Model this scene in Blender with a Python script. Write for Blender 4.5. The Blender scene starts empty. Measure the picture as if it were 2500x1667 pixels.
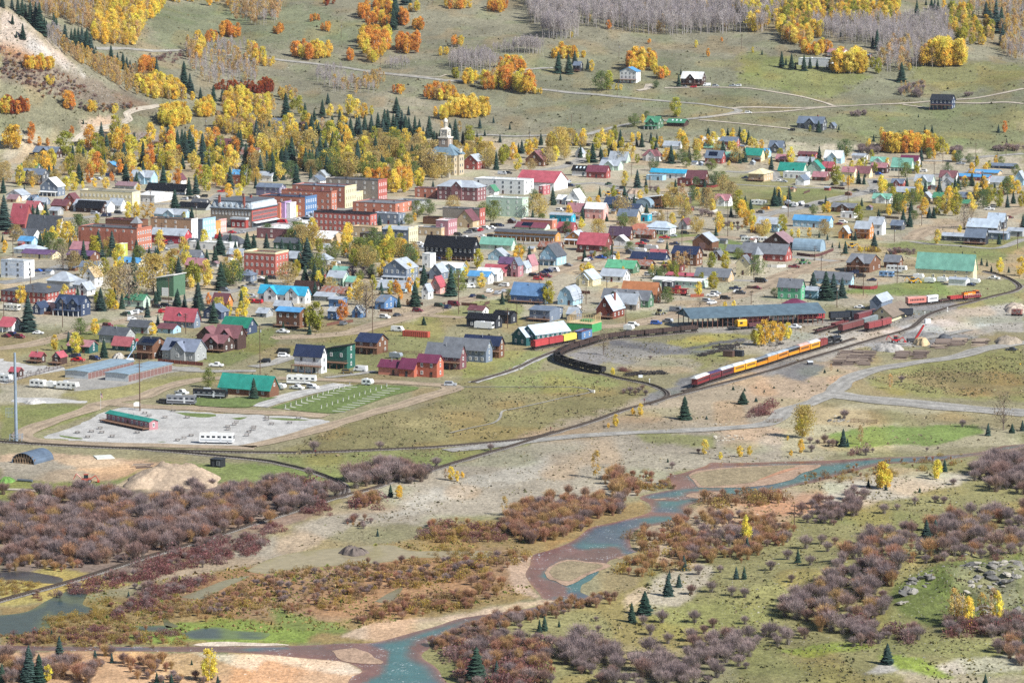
import bpy,math,random
import numpy as np
from mathutils import Vector,Matrix
random.seed(7);rng=np.random.default_rng(7)
# ------------------------------------------------------------------ camera, world, sun, exposure
sc=bpy.context.scene
COL=sc.collection
CAM_H,FOC,PITCH=205.0,8790.0,math.radians(7.82)     # metres above the valley floor, focal length in photo pixels
cam=bpy.data.cameras.new('camera');camo=bpy.data.objects.new('camera',cam);COL.objects.link(camo)
camo.location=(0,0,CAM_H);camo.rotation_euler=(math.pi/2-PITCH,0,0)
cam.sensor_width=36.0;cam.lens=FOC/2500*36.0;cam.clip_start=1.0;cam.clip_end=12000.0
sc.camera=camo
SUN_EL,SUN_AZ=40.0,math.atan2(0.80,-0.60)  # azimuth from +Y towards +X: the sun stands right of and behind the viewer
world=bpy.data.worlds.new('World');sc.world=world;world.use_nodes=True
wn=world.node_tree.nodes;wl=world.node_tree.links
sky=wn.new('ShaderNodeTexSky');sky.sky_type='NISHITA';sky.sun_disc=False
sky.sun_elevation=math.radians(SUN_EL);sky.sun_rotation=SUN_AZ;sky.altitude=2800
wn['Background'].inputs[1].default_value=0.085
wl.new(sky.outputs[0],wn['Background'].inputs[0])
sun=bpy.data.lights.new('sun','SUN');sun.energy=4.9;sun.angle=math.radians(0.5);sun.color=(1.0,0.98,0.945)
suno=bpy.data.objects.new('sun',sun);COL.objects.link(suno)
_e=math.radians(SUN_EL)
suno.rotation_euler=Vector((0.80*math.cos(_e),-0.60*math.cos(_e),math.sin(_e))).to_track_quat('Z','Y').to_euler()
suno.location=(200,900,600)
sc.view_settings.view_transform='Standard';sc.view_settings.look='None'
sc.view_settings.exposure=0.6;sc.view_settings.gamma=1.0;sc.view_settings.use_curve_mapping=False
sc.render.engine='CYCLES';sc.cycles.use_denoising=False;sc.cycles.max_bounces=5
sc.cycles.diffuse_bounces=2;sc.cycles.volume_bounces=0;sc.cycles.transparent_max_bounces=8;sc.cycles.use_adaptive_sampling=False

# ------------------------------------------------------------------ terrain shape
def vnoise(x,y,seed=0):
 x=np.asarray(x,float);y=np.asarray(y,float)
 xi=np.floor(x).astype(np.int64);yi=np.floor(y).astype(np.int64);fx=x-xi;fy=y-yi
 fx=fx*fx*(3-2*fx);fy=fy*fy*(3-2*fy)
 def h(a,b):
  n=(a*374761393 +b*668265263 +seed*974634777) & 0x7fffffff
  n=((n ^ (n >> 13))*1274126177) & 0x7fffffff
  return ((n ^ (n >> 16)) & 0xffff)/65535.0
 return (h(xi,yi)*(1-fx)+h(xi+1,yi)*fx)*(1-fy)+(h(xi,yi+1)*(1-fx)+h(xi+1,yi+1)*fx)*fy
def sstep(a,b,x):
 t=np.clip((x-a)/(b-a),0,1);return t*t*(3-2*t)
_d=np.linspace(-400,3000,1701)
_p=np.interp(_d,[-400,10,90,190,340,450,750,1000,1400,3000],[0,0,6,18,34,45,79,145,340,1250])
_k=np.exp(-np.linspace(-2.2,2.2,31)**2);_k /= _k.sum()
_p=np.convolve(np.pad(_p,15,mode='edge'),_k,'valid')
def H(x,y):
 x=np.asarray(x,float);y=np.asarray(y,float)
 sh=np.broadcast(x,y).shape;x=np.broadcast_to(x,sh).reshape(-1);y=np.broadcast_to(y,sh).reshape(-1)
 z=np.interp(y-2300,_d,_p);k=np.where(y > 2330)[0]
 if len(k):
  X,Y=x[k],y[k];w=sstep(2330,2550,Y);q=z[k]+w*((vnoise(X/140,Y/200,3)-.5)*11 +(vnoise(X/60,Y/90,4)-.5)*4 +(vnoise(X/22,Y/34,5)-.5)*1.4)
  sp=np.interp(X,[-900,-600,-420,-355,-327,-313,-294,-270,-250,-225],[330,190,104,76,60,45,28,13,6,0])
  z[k]=q +sp*sstep(2345,2500,Y)*(1-.55*sstep(2500,2640,Y))*(1+.10*(vnoise(X/18,Y/26,8)-.5))
 k=np.where((y < 1130) & (y > 820) & (x > -20))[0]
 if len(k):  # rocky knoll in the near right corner
  X,Y=x[k],y[k];kx=(X-130)/46;ky=(Y-985)/42
  z[k] += 9*np.exp(-(kx*kx+ky*ky))*(1+.35*(vnoise(X/6,Y/9,9)-.5))+sstep(1010,960,Y)*sstep(40,75,X)*(vnoise(X/22,Y/30,11)-.4)*1.6
 return z.reshape(sh)
T={}
for i,t in enumerate('0123'):
 T['a'+t]=(625*i,0,3.76);T['b'+t]=(625*i,400,3.76);T['c'+t]=(625*i,800,3.76)
for i in range(3): T['d%d' % i]=(833*i,1117,2.82)
T['o']=(0,0,.9408);T['s']=(0,0,1.0)
def px(t,x,y):
 a=T[t];return a[0]+x/a[2],a[1]+y/a[2]
_t=np.concatenate([np.arange(600,3400,11.0),np.arange(3400,5200,60.0)])
_sp,_cp=math.sin(PITCH),math.cos(PITCH)
def ray(pxs,pys):
 dx=(np.asarray(pxs,float)-1250)/FOC;dy=-(np.asarray(pys,float)-833.5)/FOC
 return dx,_cp+dy*_sp,-_sp+dy*_cp
def ground_many(pxs,pys):
 """photo pixel -> the point of the terrain it shows"""
 dx,dy,dz=ray(pxs,pys)
 out=np.zeros((len(dx),3))
 for a in range(0,len(dx),2000):
  X,Y,Z=dx[a:a+2000,None],dy[a:a+2000,None],dz[a:a+2000,None]
  g=CAM_H+Z*_t - H(X*_t,Y*_t)
  i=np.argmax(g < 0,axis=1);i=np.where(i == 0,len(_t)-1,i);r=np.arange(len(i))
  g0,g1=g[r,i-1],g[r,i];f=g0/(g0-g1+1e-9);tt=_t[i-1]+f*(_t[i]-_t[i-1])
  out[a:a+2000,0]=X[:,0]*tt;out[a:a+2000,1]=Y[:,0]*tt
 out[:,2]=H(out[:,0],out[:,1]);return out
def ground(t,x,y):
 p=px(t,x,y);return Vector(ground_many([p[0]],[p[1]])[0])
def scale_at(p): return FOC/(p[1]*_cp-(p[2]-CAM_H)*_sp)     # photo pixels per metre there
def to_px(P):
 P=np.asarray(P,float);x,y,z=P[...,0],P[...,1],P[...,2]-CAM_H
 d=y*_cp-z*_sp;return 1250+FOC*x/d,833.5-FOC*(y*_sp+z*_cp)/d
def lin(h):
 h=h.lstrip('#');return tuple(((int(h[i:i+2],16)/255+.055)/1.055)**2.4 if int(h[i:i+2],16) > 10 else int(h[i:i+2],16)/255/12.92 for i in (0,2,4))

# ------------------------------------------------------------------ materials
MATS={}
def nodes(name):
 m=bpy.data.materials.new(name);m.use_nodes=True
 n=m.node_tree.nodes;return m,n,m.node_tree.links,n['Principled BSDF']
def noise(n,l,scale,detail=3,rough=.6,coord='Object',vec=None):
 t=n.new('ShaderNodeTexNoise');t.inputs['Scale'].default_value=scale;t.inputs['Detail'].default_value=detail;t.inputs['Roughness'].default_value=rough
 if vec is None:
  c=n.new('ShaderNodeTexCoord');vec=c.outputs[coord]
 l.new(vec,t.inputs['Vector']);return t.outputs['Fac']
def remap(n,l,v,a,b,lo=.25,hi=.75):
 r=n.new('ShaderNodeMapRange');l.new(v,r.inputs[0])
 for i,q in enumerate((lo,hi,a,b)): r.inputs[i+1].default_value=q
 return r.outputs[0]
def mul(n,l,col,fac):
 m=n.new('ShaderNodeMix');m.data_type='RGBA';m.blend_type='MULTIPLY';m.inputs[0].default_value=1
 if isinstance(col,tuple): m.inputs[6].default_value=(*col,1)
 else: l.new(col,m.inputs[6])
 l.new(fac,m.inputs[7]);return m.outputs[2]
def mixc(n,l,fac,a,b):
 m=n.new('ShaderNodeMix');m.data_type='RGBA'
 if isinstance(fac,float): m.inputs[0].default_value=fac
 else: l.new(fac,m.inputs[0])
 for k,v in ((6,a),(7,b)):
  if isinstance(v,tuple): m.inputs[k].default_value=(*v,1)
  else: l.new(v,m.inputs[k])
 return m.outputs[2]
def mat(hexc,kind='wall'):
 key=(hexc,kind)
 if key in MATS: return MATS[key]
 m,n,l,b=nodes(kind+'_'+hexc);c=lin(hexc)
 if kind == 'wall':
  f=noise(n,l,.9,4);g=noise(n,l,7,2)
  l.new(mul(n,l,mul(n,l,c,remap(n,l,f,.82,1.12)),remap(n,l,g,.88,1.1)),b.inputs['Base Color']);b.inputs['Roughness'].default_value=.85
 elif kind == 'brick':
  f=noise(n,l,1.2,4);g=noise(n,l,9,2);k=noise(n,l,.25,2)
  col=mul(n,l,mul(n,l,c,remap(n,l,f,.7,1.2)),remap(n,l,g,.75,1.2))
  l.new(mixc(n,l,remap(n,l,k,0,.35),col,tuple(min(1,q*1.5+.03) for q in c)),b.inputs['Base Color']);b.inputs['Roughness'].default_value=.9
 elif kind == 'roof':
  f=noise(n,l,.5,4);g=noise(n,l,5,2)
  l.new(mul(n,l,mul(n,l,c,remap(n,l,f,.7,1.2)),remap(n,l,g,.8,1.15)),b.inputs['Base Color']);b.inputs['Roughness'].default_value=.6
  b.inputs['Specular IOR Level'].default_value=.35
 elif kind == 'metal':  # ribbed metal roofing
  co=n.new('ShaderNodeTexCoord');w=n.new('ShaderNodeTexWave');w.inputs['Scale'].default_value=.55;w.bands_direction='X'
  l.new(co.outputs['Object'],w.inputs['Vector']);f=noise(n,l,.35,4)
  l.new(mul(n,l,mul(n,l,c,remap(n,l,f,.68,1.2)),remap(n,l,w.outputs['Fac'],.9,1.06,0,1)),b.inputs['Base Color'])
  b.inputs['Roughness'].default_value=.42;b.inputs['Specular IOR Level'].default_value=.5
 elif kind == 'rust':
  f=noise(n,l,.8,5);cr=n.new('ShaderNodeValToRGB');l.new(f,cr.inputs[0])
  cr.color_ramp.elements[0].position=.38;cr.color_ramp.elements[0].color=(*lin('8c8782'),1)
  cr.color_ramp.elements[1].position=.58;cr.color_ramp.elements[1].color=(*c,1)
  l.new(cr.outputs[0],b.inputs['Base Color']);b.inputs['Roughness'].default_value=.7
 elif kind == 'glass':
  b.inputs['Base Color'].default_value=(*c,1);b.inputs['Roughness'].default_value=.12;b.inputs['Specular IOR Level'].default_value=.7
 elif kind == 'wood':
  co=n.new('ShaderNodeTexCoord');mp=n.new('ShaderNodeMapping');mp.inputs['Scale'].default_value=(.6,.6,5);l.new(co.outputs['Object'],mp.inputs[0])
  f=noise(n,l,1.0,4,vec=mp.outputs[0])
  l.new(mul(n,l,c,remap(n,l,f,.7,1.25)),b.inputs['Base Color']);b.inputs['Roughness'].default_value=.85
 elif kind == 'plain':
  f=noise(n,l,2.5,3)
  l.new(mul(n,l,c,remap(n,l,f,.88,1.1)),b.inputs['Base Color']);b.inputs['Roughness'].default_value=.6
 elif kind == 'paint':
  f=noise(n,l,1.5,2)
  l.new(mul(n,l,c,remap(n,l,f,.93,1.06)),b.inputs['Base Color']);b.inputs['Roughness'].default_value=.28;b.inputs['Coat Weight'].default_value=.4
 MATS[key]=m;return m
def tint_mat(name,rough=.35,coat=.5):  # colour comes from the object's own colour
 m,n,l,b=nodes(name);oi=n.new('ShaderNodeObjectInfo');f=noise(n,l,1.5,2)
 l.new(mul(n,l,oi.outputs['Color'],remap(n,l,f,.9,1.08)),b.inputs['Base Color'])
 b.inputs['Roughness'].default_value=rough;b.inputs['Coat Weight'].default_value=coat;return m
CARPAINT=tint_mat('car_paint')
def leaf_mat(name,trans=.35,lo=.72,hi=1.22):
 m,n,l,b=nodes(name);n.remove(b);out=n['Material Output']
 oi=n.new('ShaderNodeObjectInfo');at=n.new('ShaderNodeAttribute');at.attribute_name='tint'
 g=n.new('ShaderNodeNewGeometry');f=noise(n,l,.9,2,vec=g.outputs['Position'])
 col=mul(n,l,mul(n,l,oi.outputs['Color'],at.outputs['Color']),remap(n,l,f,lo,hi))
 d=n.new('ShaderNodeBsdfDiffuse');t=n.new('ShaderNodeBsdfTranslucent');x=n.new('ShaderNodeMixShader');x.inputs[0].default_value=trans
 l.new(col,d.inputs[0]);l.new(col,t.inputs[0]);l.new(d.outputs[0],x.inputs[1]);l.new(t.outputs[0],x.inputs[2]);l.new(x.outputs[0],out.inputs[0]);return m
LEAF=leaf_mat('leaf',.52);NEEDLE=leaf_mat('needle',.12);TWIG=leaf_mat('twig',.38);BARK=leaf_mat('bark',0)

HAZE_DENSITY=.000013
# ------------------------------------------------------------------ mesh builder and object helpers
class MB:
 def __init__(s): s.v=[];s.f=[];s.m=[]
 def poly(s,pts,m=0):
  a=len(s.v);s.v += [tuple(p) for p in pts];s.f.append(tuple(range(a,a+len(pts))));s.m.append(m);return s
 def hexa(s,p,m=0):  # 8 corners: bottom ring then top ring
  a=len(s.v);s.v += [tuple(q) for q in p]
  for f in ((3,2,1,0),(4,5,6,7),(0,1,5,4),(1,2,6,5),(2,3,7,6),(3,0,4,7)): s.f.append(tuple(a+i for i in f));s.m.append(m)
  return s
 def box(s,x0,x1,y0,y1,z0,z1,m=0):
  return s.hexa([(x0,y0,z0),(x1,y0,z0),(x1,y1,z0),(x0,y1,z0),(x0,y0,z1),(x1,y0,z1),(x1,y1,z1),(x0,y1,z1)],m)
 def frus(s,b,t,m=0):  # b=(x0,x1,y0,y1,z), t likewise
  return s.hexa([(b[0],b[2],b[4]),(b[1],b[2],b[4]),(b[1],b[3],b[4]),(b[0],b[3],b[4]),(t[0],t[2],t[4]),(t[1],t[2],t[4]),(t[1],t[3],t[4]),(t[0],t[3],t[4])],m)
 def prism(s,prof,a,b,ax='x',m=0):  # closed profile (u,z) pushed along ax from a to b
  n=len(prof);k=len(s.v)
  for e in (a,b): s.v += [((e,u,z) if ax == 'x' else (u,e,z)) for u,z in prof]
  for i in range(n): s.f.append((k+i,k+(i+1) % n,k+n+(i+1) % n,k+n+i));s.m.append(m)
  s.f.append(tuple(k+i for i in range(n))[::-1]);s.m.append(m);s.f.append(tuple(k+n+i for i in range(n)));s.m.append(m);return s
 def cyl(s,p,q,r0,r1=None,n=8,m=0,cap=True):
  r1=r0 if r1 is None else r1;p=Vector(p);q=Vector(q);d=(q-p).normalized()
  u=d.orthogonal().normalized();w=d.cross(u);k=len(s.v)
  for c,r in ((p,r0),(q,r1)):
   for i in range(n):
    a=2*math.pi*i/n;s.v.append(tuple(c+u*(r*math.cos(a))+w*(r*math.sin(a))))
  for i in range(n): s.f.append((k+i,k+(i+1) % n,k+n+(i+1) % n,k+n+i));s.m.append(m)
  if cap: s.f.append(tuple(k+i for i in range(n))[::-1]);s.m.append(m);s.f.append(tuple(k+n+i for i in range(n)));s.m.append(m)
  return s
 def mesh(s,name,mats):
  me=bpy.data.meshes.new(name);me.from_pydata(s.v,[],s.f)
  for x in (mats if isinstance(mats,(list,tuple)) else [mats]): me.materials.append(x)
  if any(s.m): me.polygons.foreach_set('material_index',s.m)
  me.update();return me
 def obj(s,name,mats,parent=None,loc=None,rz=0):
  return place(name,s.mesh(name,mats),parent,loc,rz)
def place(name,me,parent=None,loc=None,rz=0,scale=None,color=None):
 o=bpy.data.objects.new(name,me);COL.objects.link(o)
 if parent is not None: o.parent=parent
 if loc is not None: o.location=loc
 if rz: o.rotation_euler=(0,0,rz)
 if scale is not None: o.scale=(scale,)*3 if isinstance(scale,(int,float)) else scale
 if color is not None: o.color=(*color,1)
 return o
REG=[]  # every thing: (object, label stem, auto?, photo px)
LANDMARKS=[]
def empty(name,loc,rz=0):
 o=bpy.data.objects.new(name,None);o.empty_display_size=.5;COL.objects.link(o);o.location=loc;o.rotation_euler=(0,0,rz);return o
def tag(o,label,cat,group=None,auto=False,at=None):
 o['label']=label;o['category']=cat
 if group: o['group']=group
 p=at if at is not None else o.location
 u,v=to_px(np.array(p));REG.append((o,label,auto,float(u),float(v)));return o
def struct(o,kind='structure'): o['kind']=kind;return o
def landmark(name,p): u,v=to_px(np.array(p));LANDMARKS.append((name,float(u),float(v)))
# ------------------------------------------------------------------ the ground: one sheet, coloured by what grows or lies on it
def inpoly(px_,py_,poly):
 r=np.zeros(px_.shape,bool);n=len(poly);j=n-1
 for i in range(n):
  xi,yi=poly[i];xj,yj=poly[j]
  if yi != yj:
   c=((yi > py_) != (yj > py_)) & (px_ < (xj-xi)*(py_-yi)/(yj-yi)+xi);r ^= c
  j=i
 return r
def PL(s):
 """'o 1,2 3,4 b0 5,6' -> list of photo pixels; a tile name switches the tile"""
 t='o';out=[]
 for w in s.split():
  if ',' in w: a,b=w.split(',');out.append(px(t,float(a),float(b)))
  else: t=w
 return out
GRASS,OLIVE,DRY,GRAVEL,TAN,DIRT=(.15,.165,.06),(.185,.165,.075),(.27,.22,.11),(.275,.242,.185),(.285,.235,.165),(.37,.27,.18)
ZONES=[  # (polygon, colour, ragged edge in photo px)
 ('0,330 2352,330 2352,0 0,0',(.185,.175,.12),5),('0,300 2352,340 2352,620 2100,700 0,760',(.32,.285,.21),8),
 ('1000,100 1800,140 2352,160 2352,330 1700,330 1250,280 1000,200',(.165,.165,.105),14),('300,10 700,10 1000,110 660,100 380,110',(.15,.16,.095),12),
 ('1850,260 2352,230 2352,350 2000,340',(.16,.17,.085),14),('1640,230 2000,250 1800,300 1500,290 1340,300',(.175,.165,.095),10),
 ('1700,120 1900,140 2000,180 1900,230 1700,190',(.17,.18,.07),10),('2100,140 2352,150 2352,200 2200,215 2080,180',(.17,.17,.075),10),
 ('0,110 60,125 210,180 330,230 370,262 300,270 200,250 100,200 0,190',(.165,.135,.10),9),('0,190 120,215 280,255 330,250 180,300 0,300',(.165,.158,.10),8),
 ('0,15 35,35 70,70 125,110 170,145 205,172 190,175 140,150 95,130 55,112 0,100',(.35,.325,.295),8),('0,100 60,112 100,130 60,140 0,130',(.27,.17,.10),6),
 ('185,275 280,268 296,290 230,305 190,300',(.33,.26,.19),4),('230,330 340,300 430,330 330,360 240,350',(.23,.19,.17),5),
 ('830,205 940,215 1010,250 1050,300 940,300',(.22,.20,.14),7),
 # town lawns and lots
 ('1430,470 1700,420 1990,440 1900,470 1700,480',(.175,.18,.075),5),('1880,455 2090,470 2000,500 1890,490',(.19,.18,.08),4),('1440,530 1660,540 1750,580 1700,600 1600,560',(.15,.185,.07),5),
 ('1430,445 1560,430 1720,460 1760,440 1900,400 1780,390 1500,440',(.2,.19,.09),5),('2010,560 2352,540 2352,620 2200,600 2020,580',(.18,.19,.075),5),('1880,480 2080,590 2300,600 2352,560 2352,640 1950,610',(.30,.24,.14),7),
 ('100,780 240,730 330,770 230,810 120,800',GRASS,4),('330,800 520,760 640,750 640,790 520,840 400,820',GRASS,5),('640,800 900,750 1010,790 880,860 700,850',(.19,.19,.08),5),
 ('860,760 1100,690 1200,680 1200,740 1000,800',(.21,.21,.09),6),('1010,730 1170,720 1170,800 1020,790',(.23,.21,.12),4),('1060,800 1280,810 1230,850 1060,880',(.19,.2,.08),5),
 ('2000,740 2200,650 2352,640 2352,720 2100,720',(.21,.21,.10),5),('1900,670 2190,680 2160,640 2050,650',(.17,.2,.07),4),
 # fields and flats beyond the railway
 ('630,1040 830,960 1000,925 1060,870 1200,850 1450,855 1520,890 1400,955 1250,1000 1000,1035',OLIVE,9),('900,950 1200,900 1340,900 1100,970 900,990',(.22,.19,.09),14),('1100,870 1300,850 1450,880 1300,905 1150,900',(.19,.2,.075),9),
 ('620,1045 1130,1025 1300,990 1180,1040 1000,1070 800,1120 700,1080',(.19,.2,.075),8),
 ('870,1110 1050,1060 1300,1000 1500,930 1560,890 1900,830 2000,850 1800,960 1780,1000 1900,1050 1700,1062 1560,1085 1500,1130 1300,1160 1000,1200 800,1210 640,1290 560,1300 250,1360 650,1230 800,1150',GRAVEL,8),
 ('1150,1010 1500,910 1900,830 1960,850 1700,970 1400,985 1300,1020',TAN,12),('1700,890 1900,835 1990,850 1930,900 1780,960 1720,930',(.34,.26,.18),9),('1450,985 1640,1000 1640,1030 1480,1015',(.2,.2,.09),6),
 ('1600,985 1800,965 1880,980 1860,1030 1700,1010',(.33,.27,.2),7),('1250,1140 1480,1040 1700,1040 1560,1085',(.29,.26,.195),9),('850,1200 1000,1120 1250,1050 1300,1060 1100,1130',(.33,.305,.25),12),
 ('1990,870 2080,840 2352,795 2352,925 2150,915 2010,895',(.2,.195,.075),7),('2000,860 2352,850 2352,900 2200,910',(.22,.175,.08),14),
 ('1780,940 2000,925 2352,940 2352,1020 1800,1050',(.31,.28,.18),8),('2000,940 2352,950 2352,985 2000,970',(.23,.2,.11),9),
 ('1890,1000 2000,978 2240,975 2262,990 2150,1020 1950,1028',(.155,.21,.06),5),
 # rail yard
 ('1370,770 1900,740 2050,720 2000,790 1700,830 1560,850 1400,860',(.215,.20,.115),8),('1330,800 1450,780 1560,800 1480,835 1360,830',(.20,.19,.17),7),
 ('1440,790 1700,765 1860,770 1760,810 1560,812',(.17,.165,.155),4),('1520,783 1620,768 1770,768 1720,790 1580,803',(.27,.25,.08),5),('1500,840 1660,800 1720,820 1560,860',(.2,.19,.08),8),
 ('1540,880 1600,860 1700,840 1690,850 1590,895',(.14,.14,.14),4),('1700,850 1850,800 1900,812 1760,870',(.2,.195,.185),7),('1780,860 1830,835 1900,840 1850,880',(.16,.155,.15),5),('1500,930 1560,905 1580,880 1500,900 1470,920',(.16,.155,.15),4),
 ('1640,800 2000,720 2352,700 2352,760 2200,770 2000,790 1900,830 1800,830',(.31,.29,.25),6),('2020,760 2150,735 2300,742 2200,760 2050,785',(.46,.45,.43),5),('1950,790 2100,760 2250,770 2200,790 2000,800',(.24,.235,.225),5),
 ('1500,720 1560,700 1900,735 1900,760 1560,765',(.27,.25,.215),4),('1890,740 2110,690 2200,690 2200,710 2080,735',(.2,.195,.19),4),
 ('c2 850,95 1000,120 1250,190 1500,215 1700,165 1950,110 2150,90 2150,130 1900,150 1720,185 1500,240 1330,240 1050,185 900,150',(.12,.117,.12),3),('c2 500,250 640,215 850,215 930,260 760,360 600,330',(.2,.19,.18),5),('c2 900,380 1000,330 1300,280 1700,300 1700,400 1450,440 1250,400',(.25,.225,.16),8),
 # campground and the lots left of it
 ('0,930 130,925 228,935 210,955 90,990 0,1010',(.18,.185,.07),4),('140,905 470,855 540,858 330,905 200,925',(.23,.21,.09),4),('0,880 150,890 140,915 0,925',(.33,.3,.22),4),
 ('0,1040 100,1040 330,1055 400,1070 330,1095 200,1112 0,1095',DIRT,5),('0,1060 110,1052 230,1095 130,1130 0,1110',GRAVEL,5),('110,1050 260,1055 330,1080 230,1095',(.42,.31,.2),4),
 ('0,1095 120,1110 250,1105 330,1080 400,1065 520,1060 700,1075 760,1100 700,1130 500,1120 480,1090 380,1060 280,1130 120,1150 0,1190',(.175,.205,.07),5),('230,1130 330,1080 420,1075 500,1110 480,1150 300,1150',(.42,.33,.225),4),
 # wetland, bars and the near meadow
 ('0,1180 200,1140 500,1110 760,1130 760,1170 560,1250 300,1310 0,1350',(.2,.155,.125),9),('0,1340 120,1300 250,1330 300,1340 120,1380 0,1390',(.3,.25,.085),6),
 ('0,1392 300,1372 600,1292 900,1250 1100,1200 1480,1150 1500,1180 1220,1280 1240,1370 1000,1420 860,1480 0,1485',(.235,.17,.075),8),('360,1350 620,1300 900,1290 1180,1260 1220,1350 900,1420 500,1420',(.25,.165,.095),12),
 ('250,1470 500,1420 760,1440 700,1480',(.17,.22,.05),8),('620,1390 760,1430 820,1460 640,1440',(.16,.19,.055),8),('640,1290 800,1260 900,1268 700,1300',(.24,.23,.09),5),
 ('770,1460 880,1425 1010,1420 1180,1385 1270,1375 1290,1380 1050,1430 880,1476',(.42,.32,.225),4),('1160,1290 1225,1270 1220,1350 1250,1375 1180,1360',(.38,.28,.2),4),
 ('0,1495 600,1498 780,1510 840,1545 830,1600 0,1600',(.42,.27,.155),6),('430,1497 700,1503 790,1515 835,1545 830,1570 700,1562 560,1535',(.55,.46,.35),5),('600,1515 830,1550 830,1580 560,1575',(.47,.31,.19),7),
 ('980,1600 1000,1550 960,1500 1100,1440 1330,1395 1440,1360 1500,1300 1470,1250 1560,1220 1580,1180 1700,1130 2100,1070 2352,1040 2352,1600',(.21,.195,.085),6),
 ('1500,1180 1640,1150 1960,1090 2100,1075 2200,1080 1900,1170 1700,1230 1500,1300 1470,1260',(.31,.245,.165),10),('1900,1110 2060,1090 2250,1080 2200,1110 2000,1160 1850,1180',(.36,.325,.255),7),('1700,1150 1900,1130 1900,1170 1750,1190',(.35,.22,.14),9),
 ('1440,1370 1560,1290 1640,1300 1600,1370 1450,1420',(.34,.3,.22),8),('2040,1540 2352,1550 2352,1600 2150,1600',(.3,.26,.17),8),('2200,1510 2352,1500 2352,1540 2050,1550',(.36,.32,.25),7),('1350,1480 1660,1500 1700,1568 1450,1600',(.235,.22,.12),12),
 ('1980,1550 2060,1505 2100,1510 2050,1545',(.36,.34,.3),5),('1560,1400 1800,1330 2000,1280 2100,1240 1900,1330 1650,1440',(.23,.22,.085),12),('1780,1490 1960,1470 2010,1480 1850,1510',(.2,.24,.05),6),('2010,1500 2110,1510 2200,1560 2060,1540',(.2,.25,.05),6),
 ('2020,1370 2140,1300 2352,1270 2352,1460 2150,1440',(.125,.15,.045),9),('2180,1310 2352,1280 2352,1400 2240,1380',(.19,.19,.11),14),('1450,1400 1600,1380 1900,1400 1700,1450 1500,1470',(.21,.21,.075),14),
]
ang=np.radians(np.concatenate([np.arange(-26,-9,.5),np.arange(-9,9.001,.042),np.arange(9.5,26.1,.5)]))
dis=np.concatenate([np.linspace(250,800,24)[:-1],800*np.exp(np.linspace(0,math.log(3350/800),500)),np.linspace(3400,4600,22)])
A,D=np.meshgrid(ang,dis);X=np.sin(A)*D;Y=np.cos(A)*D;Z=H(X,Y)
NR,NC=X.shape
def grid_mesh(name,X,Y,Z):
 nr,nc=X.shape;me=bpy.data.meshes.new(name);nv=nr*nc;me.vertices.add(nv)
 me.vertices.foreach_set('co',np.stack([X,Y,Z],-1).reshape(-1).astype(np.float32))
 i=(np.arange(nr-1)[:,None]*nc+np.arange(nc-1)[None,:]).reshape(-1)
 q=np.stack([i,i+1,i+nc+1,i+nc],-1);nq=len(q)
 me.loops.add(nq*4);me.polygons.add(nq);me.loops.foreach_set('vertex_index',q.reshape(-1).astype(np.int32))
 me.polygons.foreach_set('loop_start',np.arange(0,nq*4,4,dtype=np.int32));me.polygons.foreach_set('use_smooth',np.ones(nq,bool))
 me.update(calc_edges=True);return me
def set_tint(me,c):
 a=me.color_attributes.new('tint','FLOAT_COLOR','POINT');c=np.asarray(c,np.float32)
 if c.shape[1] == 3: c=np.concatenate([c,np.ones((len(c),1),np.float32)],1)
 a.data.foreach_set('color',c.reshape(-1))
gm=grid_mesh('valley_ground',X,Y,Z)
PX,PY=to_px(np.stack([X,Y,Z],-1));PX=PX.reshape(-1);PY=PY.reshape(-1)
gc=np.tile(np.array((.21,.19,.11)),(NR*NC,1))
fx,fy=X.reshape(-1),Y.reshape(-1)
jx=(vnoise(fx/9,fy/14,21)-.5)*2+(vnoise(fx/3,fy/5,22)-.5)*1.4;jy=(vnoise(fx/9,fy/14,23)-.5)*2+(vnoise(fx/3,fy/5,24)-.5)*1.4
for s,c,e in ZONES:
 P=PL(s);xs=[p[0] for p in P];ys=[p[1] for p in P];m=3*e+4
 k=np.where((PX > min(xs)-m) & (PX < max(xs)+m) & (PY > min(ys)-m) & (PY < max(ys)+m))[0]
 if not len(k): continue
 w=np.zeros(len(k))
 for q in range(4):  # four jittered looks give a soft, ragged edge
  w += inpoly(PX[k]+jx[k]*e*1.5+(q % 2-.5)*e*1.2,PY[k]+jy[k]*e*.8+(q//2-.5)*e*.6,P)
 w=(w/4)[:,None];gc[k]=gc[k]*(1-w)+np.array(c)*w
big=(vnoise(fx/30,fy/60,31)-.5)*.30+(vnoise(fx/11,fy/22,32)-.5)*.30
gc=np.clip(gc*np.array((1.08,1.06,1.04))*(1+big)[:,None],.01,.8)
pat=sstep(.60,.80,vnoise(fx/16,fy/30,33))[:,None]*.5   # drier and greener patches
gc=gc*(1-pat)+pat*gc*np.array((1.25,1.0,.78))
pat=sstep(.62,.85,vnoise(fx/20,fy/26,34))[:,None]*.5
gc=gc*(1-pat)+pat*gc*np.array((.86,1.0,.78))
set_tint(gm,gc)
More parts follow.
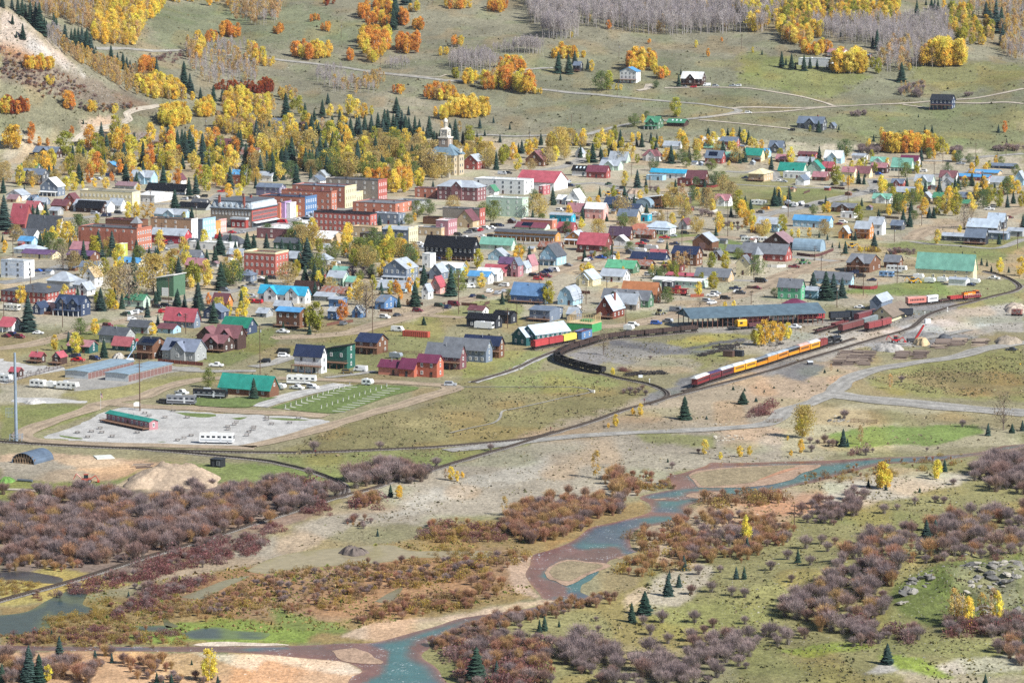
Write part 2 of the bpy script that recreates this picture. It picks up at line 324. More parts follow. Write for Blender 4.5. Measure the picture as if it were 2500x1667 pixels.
def ground_mat(name,lo=.62,hi=1.38,specks=True,attr=True,c=None):
 m,n,l,b=nodes(name);g=n.new('ShaderNodeNewGeometry');v=g.outputs['Position']
 if attr: at=n.new('ShaderNodeAttribute');at.attribute_name='tint';col=at.outputs['Color']
 else: col=c
 mp=n.new('ShaderNodeMapping');mp.inputs['Scale'].default_value=(1,.55,1);l.new(v,mp.inputs[0]);v=mp.outputs[0]
 for s,a,z in ((.9,lo,hi),(.22,.78,1.22),(3.2,.75,1.25)):
  col=mul(n,l,col,remap(n,l,noise(n,l,s,4,.65,vec=v),a,z,.3,.7))
 if specks:
  f=noise(n,l,1.6,2,.6,vec=v);col=mixc(n,l,remap(n,l,f,0,.55,.64,.76),col,(.42,.39,.33))
  f2=noise(n,l,.75,3,.7,vec=v);col=mixc(n,l,remap(n,l,f2,0,.5,.60,.76),col,(.075,.07,.035))
 l.new(col,b.inputs['Base Color']);b.inputs['Roughness'].default_value=.95;b.inputs['Specular IOR Level'].default_value=.15
 bm=n.new('ShaderNodeBump');bm.inputs['Strength'].default_value=.6;bm.inputs['Distance'].default_value=.35
 l.new(noise(n,l,1.1,4,.7,vec=v),bm.inputs['Height']);l.new(bm.outputs[0],b.inputs['Normal']);return m
GROUND=ground_mat('ground_cover');gm.materials.append(GROUND)
struct(place('valley_ground',gm))

# ------------------------------------------------------------------ roads, lots: sheets and strips a few centimetres above the ground
def smooth(P,step=4.0):
 P=[Vector((p[0],p[1])) for p in P];out=[]
 Q=[P[0]*2-P[1]]+P+[P[-1]*2-P[-2]]
 for i in range(1,len(Q)-2):
  a,b,c,d=Q[i-1:i+3];n=max(2,int((c-b).length/step))
  for k in range(n):
   t=k/n;out.append(.5*((2*b)+(c-a)*t+(2*a-5*b+4*c-d)*t*t+(3*b-a-3*c+d)*t**3))
 out.append(P[-1]);return out
def world_path(s,step=4.0):
 P=PL(s);W=ground_many([p[0] for p in P],[p[1] for p in P]);return smooth([(w[0],w[1]) for w in W],step)
def strip(name,path,width,m,dz=.07,seed=0,ragged=.35,cols=9,crown=0.0,kind='structure'):
 n=len(path);P=np.array([(p.x,p.y) for p in path]);t=np.gradient(P,axis=0);t /= np.linalg.norm(t,axis=1)[:,None]+1e-9
 nn=np.stack([-t[:,1],t[:,0]],-1);s=np.arange(n)
 wl_=width/2*(1+ragged*(vnoise(s*.35,s*0,seed)-.5));wr_=width/2*(1+ragged*(vnoise(s*.35,s*0+9,seed)-.5))
 k=np.linspace(-1,1,cols);off=np.where(k[None,:] < 0,k[None,:]*wl_[:,None],k[None,:]*wr_[:,None])
 XX=P[:,0:1]+nn[:,0:1]*off;YY=P[:,1:2]+nn[:,1:2]*off;ZZ=H(XX,YY)+dz+crown*(1-np.abs(k))[None,:]
 me=grid_mesh(name,XX,YY,ZZ);me.materials.append(m);o=place(name,me)
 ph=vnoise(s*.12,s*0+3,seed+5)[:,None]*.5;g=1+.16*np.sin(k[None,:]*7+ph*6)+.22*(vnoise(XX/3,YY/5,seed+7)-.5)+.15*(vnoise(XX/9,YY/14,seed+9)-.5);c_=np.array(m.diffuse_color[:3])
 ed=(np.abs(k)[None,:]**4)*.22;set_tint(me,((c_*g[...,None])*(1-ed[...,None])+np.array((.25,.22,.15))*ed[...,None]).reshape(-1,3))
 if me.polygons[0].normal.z < 0: me.flip_normals()
 return struct(o,kind) if kind else o
def flat_mat(name,c,lo=.85,hi=1.13,attr=False): m=ground_mat(name,lo,hi,False,attr,c);m.diffuse_color=(*c,1);return m
def road_mat(name,c): return flat_mat(name,c,.85,1.13,True)
M_TANROAD=road_mat('tan_dirt_road',(.335,.26,.18));M_GREYROAD=road_mat('grey_gravel_road',(.30,.285,.255));M_PAVED=road_mat('worn_paving',(.25,.245,.23))
M_LIGHTTAN=road_mat('pale_dirt_road',(.41,.355,.28));M_LOT=road_mat('pale_gravel',(.43,.415,.385));M_HILLROAD=road_mat('hill_gravel_road',(.30,.285,.25))
ROADS=[  # name, width, material, centre line
 ('dirt_street',9,M_TANROAD,'c0 -60,200 300,150 620,60 b0 800,1510 1100,1450 1480,1350 1750,1300 2350,1240 b1 150,1300 430,1330'),
 ('dirt_street',12,M_TANROAD,'c1 150,95 500,78 850,45 b1 1000,1510 1200,1460 1500,1370 1900,1255 2350,1140 b2 250,1040 600,930 900,850 1100,790 1250,745 1560,690 1900,670 2100,690'),
 ('dirt_street',8,M_TANROAD,'b1 1120,1375 1350,1378 1500,1385 1900,1412'),
 ('dirt_street',13,M_TANROAD,'b2 740,1500 1100,1475 1450,1400 1800,1290 2350,1100 b3 0,1085 250,990 400,930 650,880 760,890'),
 ('gravel_street',8,M_GREYROAD,'b3 200,850 480,880 620,895'),('gravel_street',8,M_GREYROAD,'b2 1650,1060 2000,1070 2350,1075'),
 ('dirt_street',12,M_GREYROAD,'b3 -100,490 0,460 300,400 600,330 900,260 1020,220 1010,150 1300,140 1600,100 1900,70'),('gravel_lane',4,M_GREYROAD,'b3 -600,175 -300,190 0,207 400,222 850,240'),
 ('dirt_street',12,M_TANROAD,'b3 1330,700 1400,640 1500,590 1750,560 2050,500 2400,390'),('gravel_lane',5,M_GREYROAD,'b3 1330,715 1500,738 1750,752 2100,775 2350,690'),
 ('gravel_street',10,M_GREYROAD,'b1 1450,800 1800,700 2100,625 2350,570 b2 100,520'),('gravel_street',7,M_GREYROAD,'b2 60,735 420,722 620,742 930,775 1120,765'),
 ('main_street',15,M_PAVED,'b0 1250,860 1400,800 1700,720 2100,640 b1 0,585 200,540 520,470 700,430 1000,385 1250,330'),('paved_street',12,M_PAVED,'b0 -30,1095 150,1075 300,1045 450,1000 640,930'),
 ('gravel_street',9,M_GREYROAD,'b0 1280,370 1700,360 1950,325 2080,265'),('gravel_street',10,M_GREYROAD,'b0 480,505 700,500 900,480 1130,460'),('gravel_street',8,M_GREYROAD,'b0 1380,1240 1700,1260 1950,1200 2350,1130'),
 ('gravel_street',9,M_GREYROAD,'a2 200,1568 400,1545 560,1500 700,1440'),('gravel_street',8,M_GREYROAD,'b2 560,190 800,180 1000,240 1100,330'),('gravel_street',8,M_GREYROAD,'b2 1950,70 2150,80 2350,60 b3 100,165'),
 ('hill_road',5.5,M_LIGHTTAN,'a0 690,1310 740,1250 900,1190 1100,1140 1185,1095 1165,1050 1250,1010 1400,985 1470,968'),
 ('hill_road',6,M_HILLROAD,'a0 800,440 1220,455 1700,468 2300,520 a1 150,545 400,575 700,610 1010,655 1300,690 1600,725 1900,748 2120,775 a2 -100,800 300,828 600,860 900,885 1200,915 1500,940 1850,975 2020,1000 2080,1020 2000,1050 1850,1072 1600,1100 1300,1110 1060,1145 900,1180 700,1235 600,1255 590,1320'),
 ('hill_lane',4,M_HILLROAD,'a2 -60,670 70,650 200,636 380,628'),('hill_road',4.5,M_LIGHTTAN,'a2 2010,1000 2100,990 2350,990 a3 350,993 620,982 1000,962 1400,942 1700,920 2000,890 2400,810'),
 ('hill_lane',4,M_LIGHTTAN,'a2 1850,1076 2150,1042 2350,1036 a3 300,1012 620,985'),('hill_lane',3.5,M_LIGHTTAN,'a2 1400,812 1700,806 2100,810 2350,840 a3 300,890 500,940 615,980'),
 ('hill_lane',3.5,M_LIGHTTAN,'a2 1720,1106 2000,1130 2350,1165 a3 220,1190'),('driveway',6,M_LIGHTTAN,'a2 1150,835 1230,822 1262,775'),('hill_lane',3.5,M_LIGHTTAN,'a3 1700,945 2000,950 2350,958'),('hill_lane',3,M_LIGHTTAN,'a3 1240,965 1400,985 1500,1000'),
 ('hill_lane',5,M_HILLROAD,'a1 1980,1240 2200,1245 a2 0,1255 330,1245'),('gravel_lane',6,M_GREYROAD,'a3 1420,1478 1700,1475 2000,1440 2350,1412'),('hill_lane',1.6,M_LIGHTTAN,'a1 1010,655 1080,680 1600,712 1750,690'),
 ('campground_road',8,M_TANROAD,'c0 2350,1100 1500,1085 800,1065 350,1040 220,1005 230,960 400,890 700,790 1000,685 1300,635 1500,555 1850,475 2350,465 c1 700,480 1200,500 1650,525 1800,560 1500,660 1100,775 700,895 300,1010 -100,1095'),
 ('campground_road',9,M_TANROAD,'c0 1000,695 1300,722 1800,745 2350,775 c1 300,790 640,815'),('gravel_lane',6,M_GREYROAD,'c0 1520,360 1700,390 1900,400 2350,400'),('gravel_lane',7,M_GREYROAD,'c1 -40,360 150,330 330,260'),
 ('gravel_lane',9,M_LOT,'c1 0,725 300,640 600,560 800,520'),('gravel_lane',4,M_GREYROAD,'c1 640,460 900,430 1100,400'),
 ('river_road',8,M_GREYROAD,'c2 -600,1130 0,1060 700,990 1200,960 1900,930 2350,880 c3 150,765 400,685 600,600 720,490 950,400 1300,330 1700,270 2000,195 2400,130'),
 ('river_road',16,M_GREYROAD,'c3 520,610 900,655 1400,705 2000,760 2400,790'),('footpath',.9,M_HILLROAD,'c1 1780,968 2000,915 2170,880 2240,830 2260,770 2350,750 c2 300,685 450,650 740,588 610,552 400,545 -600,545'),
 ('gravel_lane',5,M_GREYROAD,'c3 1850,20 1500,90 1200,150'),('dirt_track',3,M_LIGHTTAN,'d0 0,220 200,225 430,260'),
]
for i,(nm,w,m,s) in enumerate(ROADS):
 hill=nm.startswith('hill') or nm == 'driveway'
 strip(nm,world_path(s),w,m,(.25 if hill else .05)+i*.004,seed=i,ragged=.5 if w > 6 else .3)
def sheet(name,pix,m,z,kind='structure',step=None,tint=None,wob=0.0):
 """a polygon of the photo laid on the valley floor, its outline rounded"""
 W=ground_many([p[0] for p in pix],[p[1] for p in pix]);P=smooth([(w[0],w[1]) for w in W]+[(W[0][0],W[0][1])],2.5)[:-1]
 if wob:
  c=np.array([(p.x,p.y) for p in P]);d=(vnoise(c[:,0]/3,c[:,1]/5,55)-.5)*wob;P=[Vector((p.x+q,p.y+q*1.5)) for p,q in zip(P,d)]
 from mathutils.geometry import tessellate_polygon
 V=[(p.x,p.y,float(H(p.x,p.y))+z) for p in P];tri=tessellate_polygon([[Vector(v) for v in V]])
 me=bpy.data.meshes.new(name);me.from_pydata(V,[],[tuple(t) for t in tri]);me.materials.append(m)
 for p_ in me.polygons[:1]:
  if p_.normal.z < 0: me.flip_normals()
 set_tint(me,np.array(m.diffuse_color[:3])*(.9+.2*vnoise(np.array([v[0] for v in V])/6,np.array([v[1] for v in V])/9,77))[:,None]);me.update();o=place(name,me)
 return struct(o,kind) if kind else o
M_LAWN=flat_mat('short_grass',(.13,.17,.055),.7,1.3);M_BAR=flat_mat('gravel_bar_stones',(.35,.24,.165),.7,1.3);M_DARKCOAL=flat_mat('cinders',(.12,.118,.118));M_PALEBAR=flat_mat('pale_river_gravel',(.56,.47,.36),.75,1.25)
sheet('gravel_lot',PL('c0 375,1005 700,900 1000,760 1250,728 1800,775 2350,800 c1 640,850 400,960 0,1052 c0 2000,1090 1500,1075 900,1050'),M_LOT,.02,wob=2.5)
sheet('gravel_lot',PL('c0 -30,285 400,350 580,345 600,385 300,440 0,510'),M_LOT,.022,wob=3);sheet('gravel_lot',PL('c0 570,480 900,430 1150,340 1530,350 1860,375 1500,425 1150,530 760,575 690,560'),M_GREYROAD,.024,wob=3)
sheet('gravel_lot',PL('c0 130,640 500,645 800,680 700,690 140,690'),M_LOT,.025,wob=3);sheet('lawn',PL('c1 130,735 600,600 900,530 1490,550 1200,640 850,760 640,785'),M_LAWN,.16);sheet('lawn',PL('c0 1800,640 2000,660 2350,630 c1 60,650 200,640 30,690 c0 2250,735 1800,715'),M_LAWN,.3)
for s in ('c0 545,985 760,1015 700,1022 560,1000','c0 1600,775 1980,795 1920,822 1750,815','c0 2120,830 2270,818 2200,845','c0 1440,1042 1530,1045 1480,1050','c1 60,830 250,828 490,848 280,850'): sheet('lawn',PL(s),M_LAWN,.03)
pads=MB()
for i in range(12):  # pale concrete strips between the grass sites
 t=i/11
 for a,b in (((840-580*t,545+200*t),(930-620*t,550+205*t)),((1200-500*t,560+205*t),(1320-500*t,565+210*t))):
  p,q=ground('c1',*a),ground('c1',*b);d=(q-p).normalized();n_=Vector((-d.y,d.x,0))*.45
  pads.poly([p-n_+Vector((0,0,.2)),q-n_+Vector((0,0,.2)),q+n_+Vector((0,0,.2)),p+n_+Vector((0,0,.2))])
struct(pads.obj('concrete_pad',mat('c9c5bb','plain')))

# ------------------------------------------------------------------ river, ponds, bars
RIVER_N='c3 2500,1040 2350,1065 2150,1085 2000,1130 1700,1165 1400,1180 1000,1190 600,1215 0,1232 c2 2000,1240 1830,1236 1780,1265 1640,1310 1520,1345 1420,1362 1455,1420 1490,1470 1440,1490 1200,1540 d1 2060,285 2110,310 2135,350 2100,385 1900,440 1720,480 1640,540 1560,590 1420,640 1320,670 1300,740 1270,800 1300,860 1360,930 1390,970 1470,985 1400,1015 1200,1050 950,1085 800,1110 650,1160 480,1205 320,1250 200,1275 0,1278 d0 2000,1295 1300,1298 900,1300 400,1298 0,1290 -120,1290'
RIVER_S='d0 -120,1325 0,1325 600,1330 1200,1335 1600,1340 1900,1360 2100,1380 2352,1402 d1 80,1425 145,1470 60,1520 110,1600 700,1600 690,1500 650,1440 560,1380 560,1345 610,1310 600,1262 700,1230 900,1150 1200,1080 1400,1050 1600,1000 1700,980 1780,930 1850,870 1880,800 1960,740 2000,690 2095,662 2020,640 1990,590 2000,530 2080,480 2352,440 d2 20,410 70,375 20,345 110,305 250,275 400,262 589,250 c3 130,1480 300,1440 430,1420 600,1370 900,1290 1100,1250 1400,1235 1700,1200 2000,1160 2300,1110 2350,1092 2500,1070'
def water_mat():
 m,n,l,b=nodes('river_water');at=n.new('ShaderNodeAttribute');at.attribute_name='tint';g=n.new('ShaderNodeNewGeometry')
 mp=n.new('ShaderNodeMapping');mp.inputs['Scale'].default_value=(.6,.35,1);l.new(g.outputs['Position'],mp.inputs[0])
 f=noise(n,l,.5,4,.6,vec=mp.outputs[0]);col=mul(n,l,at.outputs['Color'],remap(n,l,f,.78,1.25))
 w=noise(n,l,.16,2,vec=g.outputs['Position']);w2=noise(n,l,2.2,3,.8,vec=mp.outputs[0])   # riffles: white crests in broken patches
 k=n.new('ShaderNodeMath');k.operation='MULTIPLY';l.new(remap(n,l,w,0,1,.50,.62),k.inputs[0]);l.new(remap(n,l,w2,0,.9,.57,.66),k.inputs[1])
 col=mixc(n,l,k.outputs[0],col,(.7,.75,.74));l.new(col,b.inputs['Base Color'])
 b.inputs['Roughness'].default_value=.25;b.inputs['Specular IOR Level'].default_value=.2
 bm=n.new('ShaderNodeBump');bm.inputs['Strength'].default_value=.35;bm.inputs['Distance'].default_value=.2;l.new(noise(n,l,1.6,3,vec=mp.outputs[0]),bm.inputs['Height']);l.new(bm.outputs[0],b.inputs['Normal']);return m
M_WATER=water_mat()
def grid_sheet(name,pix,m,z,sx,sy,colfn):
 """water: a polygon filled with a fine grid so that its colour can follow the depth of the bed"""
 W=ground_many([p[0] for p in pix],[p[1] for p in pix]);P=[(p.x,p.y) for p in smooth([(w[0],w[1]) for w in W]+[(W[0][0],W[0][1])],2.0)[:-1]]
 c=np.array(P);bx=np.concatenate([[c[:,0].min()],c[:,0],[c[:,0].max()]])
 import bmesh
 from mathutils.geometry import delaunay_2d_cdt
 gx=np.arange(c[:,0].min(),c[:,0].max(),sx);gy=np.arange(c[:,1].min(),c[:,1].max(),sy);G=np.stack(np.meshgrid(gx,gy),-1).reshape(-1,2)
 G=G[inpoly(G[:,0],G[:,1],P)];dist=np.full(len(G),1e9)
 for i in range(len(c)):
  a,b_=c[i],c[(i+1) % len(c)];ab=b_-a;t=np.clip(((G-a)@ab)/(ab@ab+1e-9),0,1);dist=np.minimum(dist,np.linalg.norm(G-a-t[:,None]*ab,axis=1))
 G=G[dist > .5];dist=dist[dist > .5]
 pts=[Vector(p) for p in P]+[Vector(p) for p in G];n=len(P)
 v,e,f,ov,_,_=delaunay_2d_cdt(pts,[(i,(i+1) % n) for i in range(n)],[list(range(n))],1,1e-5)
 V=np.array([(p.x,p.y,z) for p in v]);dd=np.zeros(len(V))
 for i,o_ in enumerate(ov):
  if o_ and o_[0] >= n: dd[i]=dist[o_[0]-n]
 me=bpy.data.meshes.new(name);me.from_pydata(V.tolist(),[],[tuple(q) for q in f]);me.materials.append(m)
 set_tint(me,colfn(V,dd));me.update()
 if len(me.polygons) and me.polygons[0].normal.z < 0: me.flip_normals()
 return struct(place(name,me))
SHALLOW=[PL(s) for s in ('d1 1300,690 1420,640 1560,600 1650,640 1900,610 1980,690 1860,740 1560,700 1450,740 1380,830 1480,850 1560,890 1550,960 1400,960 1300,860','c2 1420,1362 1640,1310 1830,1236 2350,1230 c3 600,1215 1000,1200 600,1255 c2 2350,1262 1900,1290 1680,1320 1610,1360 1720,1465 1490,1480','d0 1700,1335 2352,1290 d1 0,1290 200,1290 330,1330 300,1480 120,1560 60,1520 145,1470 0,1405 d0 2100,1385','d1 560,1345 450,1300 610,1290','d1 2060,285 2352,260 d2 0,235 250,215 270,245 d1 2352,290 2150,300','d1 1720,480 2000,420 2352,400 2352,370 2130,380')]
def river_col(V,dd):
 u,v=to_px(V);deep=np.array((.05,.135,.135));blue=np.array((.07,.095,.125));bed=np.array((.165,.075,.06));edge=np.array((.24,.12,.08))
 n1=vnoise(V[:,0]/9,V[:,1]/16,61);m_=sstep(.5,.9,n1)[:,None]
 c=deep[None]*(1-m_)+blue[None]*m_
 sh=np.zeros(len(V));j=(vnoise(V[:,0]/4,V[:,1]/8,62)-.5)*10
 for p in SHALLOW:
  for q in range(4): sh=np.maximum(sh,0)+inpoly(u+j+(q % 2-.5)*6,v+j*.5+(q//2-.5)*4,p)*.25
 sh=np.clip(np.minimum(sh,1)*.9+.9*(1-sstep(.6,4.6,dd+(n1-.5)*4)),0,1)[:,None]
 b=bed*(1-sstep(.2,.0,dd))[:,None]+edge*sstep(.2,.0,dd)[:,None]
 return c*(1-sh)+b*(.8+.5*n1[:,None])*sh
grid_sheet('river',PL(RIVER_N)+PL(RIVER_S),M_WATER,.03,1.3,2.2,river_col)
def pond_mat():
 m,n,l,b=nodes('pond_water');at=n.new('ShaderNodeAttribute');at.attribute_name='tint';g=n.new('ShaderNodeNewGeometry')
 l.new(mul(n,l,at.outputs['Color'],remap(n,l,noise(n,l,.35,4,.65,vec=g.outputs['Position']),.75,1.25)),b.inputs['Base Color']);b.inputs['Roughness'].default_value=.2;b.inputs['Specular IOR Level'].default_value=.08;return m
M_POND=pond_mat()
def pond_col(c,weed):
 def f(V,dd):
  n1=vnoise(V[:,0]/5,V[:,1]/9,71);k=(sstep(.62,.85,n1)*.7+.7*(1-sstep(0,1.6,dd)))[:,None];k=np.clip(k,0,1)
  return np.array(c)*(1-k)+np.array(weed)*k
 return f
WATERS=[PL(RIVER_N)+PL(RIVER_S)]
for s,c,w in (('d0 1690,780 1850,700 2050,650 2352,618 d1 330,600 480,640 700,640 1000,640 1080,660 1000,700 800,690 680,690 500,690 300,720 0,740 d0 2000,770 1830,800',(.30,.25,.155),(.25,.21,.10)),
    ('d0 1245,960 1400,900 1560,840 1720,815 1560,890 1480,930 1380,975',(.21,.19,.12),(.2,.17,.09)),
    ('d0 -60,1090 180,1060 330,980 520,900 600,930 570,1010 640,1040 580,1090 350,1090 340,1180 200,1215 -60,1215',(.035,.06,.065),(.10,.12,.06)),
    ('d0 1240,1210 1350,1180 1500,1165 1620,1190 1850,1205 1800,1250 1650,1250 1330,1250',(.05,.075,.075),(.14,.19,.05)),
    ('d0 -60,790 150,780 300,800 430,830 400,865 250,860 100,840 -60,840',(.05,.05,.055),(.1,.085,.06)),('d1 230,990 330,930 420,890 400,940 340,1000',(.19,.17,.11),(.18,.15,.08)),
    ('d0 900,1160 1150,1155 1180,1190 1000,1195',(.05,.07,.065),(.13,.17,.05)),('d0 1110,1060 1170,1050 1160,1120 1230,1160 1150,1170 1120,1120',(.06,.065,.055),(.12,.12,.05)),('d0 1580,940 1700,925 1690,950 1600,960',(.19,.17,.11),(.18,.15,.08))):
 WATERS.append(PL(s));grid_sheet('pond',PL(s),M_POND,.035,1.5,2.5,pond_col(c,w))
for s,m in (('c2 1610,1362 1680,1320 1900,1290 2350,1266 c3 300,1258 480,1260 430,1300 300,1340 230,1390 0,1445 c2 2100,1465 1900,1470 1720,1465 1650,1400',M_BAR),('c2 1590,1550 1640,1522 1900,1502 1950,1515 1880,1550 1700,1566',M_BAR),('d1 1405,790 1450,740 1560,700 1700,715 1860,740 1720,800 1560,880 1480,850 1420,825',M_BAR),
             ('d0 2280,1330 d1 90,1312 180,1340 265,1390 260,1425 100,1410 0,1395',M_BAR),('d1 2140,290 2220,280 2240,288 2170,294',M_BAR),('d1 1890,690 1920,680 1970,684 1920,698',M_BAR),('d0 1330,1290 1450,1268 1900,1278 1990,1292 1500,1297',M_PALEBAR)):
 sheet('gravel_bar',PL(s),m,.09,wob=1.2)
M_INBAR=flat_mat('bar_scrub',(.27,.215,.13),.7,1.3)
sheet('gravel_bar',PL('c2 1640,1365 1700,1335 1900,1303 2330,1275 c3 250,1268 100,1320 -40,1375 c2 2200,1420 1900,1452 1740,1450'),M_INBAR,.13,wob=1.5);sheet('gravel_bar',PL('d1 1430,788 1470,745 1565,712 1700,725 1800,745 1690,795 1560,855 1480,830'),M_INBAR,.13,wob=1.0)
sheet('gravel_bar',PL('c2 2350,1350 c3 120,1310 400,1268 280,1290 100,1345 -60,1395 c2 2100,1430'),flat_mat('rusty_stones',(.40,.215,.13),.75,1.25),.125,wob=1.2)
# ------------------------------------------------------------------ buildings
PAL={  # key: (colour of the paint itself, words)
 'white': ('e4e4e0','white'),'cream': ('dccfa6','cream'),'tan': ('bda684','tan'),'ochre': ('b97b3f','ochre timber'),'grey': ('9a9c9b','grey'),'dgrey': ('55585d','dark grey'),'char': ('2e3138','charcoal'),
 'black': ('17181c','black'),'navyblack': ('1d2029','near black'),'brown': ('6d4a35','brown'),'dbrown': ('45302a','dark brown'),'red': ('98504a','red'),'redbright': ('b04048','bright red'),'dred': ('743f3b','barn red'),
 'brick': ('b0705a','red brick'),'brickred': ('a85d52','red brick'),'tanbrick': ('b08a68','tan brick'),'pink': ('d9a49a','pink'),'blue': ('55779f','blue'),'lblue': ('9fc0d0','light blue'),'navy': ('37445c','navy blue'),
 'teal': ('3f9a94','teal'),'dteal': ('1f5354','dark teal'),'green': ('4f6f56','green'),'dgreen': ('235a4e','deep green'),'mint': ('b4c8b6','mint green'),'yellow': ('d9b24a','yellow'),'orange': ('cf9150','orange'),
 'purple': ('6a5070','purple'),'stone': ('8d8377','grey stone'),'silver': ('aab1b8','silver metal'),'rust': ('8c4f38','rusty metal'),'maroon': ('71484c','maroon'),'bluegrey': ('6f7a89','blue grey'),'sky': ('5a98c6','sky blue'),
 'turq': ('3aa2c4','turquoise'),'pinkred': ('a85f63','faded red'),'pinkgrey': ('8f7478','dusty mauve'),'pinkbrown': ('80575a','dusty brown'),'crimson': ('b25a62','crimson'),'burgundy': ('70364e','burgundy'),'lightsilver': ('b9c6d2','pale silver'),
 'greenbright': ('2a7a62','bright green'),'tealgreen': ('328f7e','teal green'),'mintroof': ('7cb09c','mint green'),'greenroof': ('4d8868','green'),'purplebrown': ('574455','plum'),'lilac': ('b79ac6','lilac'),'salmon': ('dd8a68','salmon'),
 'marstone': ('7b5254','maroon stone'),'chart': ('b6bf5c','yellow green'),'purplegrey': ('736f86','purple grey'),'orangetan': ('c4806a','salmon'),'redorange': ('ae6049','brick orange'),'bgrey': ('7c8494','slate grey'),'navyroof': ('2d3650','navy blue'),
 'logred': ('6e3324','red log'),'shake': ('7d7062','brown shake'),'olive': ('73725a','olive'),'orangeroof': ('b97a52','orange'),'steel': ('8aa0ae','steel grey'),'greenlight': ('5fa67e','bright green'),
 'blueroof': ('6586ab','blue metal'),'trainblue': ('586a74','slate blue'),'turqwall': ('2f9fb8','turquoise'),'lgrey': ('c3c6c4','light grey'),'maroonmetal': ('7a4450','maroon metal'),'roseroof': ('a8777c','rose'),'greyroof': ('74777c','grey'),
}
METALS={'silver','lightsilver','sky','turq','blueroof','crimson','tealgreen','mintroof','greenbright','burgundy','maroonmetal','white','bluegrey','navyroof','trainblue','maroon','orangeroof','greenroof','steel','purple'}
def wallm(k):
 h=PAL[k][0];return mat(h,'brick' if 'brick' in k or 'stone' in k else 'wood' if k in ('logred','dbrown','brown','ochre') else 'wall')
def roofm(k): return mat(PAL[k][0],'rust' if k == 'rust' else 'metal' if k in METALS else 'roof')
GLASS=mat('1c2733','glass');WFRAME=mat('e8e8e4','plain');DFRAME=mat('8a8d90','plain');DOORM=[mat(c,'plain') for c in ('5a3a2c','d8d5cc','2f4a58','6e2626','3e3e42')]
def wmesh(frame):
 b=MB()
 for x0,x1,z0,z1 in ((-.62,-.46,-.78,.78),(.46,.62,-.78,.78),(-.46,.46,.62,.78),(-.46,.46,-.78,-.62),(-.05,.05,-.62,.62)): b.box(x0,x1,-.10,.02,z0,z1)
 return b.mesh('window',frame)
WIN={'w': wmesh(WFRAME),'d': wmesh(DFRAME)}
PANE=MB().box(-.47,.47,-.05,.01,-.63,.63).mesh('pane',GLASS)
DOORS=[]
for dm in DOORM: DOORS.append(MB().box(-.5,.5,-.09,.02,0,2.1,0).box(-.34,.34,-.11,-.08,1.15,1.85,1).mesh('door',[dm,GLASS]))
GDOORM=MB()
for k in range(4): GDOORM.box(-1.4,1.4,-.10,.02,.06+k*.66,.68+k*.66)
GDOOR={c: GDOORM.mesh('garage_door',mat(c,'plain')) for c in ('e6e6e2','7d5f5a','8c8f90')}
SOLAR=MB()
for i in range(6):
 for j in range(2): SOLAR.box(i*1.02,i*1.02+.97,j*1.62,j*1.62+1.56,0,.06)
SOLARM=SOLAR.mesh('solar_panel',mat('10182c','glass'))
CHIM=MB().box(-.4,.4,-.4,.4,-2.5,1.1,0).box(-.48,.48,-.48,.48,1.1,1.25,1).box(-.2,.2,-.2,.2,1.25,1.5,1).mesh('chimney',[mat('8a4a3c','brick'),mat('77706a','plain')])
PIPE=MB().cyl((0,0,-2),(0,0,1.2),.12,n=8).cyl((0,0,1.2),(0,0,1.42),.2,.05,8).mesh('stove_pipe',mat('8d8f92','plain'))
def add_window(root,m,frame='w',s=(1,1,1),deep=True):
 """m places the window on a wall of the building; its pane is a sub-part"""
 w=place('window',WIN[frame],root);w.matrix_local=m @ Matrix.Diagonal((*s,1))
 if deep: place('pane',PANE,w)
 return w
def face_m(face,W,L):
 """matrix of a wall face: x runs along the wall, -y points out of it"""
 if face == 'f': return Matrix.Translation((0,-L/2,0))
 if face == 'r': return Matrix.Translation((W/2,0,0)) @ Matrix.Rotation(math.pi/2,4,'Z')
 if face == 'l': return Matrix.Translation((-W/2,0,0)) @ Matrix.Rotation(-math.pi/2,4,'Z')
 return Matrix.Translation((0,L/2,0)) @ Matrix.Rotation(math.pi,4,'Z')
def wall_profile(kind,a,h,r):
 """outline of the end wall across the ridge, half width a"""
 if kind == 'gable': return [(-a,-1.2),(a,-1.2),(a,h),(0,h+r),(-a,h)]
 if kind == 'gambrel': return [(-a,-1.2),(a,-1.2),(a,h),(a*.62,h+r*.66),(0,h+r),(-a*.62,h+r*.66),(-a,h)]
 if kind == 'shed': return [(-a,-1.2),(a,-1.2),(a,h+r),(-a,h)]
 return [(-a,-1.2),(a,-1.2),(a,h)]+[(a*math.cos(t),h+r*math.sin(t)) for t in np.linspace(0,math.pi,13)[1:-1]]+[(-a,h)]
def roof_profile(prof,o,t=.2,lift=.03):
 """roof slab over the top of a wall outline with overhang o"""
 top=sorted([p for p in prof if p[1] > -1])
 (x0,z0),(x1,z1)=top[0],top[1];s=(z1-z0)/(x1-x0+1e-6);s=min(s,3);lo=[(x0-o,z0-o*s+lift)]
 (xa,za),(xb,zb)=top[-2],top[-1];s2=(zb-za)/(xb-xa+1e-6);s2=max(s2,-3)
 lo += [(x,z+lift) for x,z in top[1:-1]]+[(xb+o,zb+o*s2+lift)]
 if len(top) == 2: lo=[(x0-o,z0-o*s+lift),(x1+o,z1+o*s+lift)]
 return lo+[(x,z+t) for x,z in lo[::-1]]
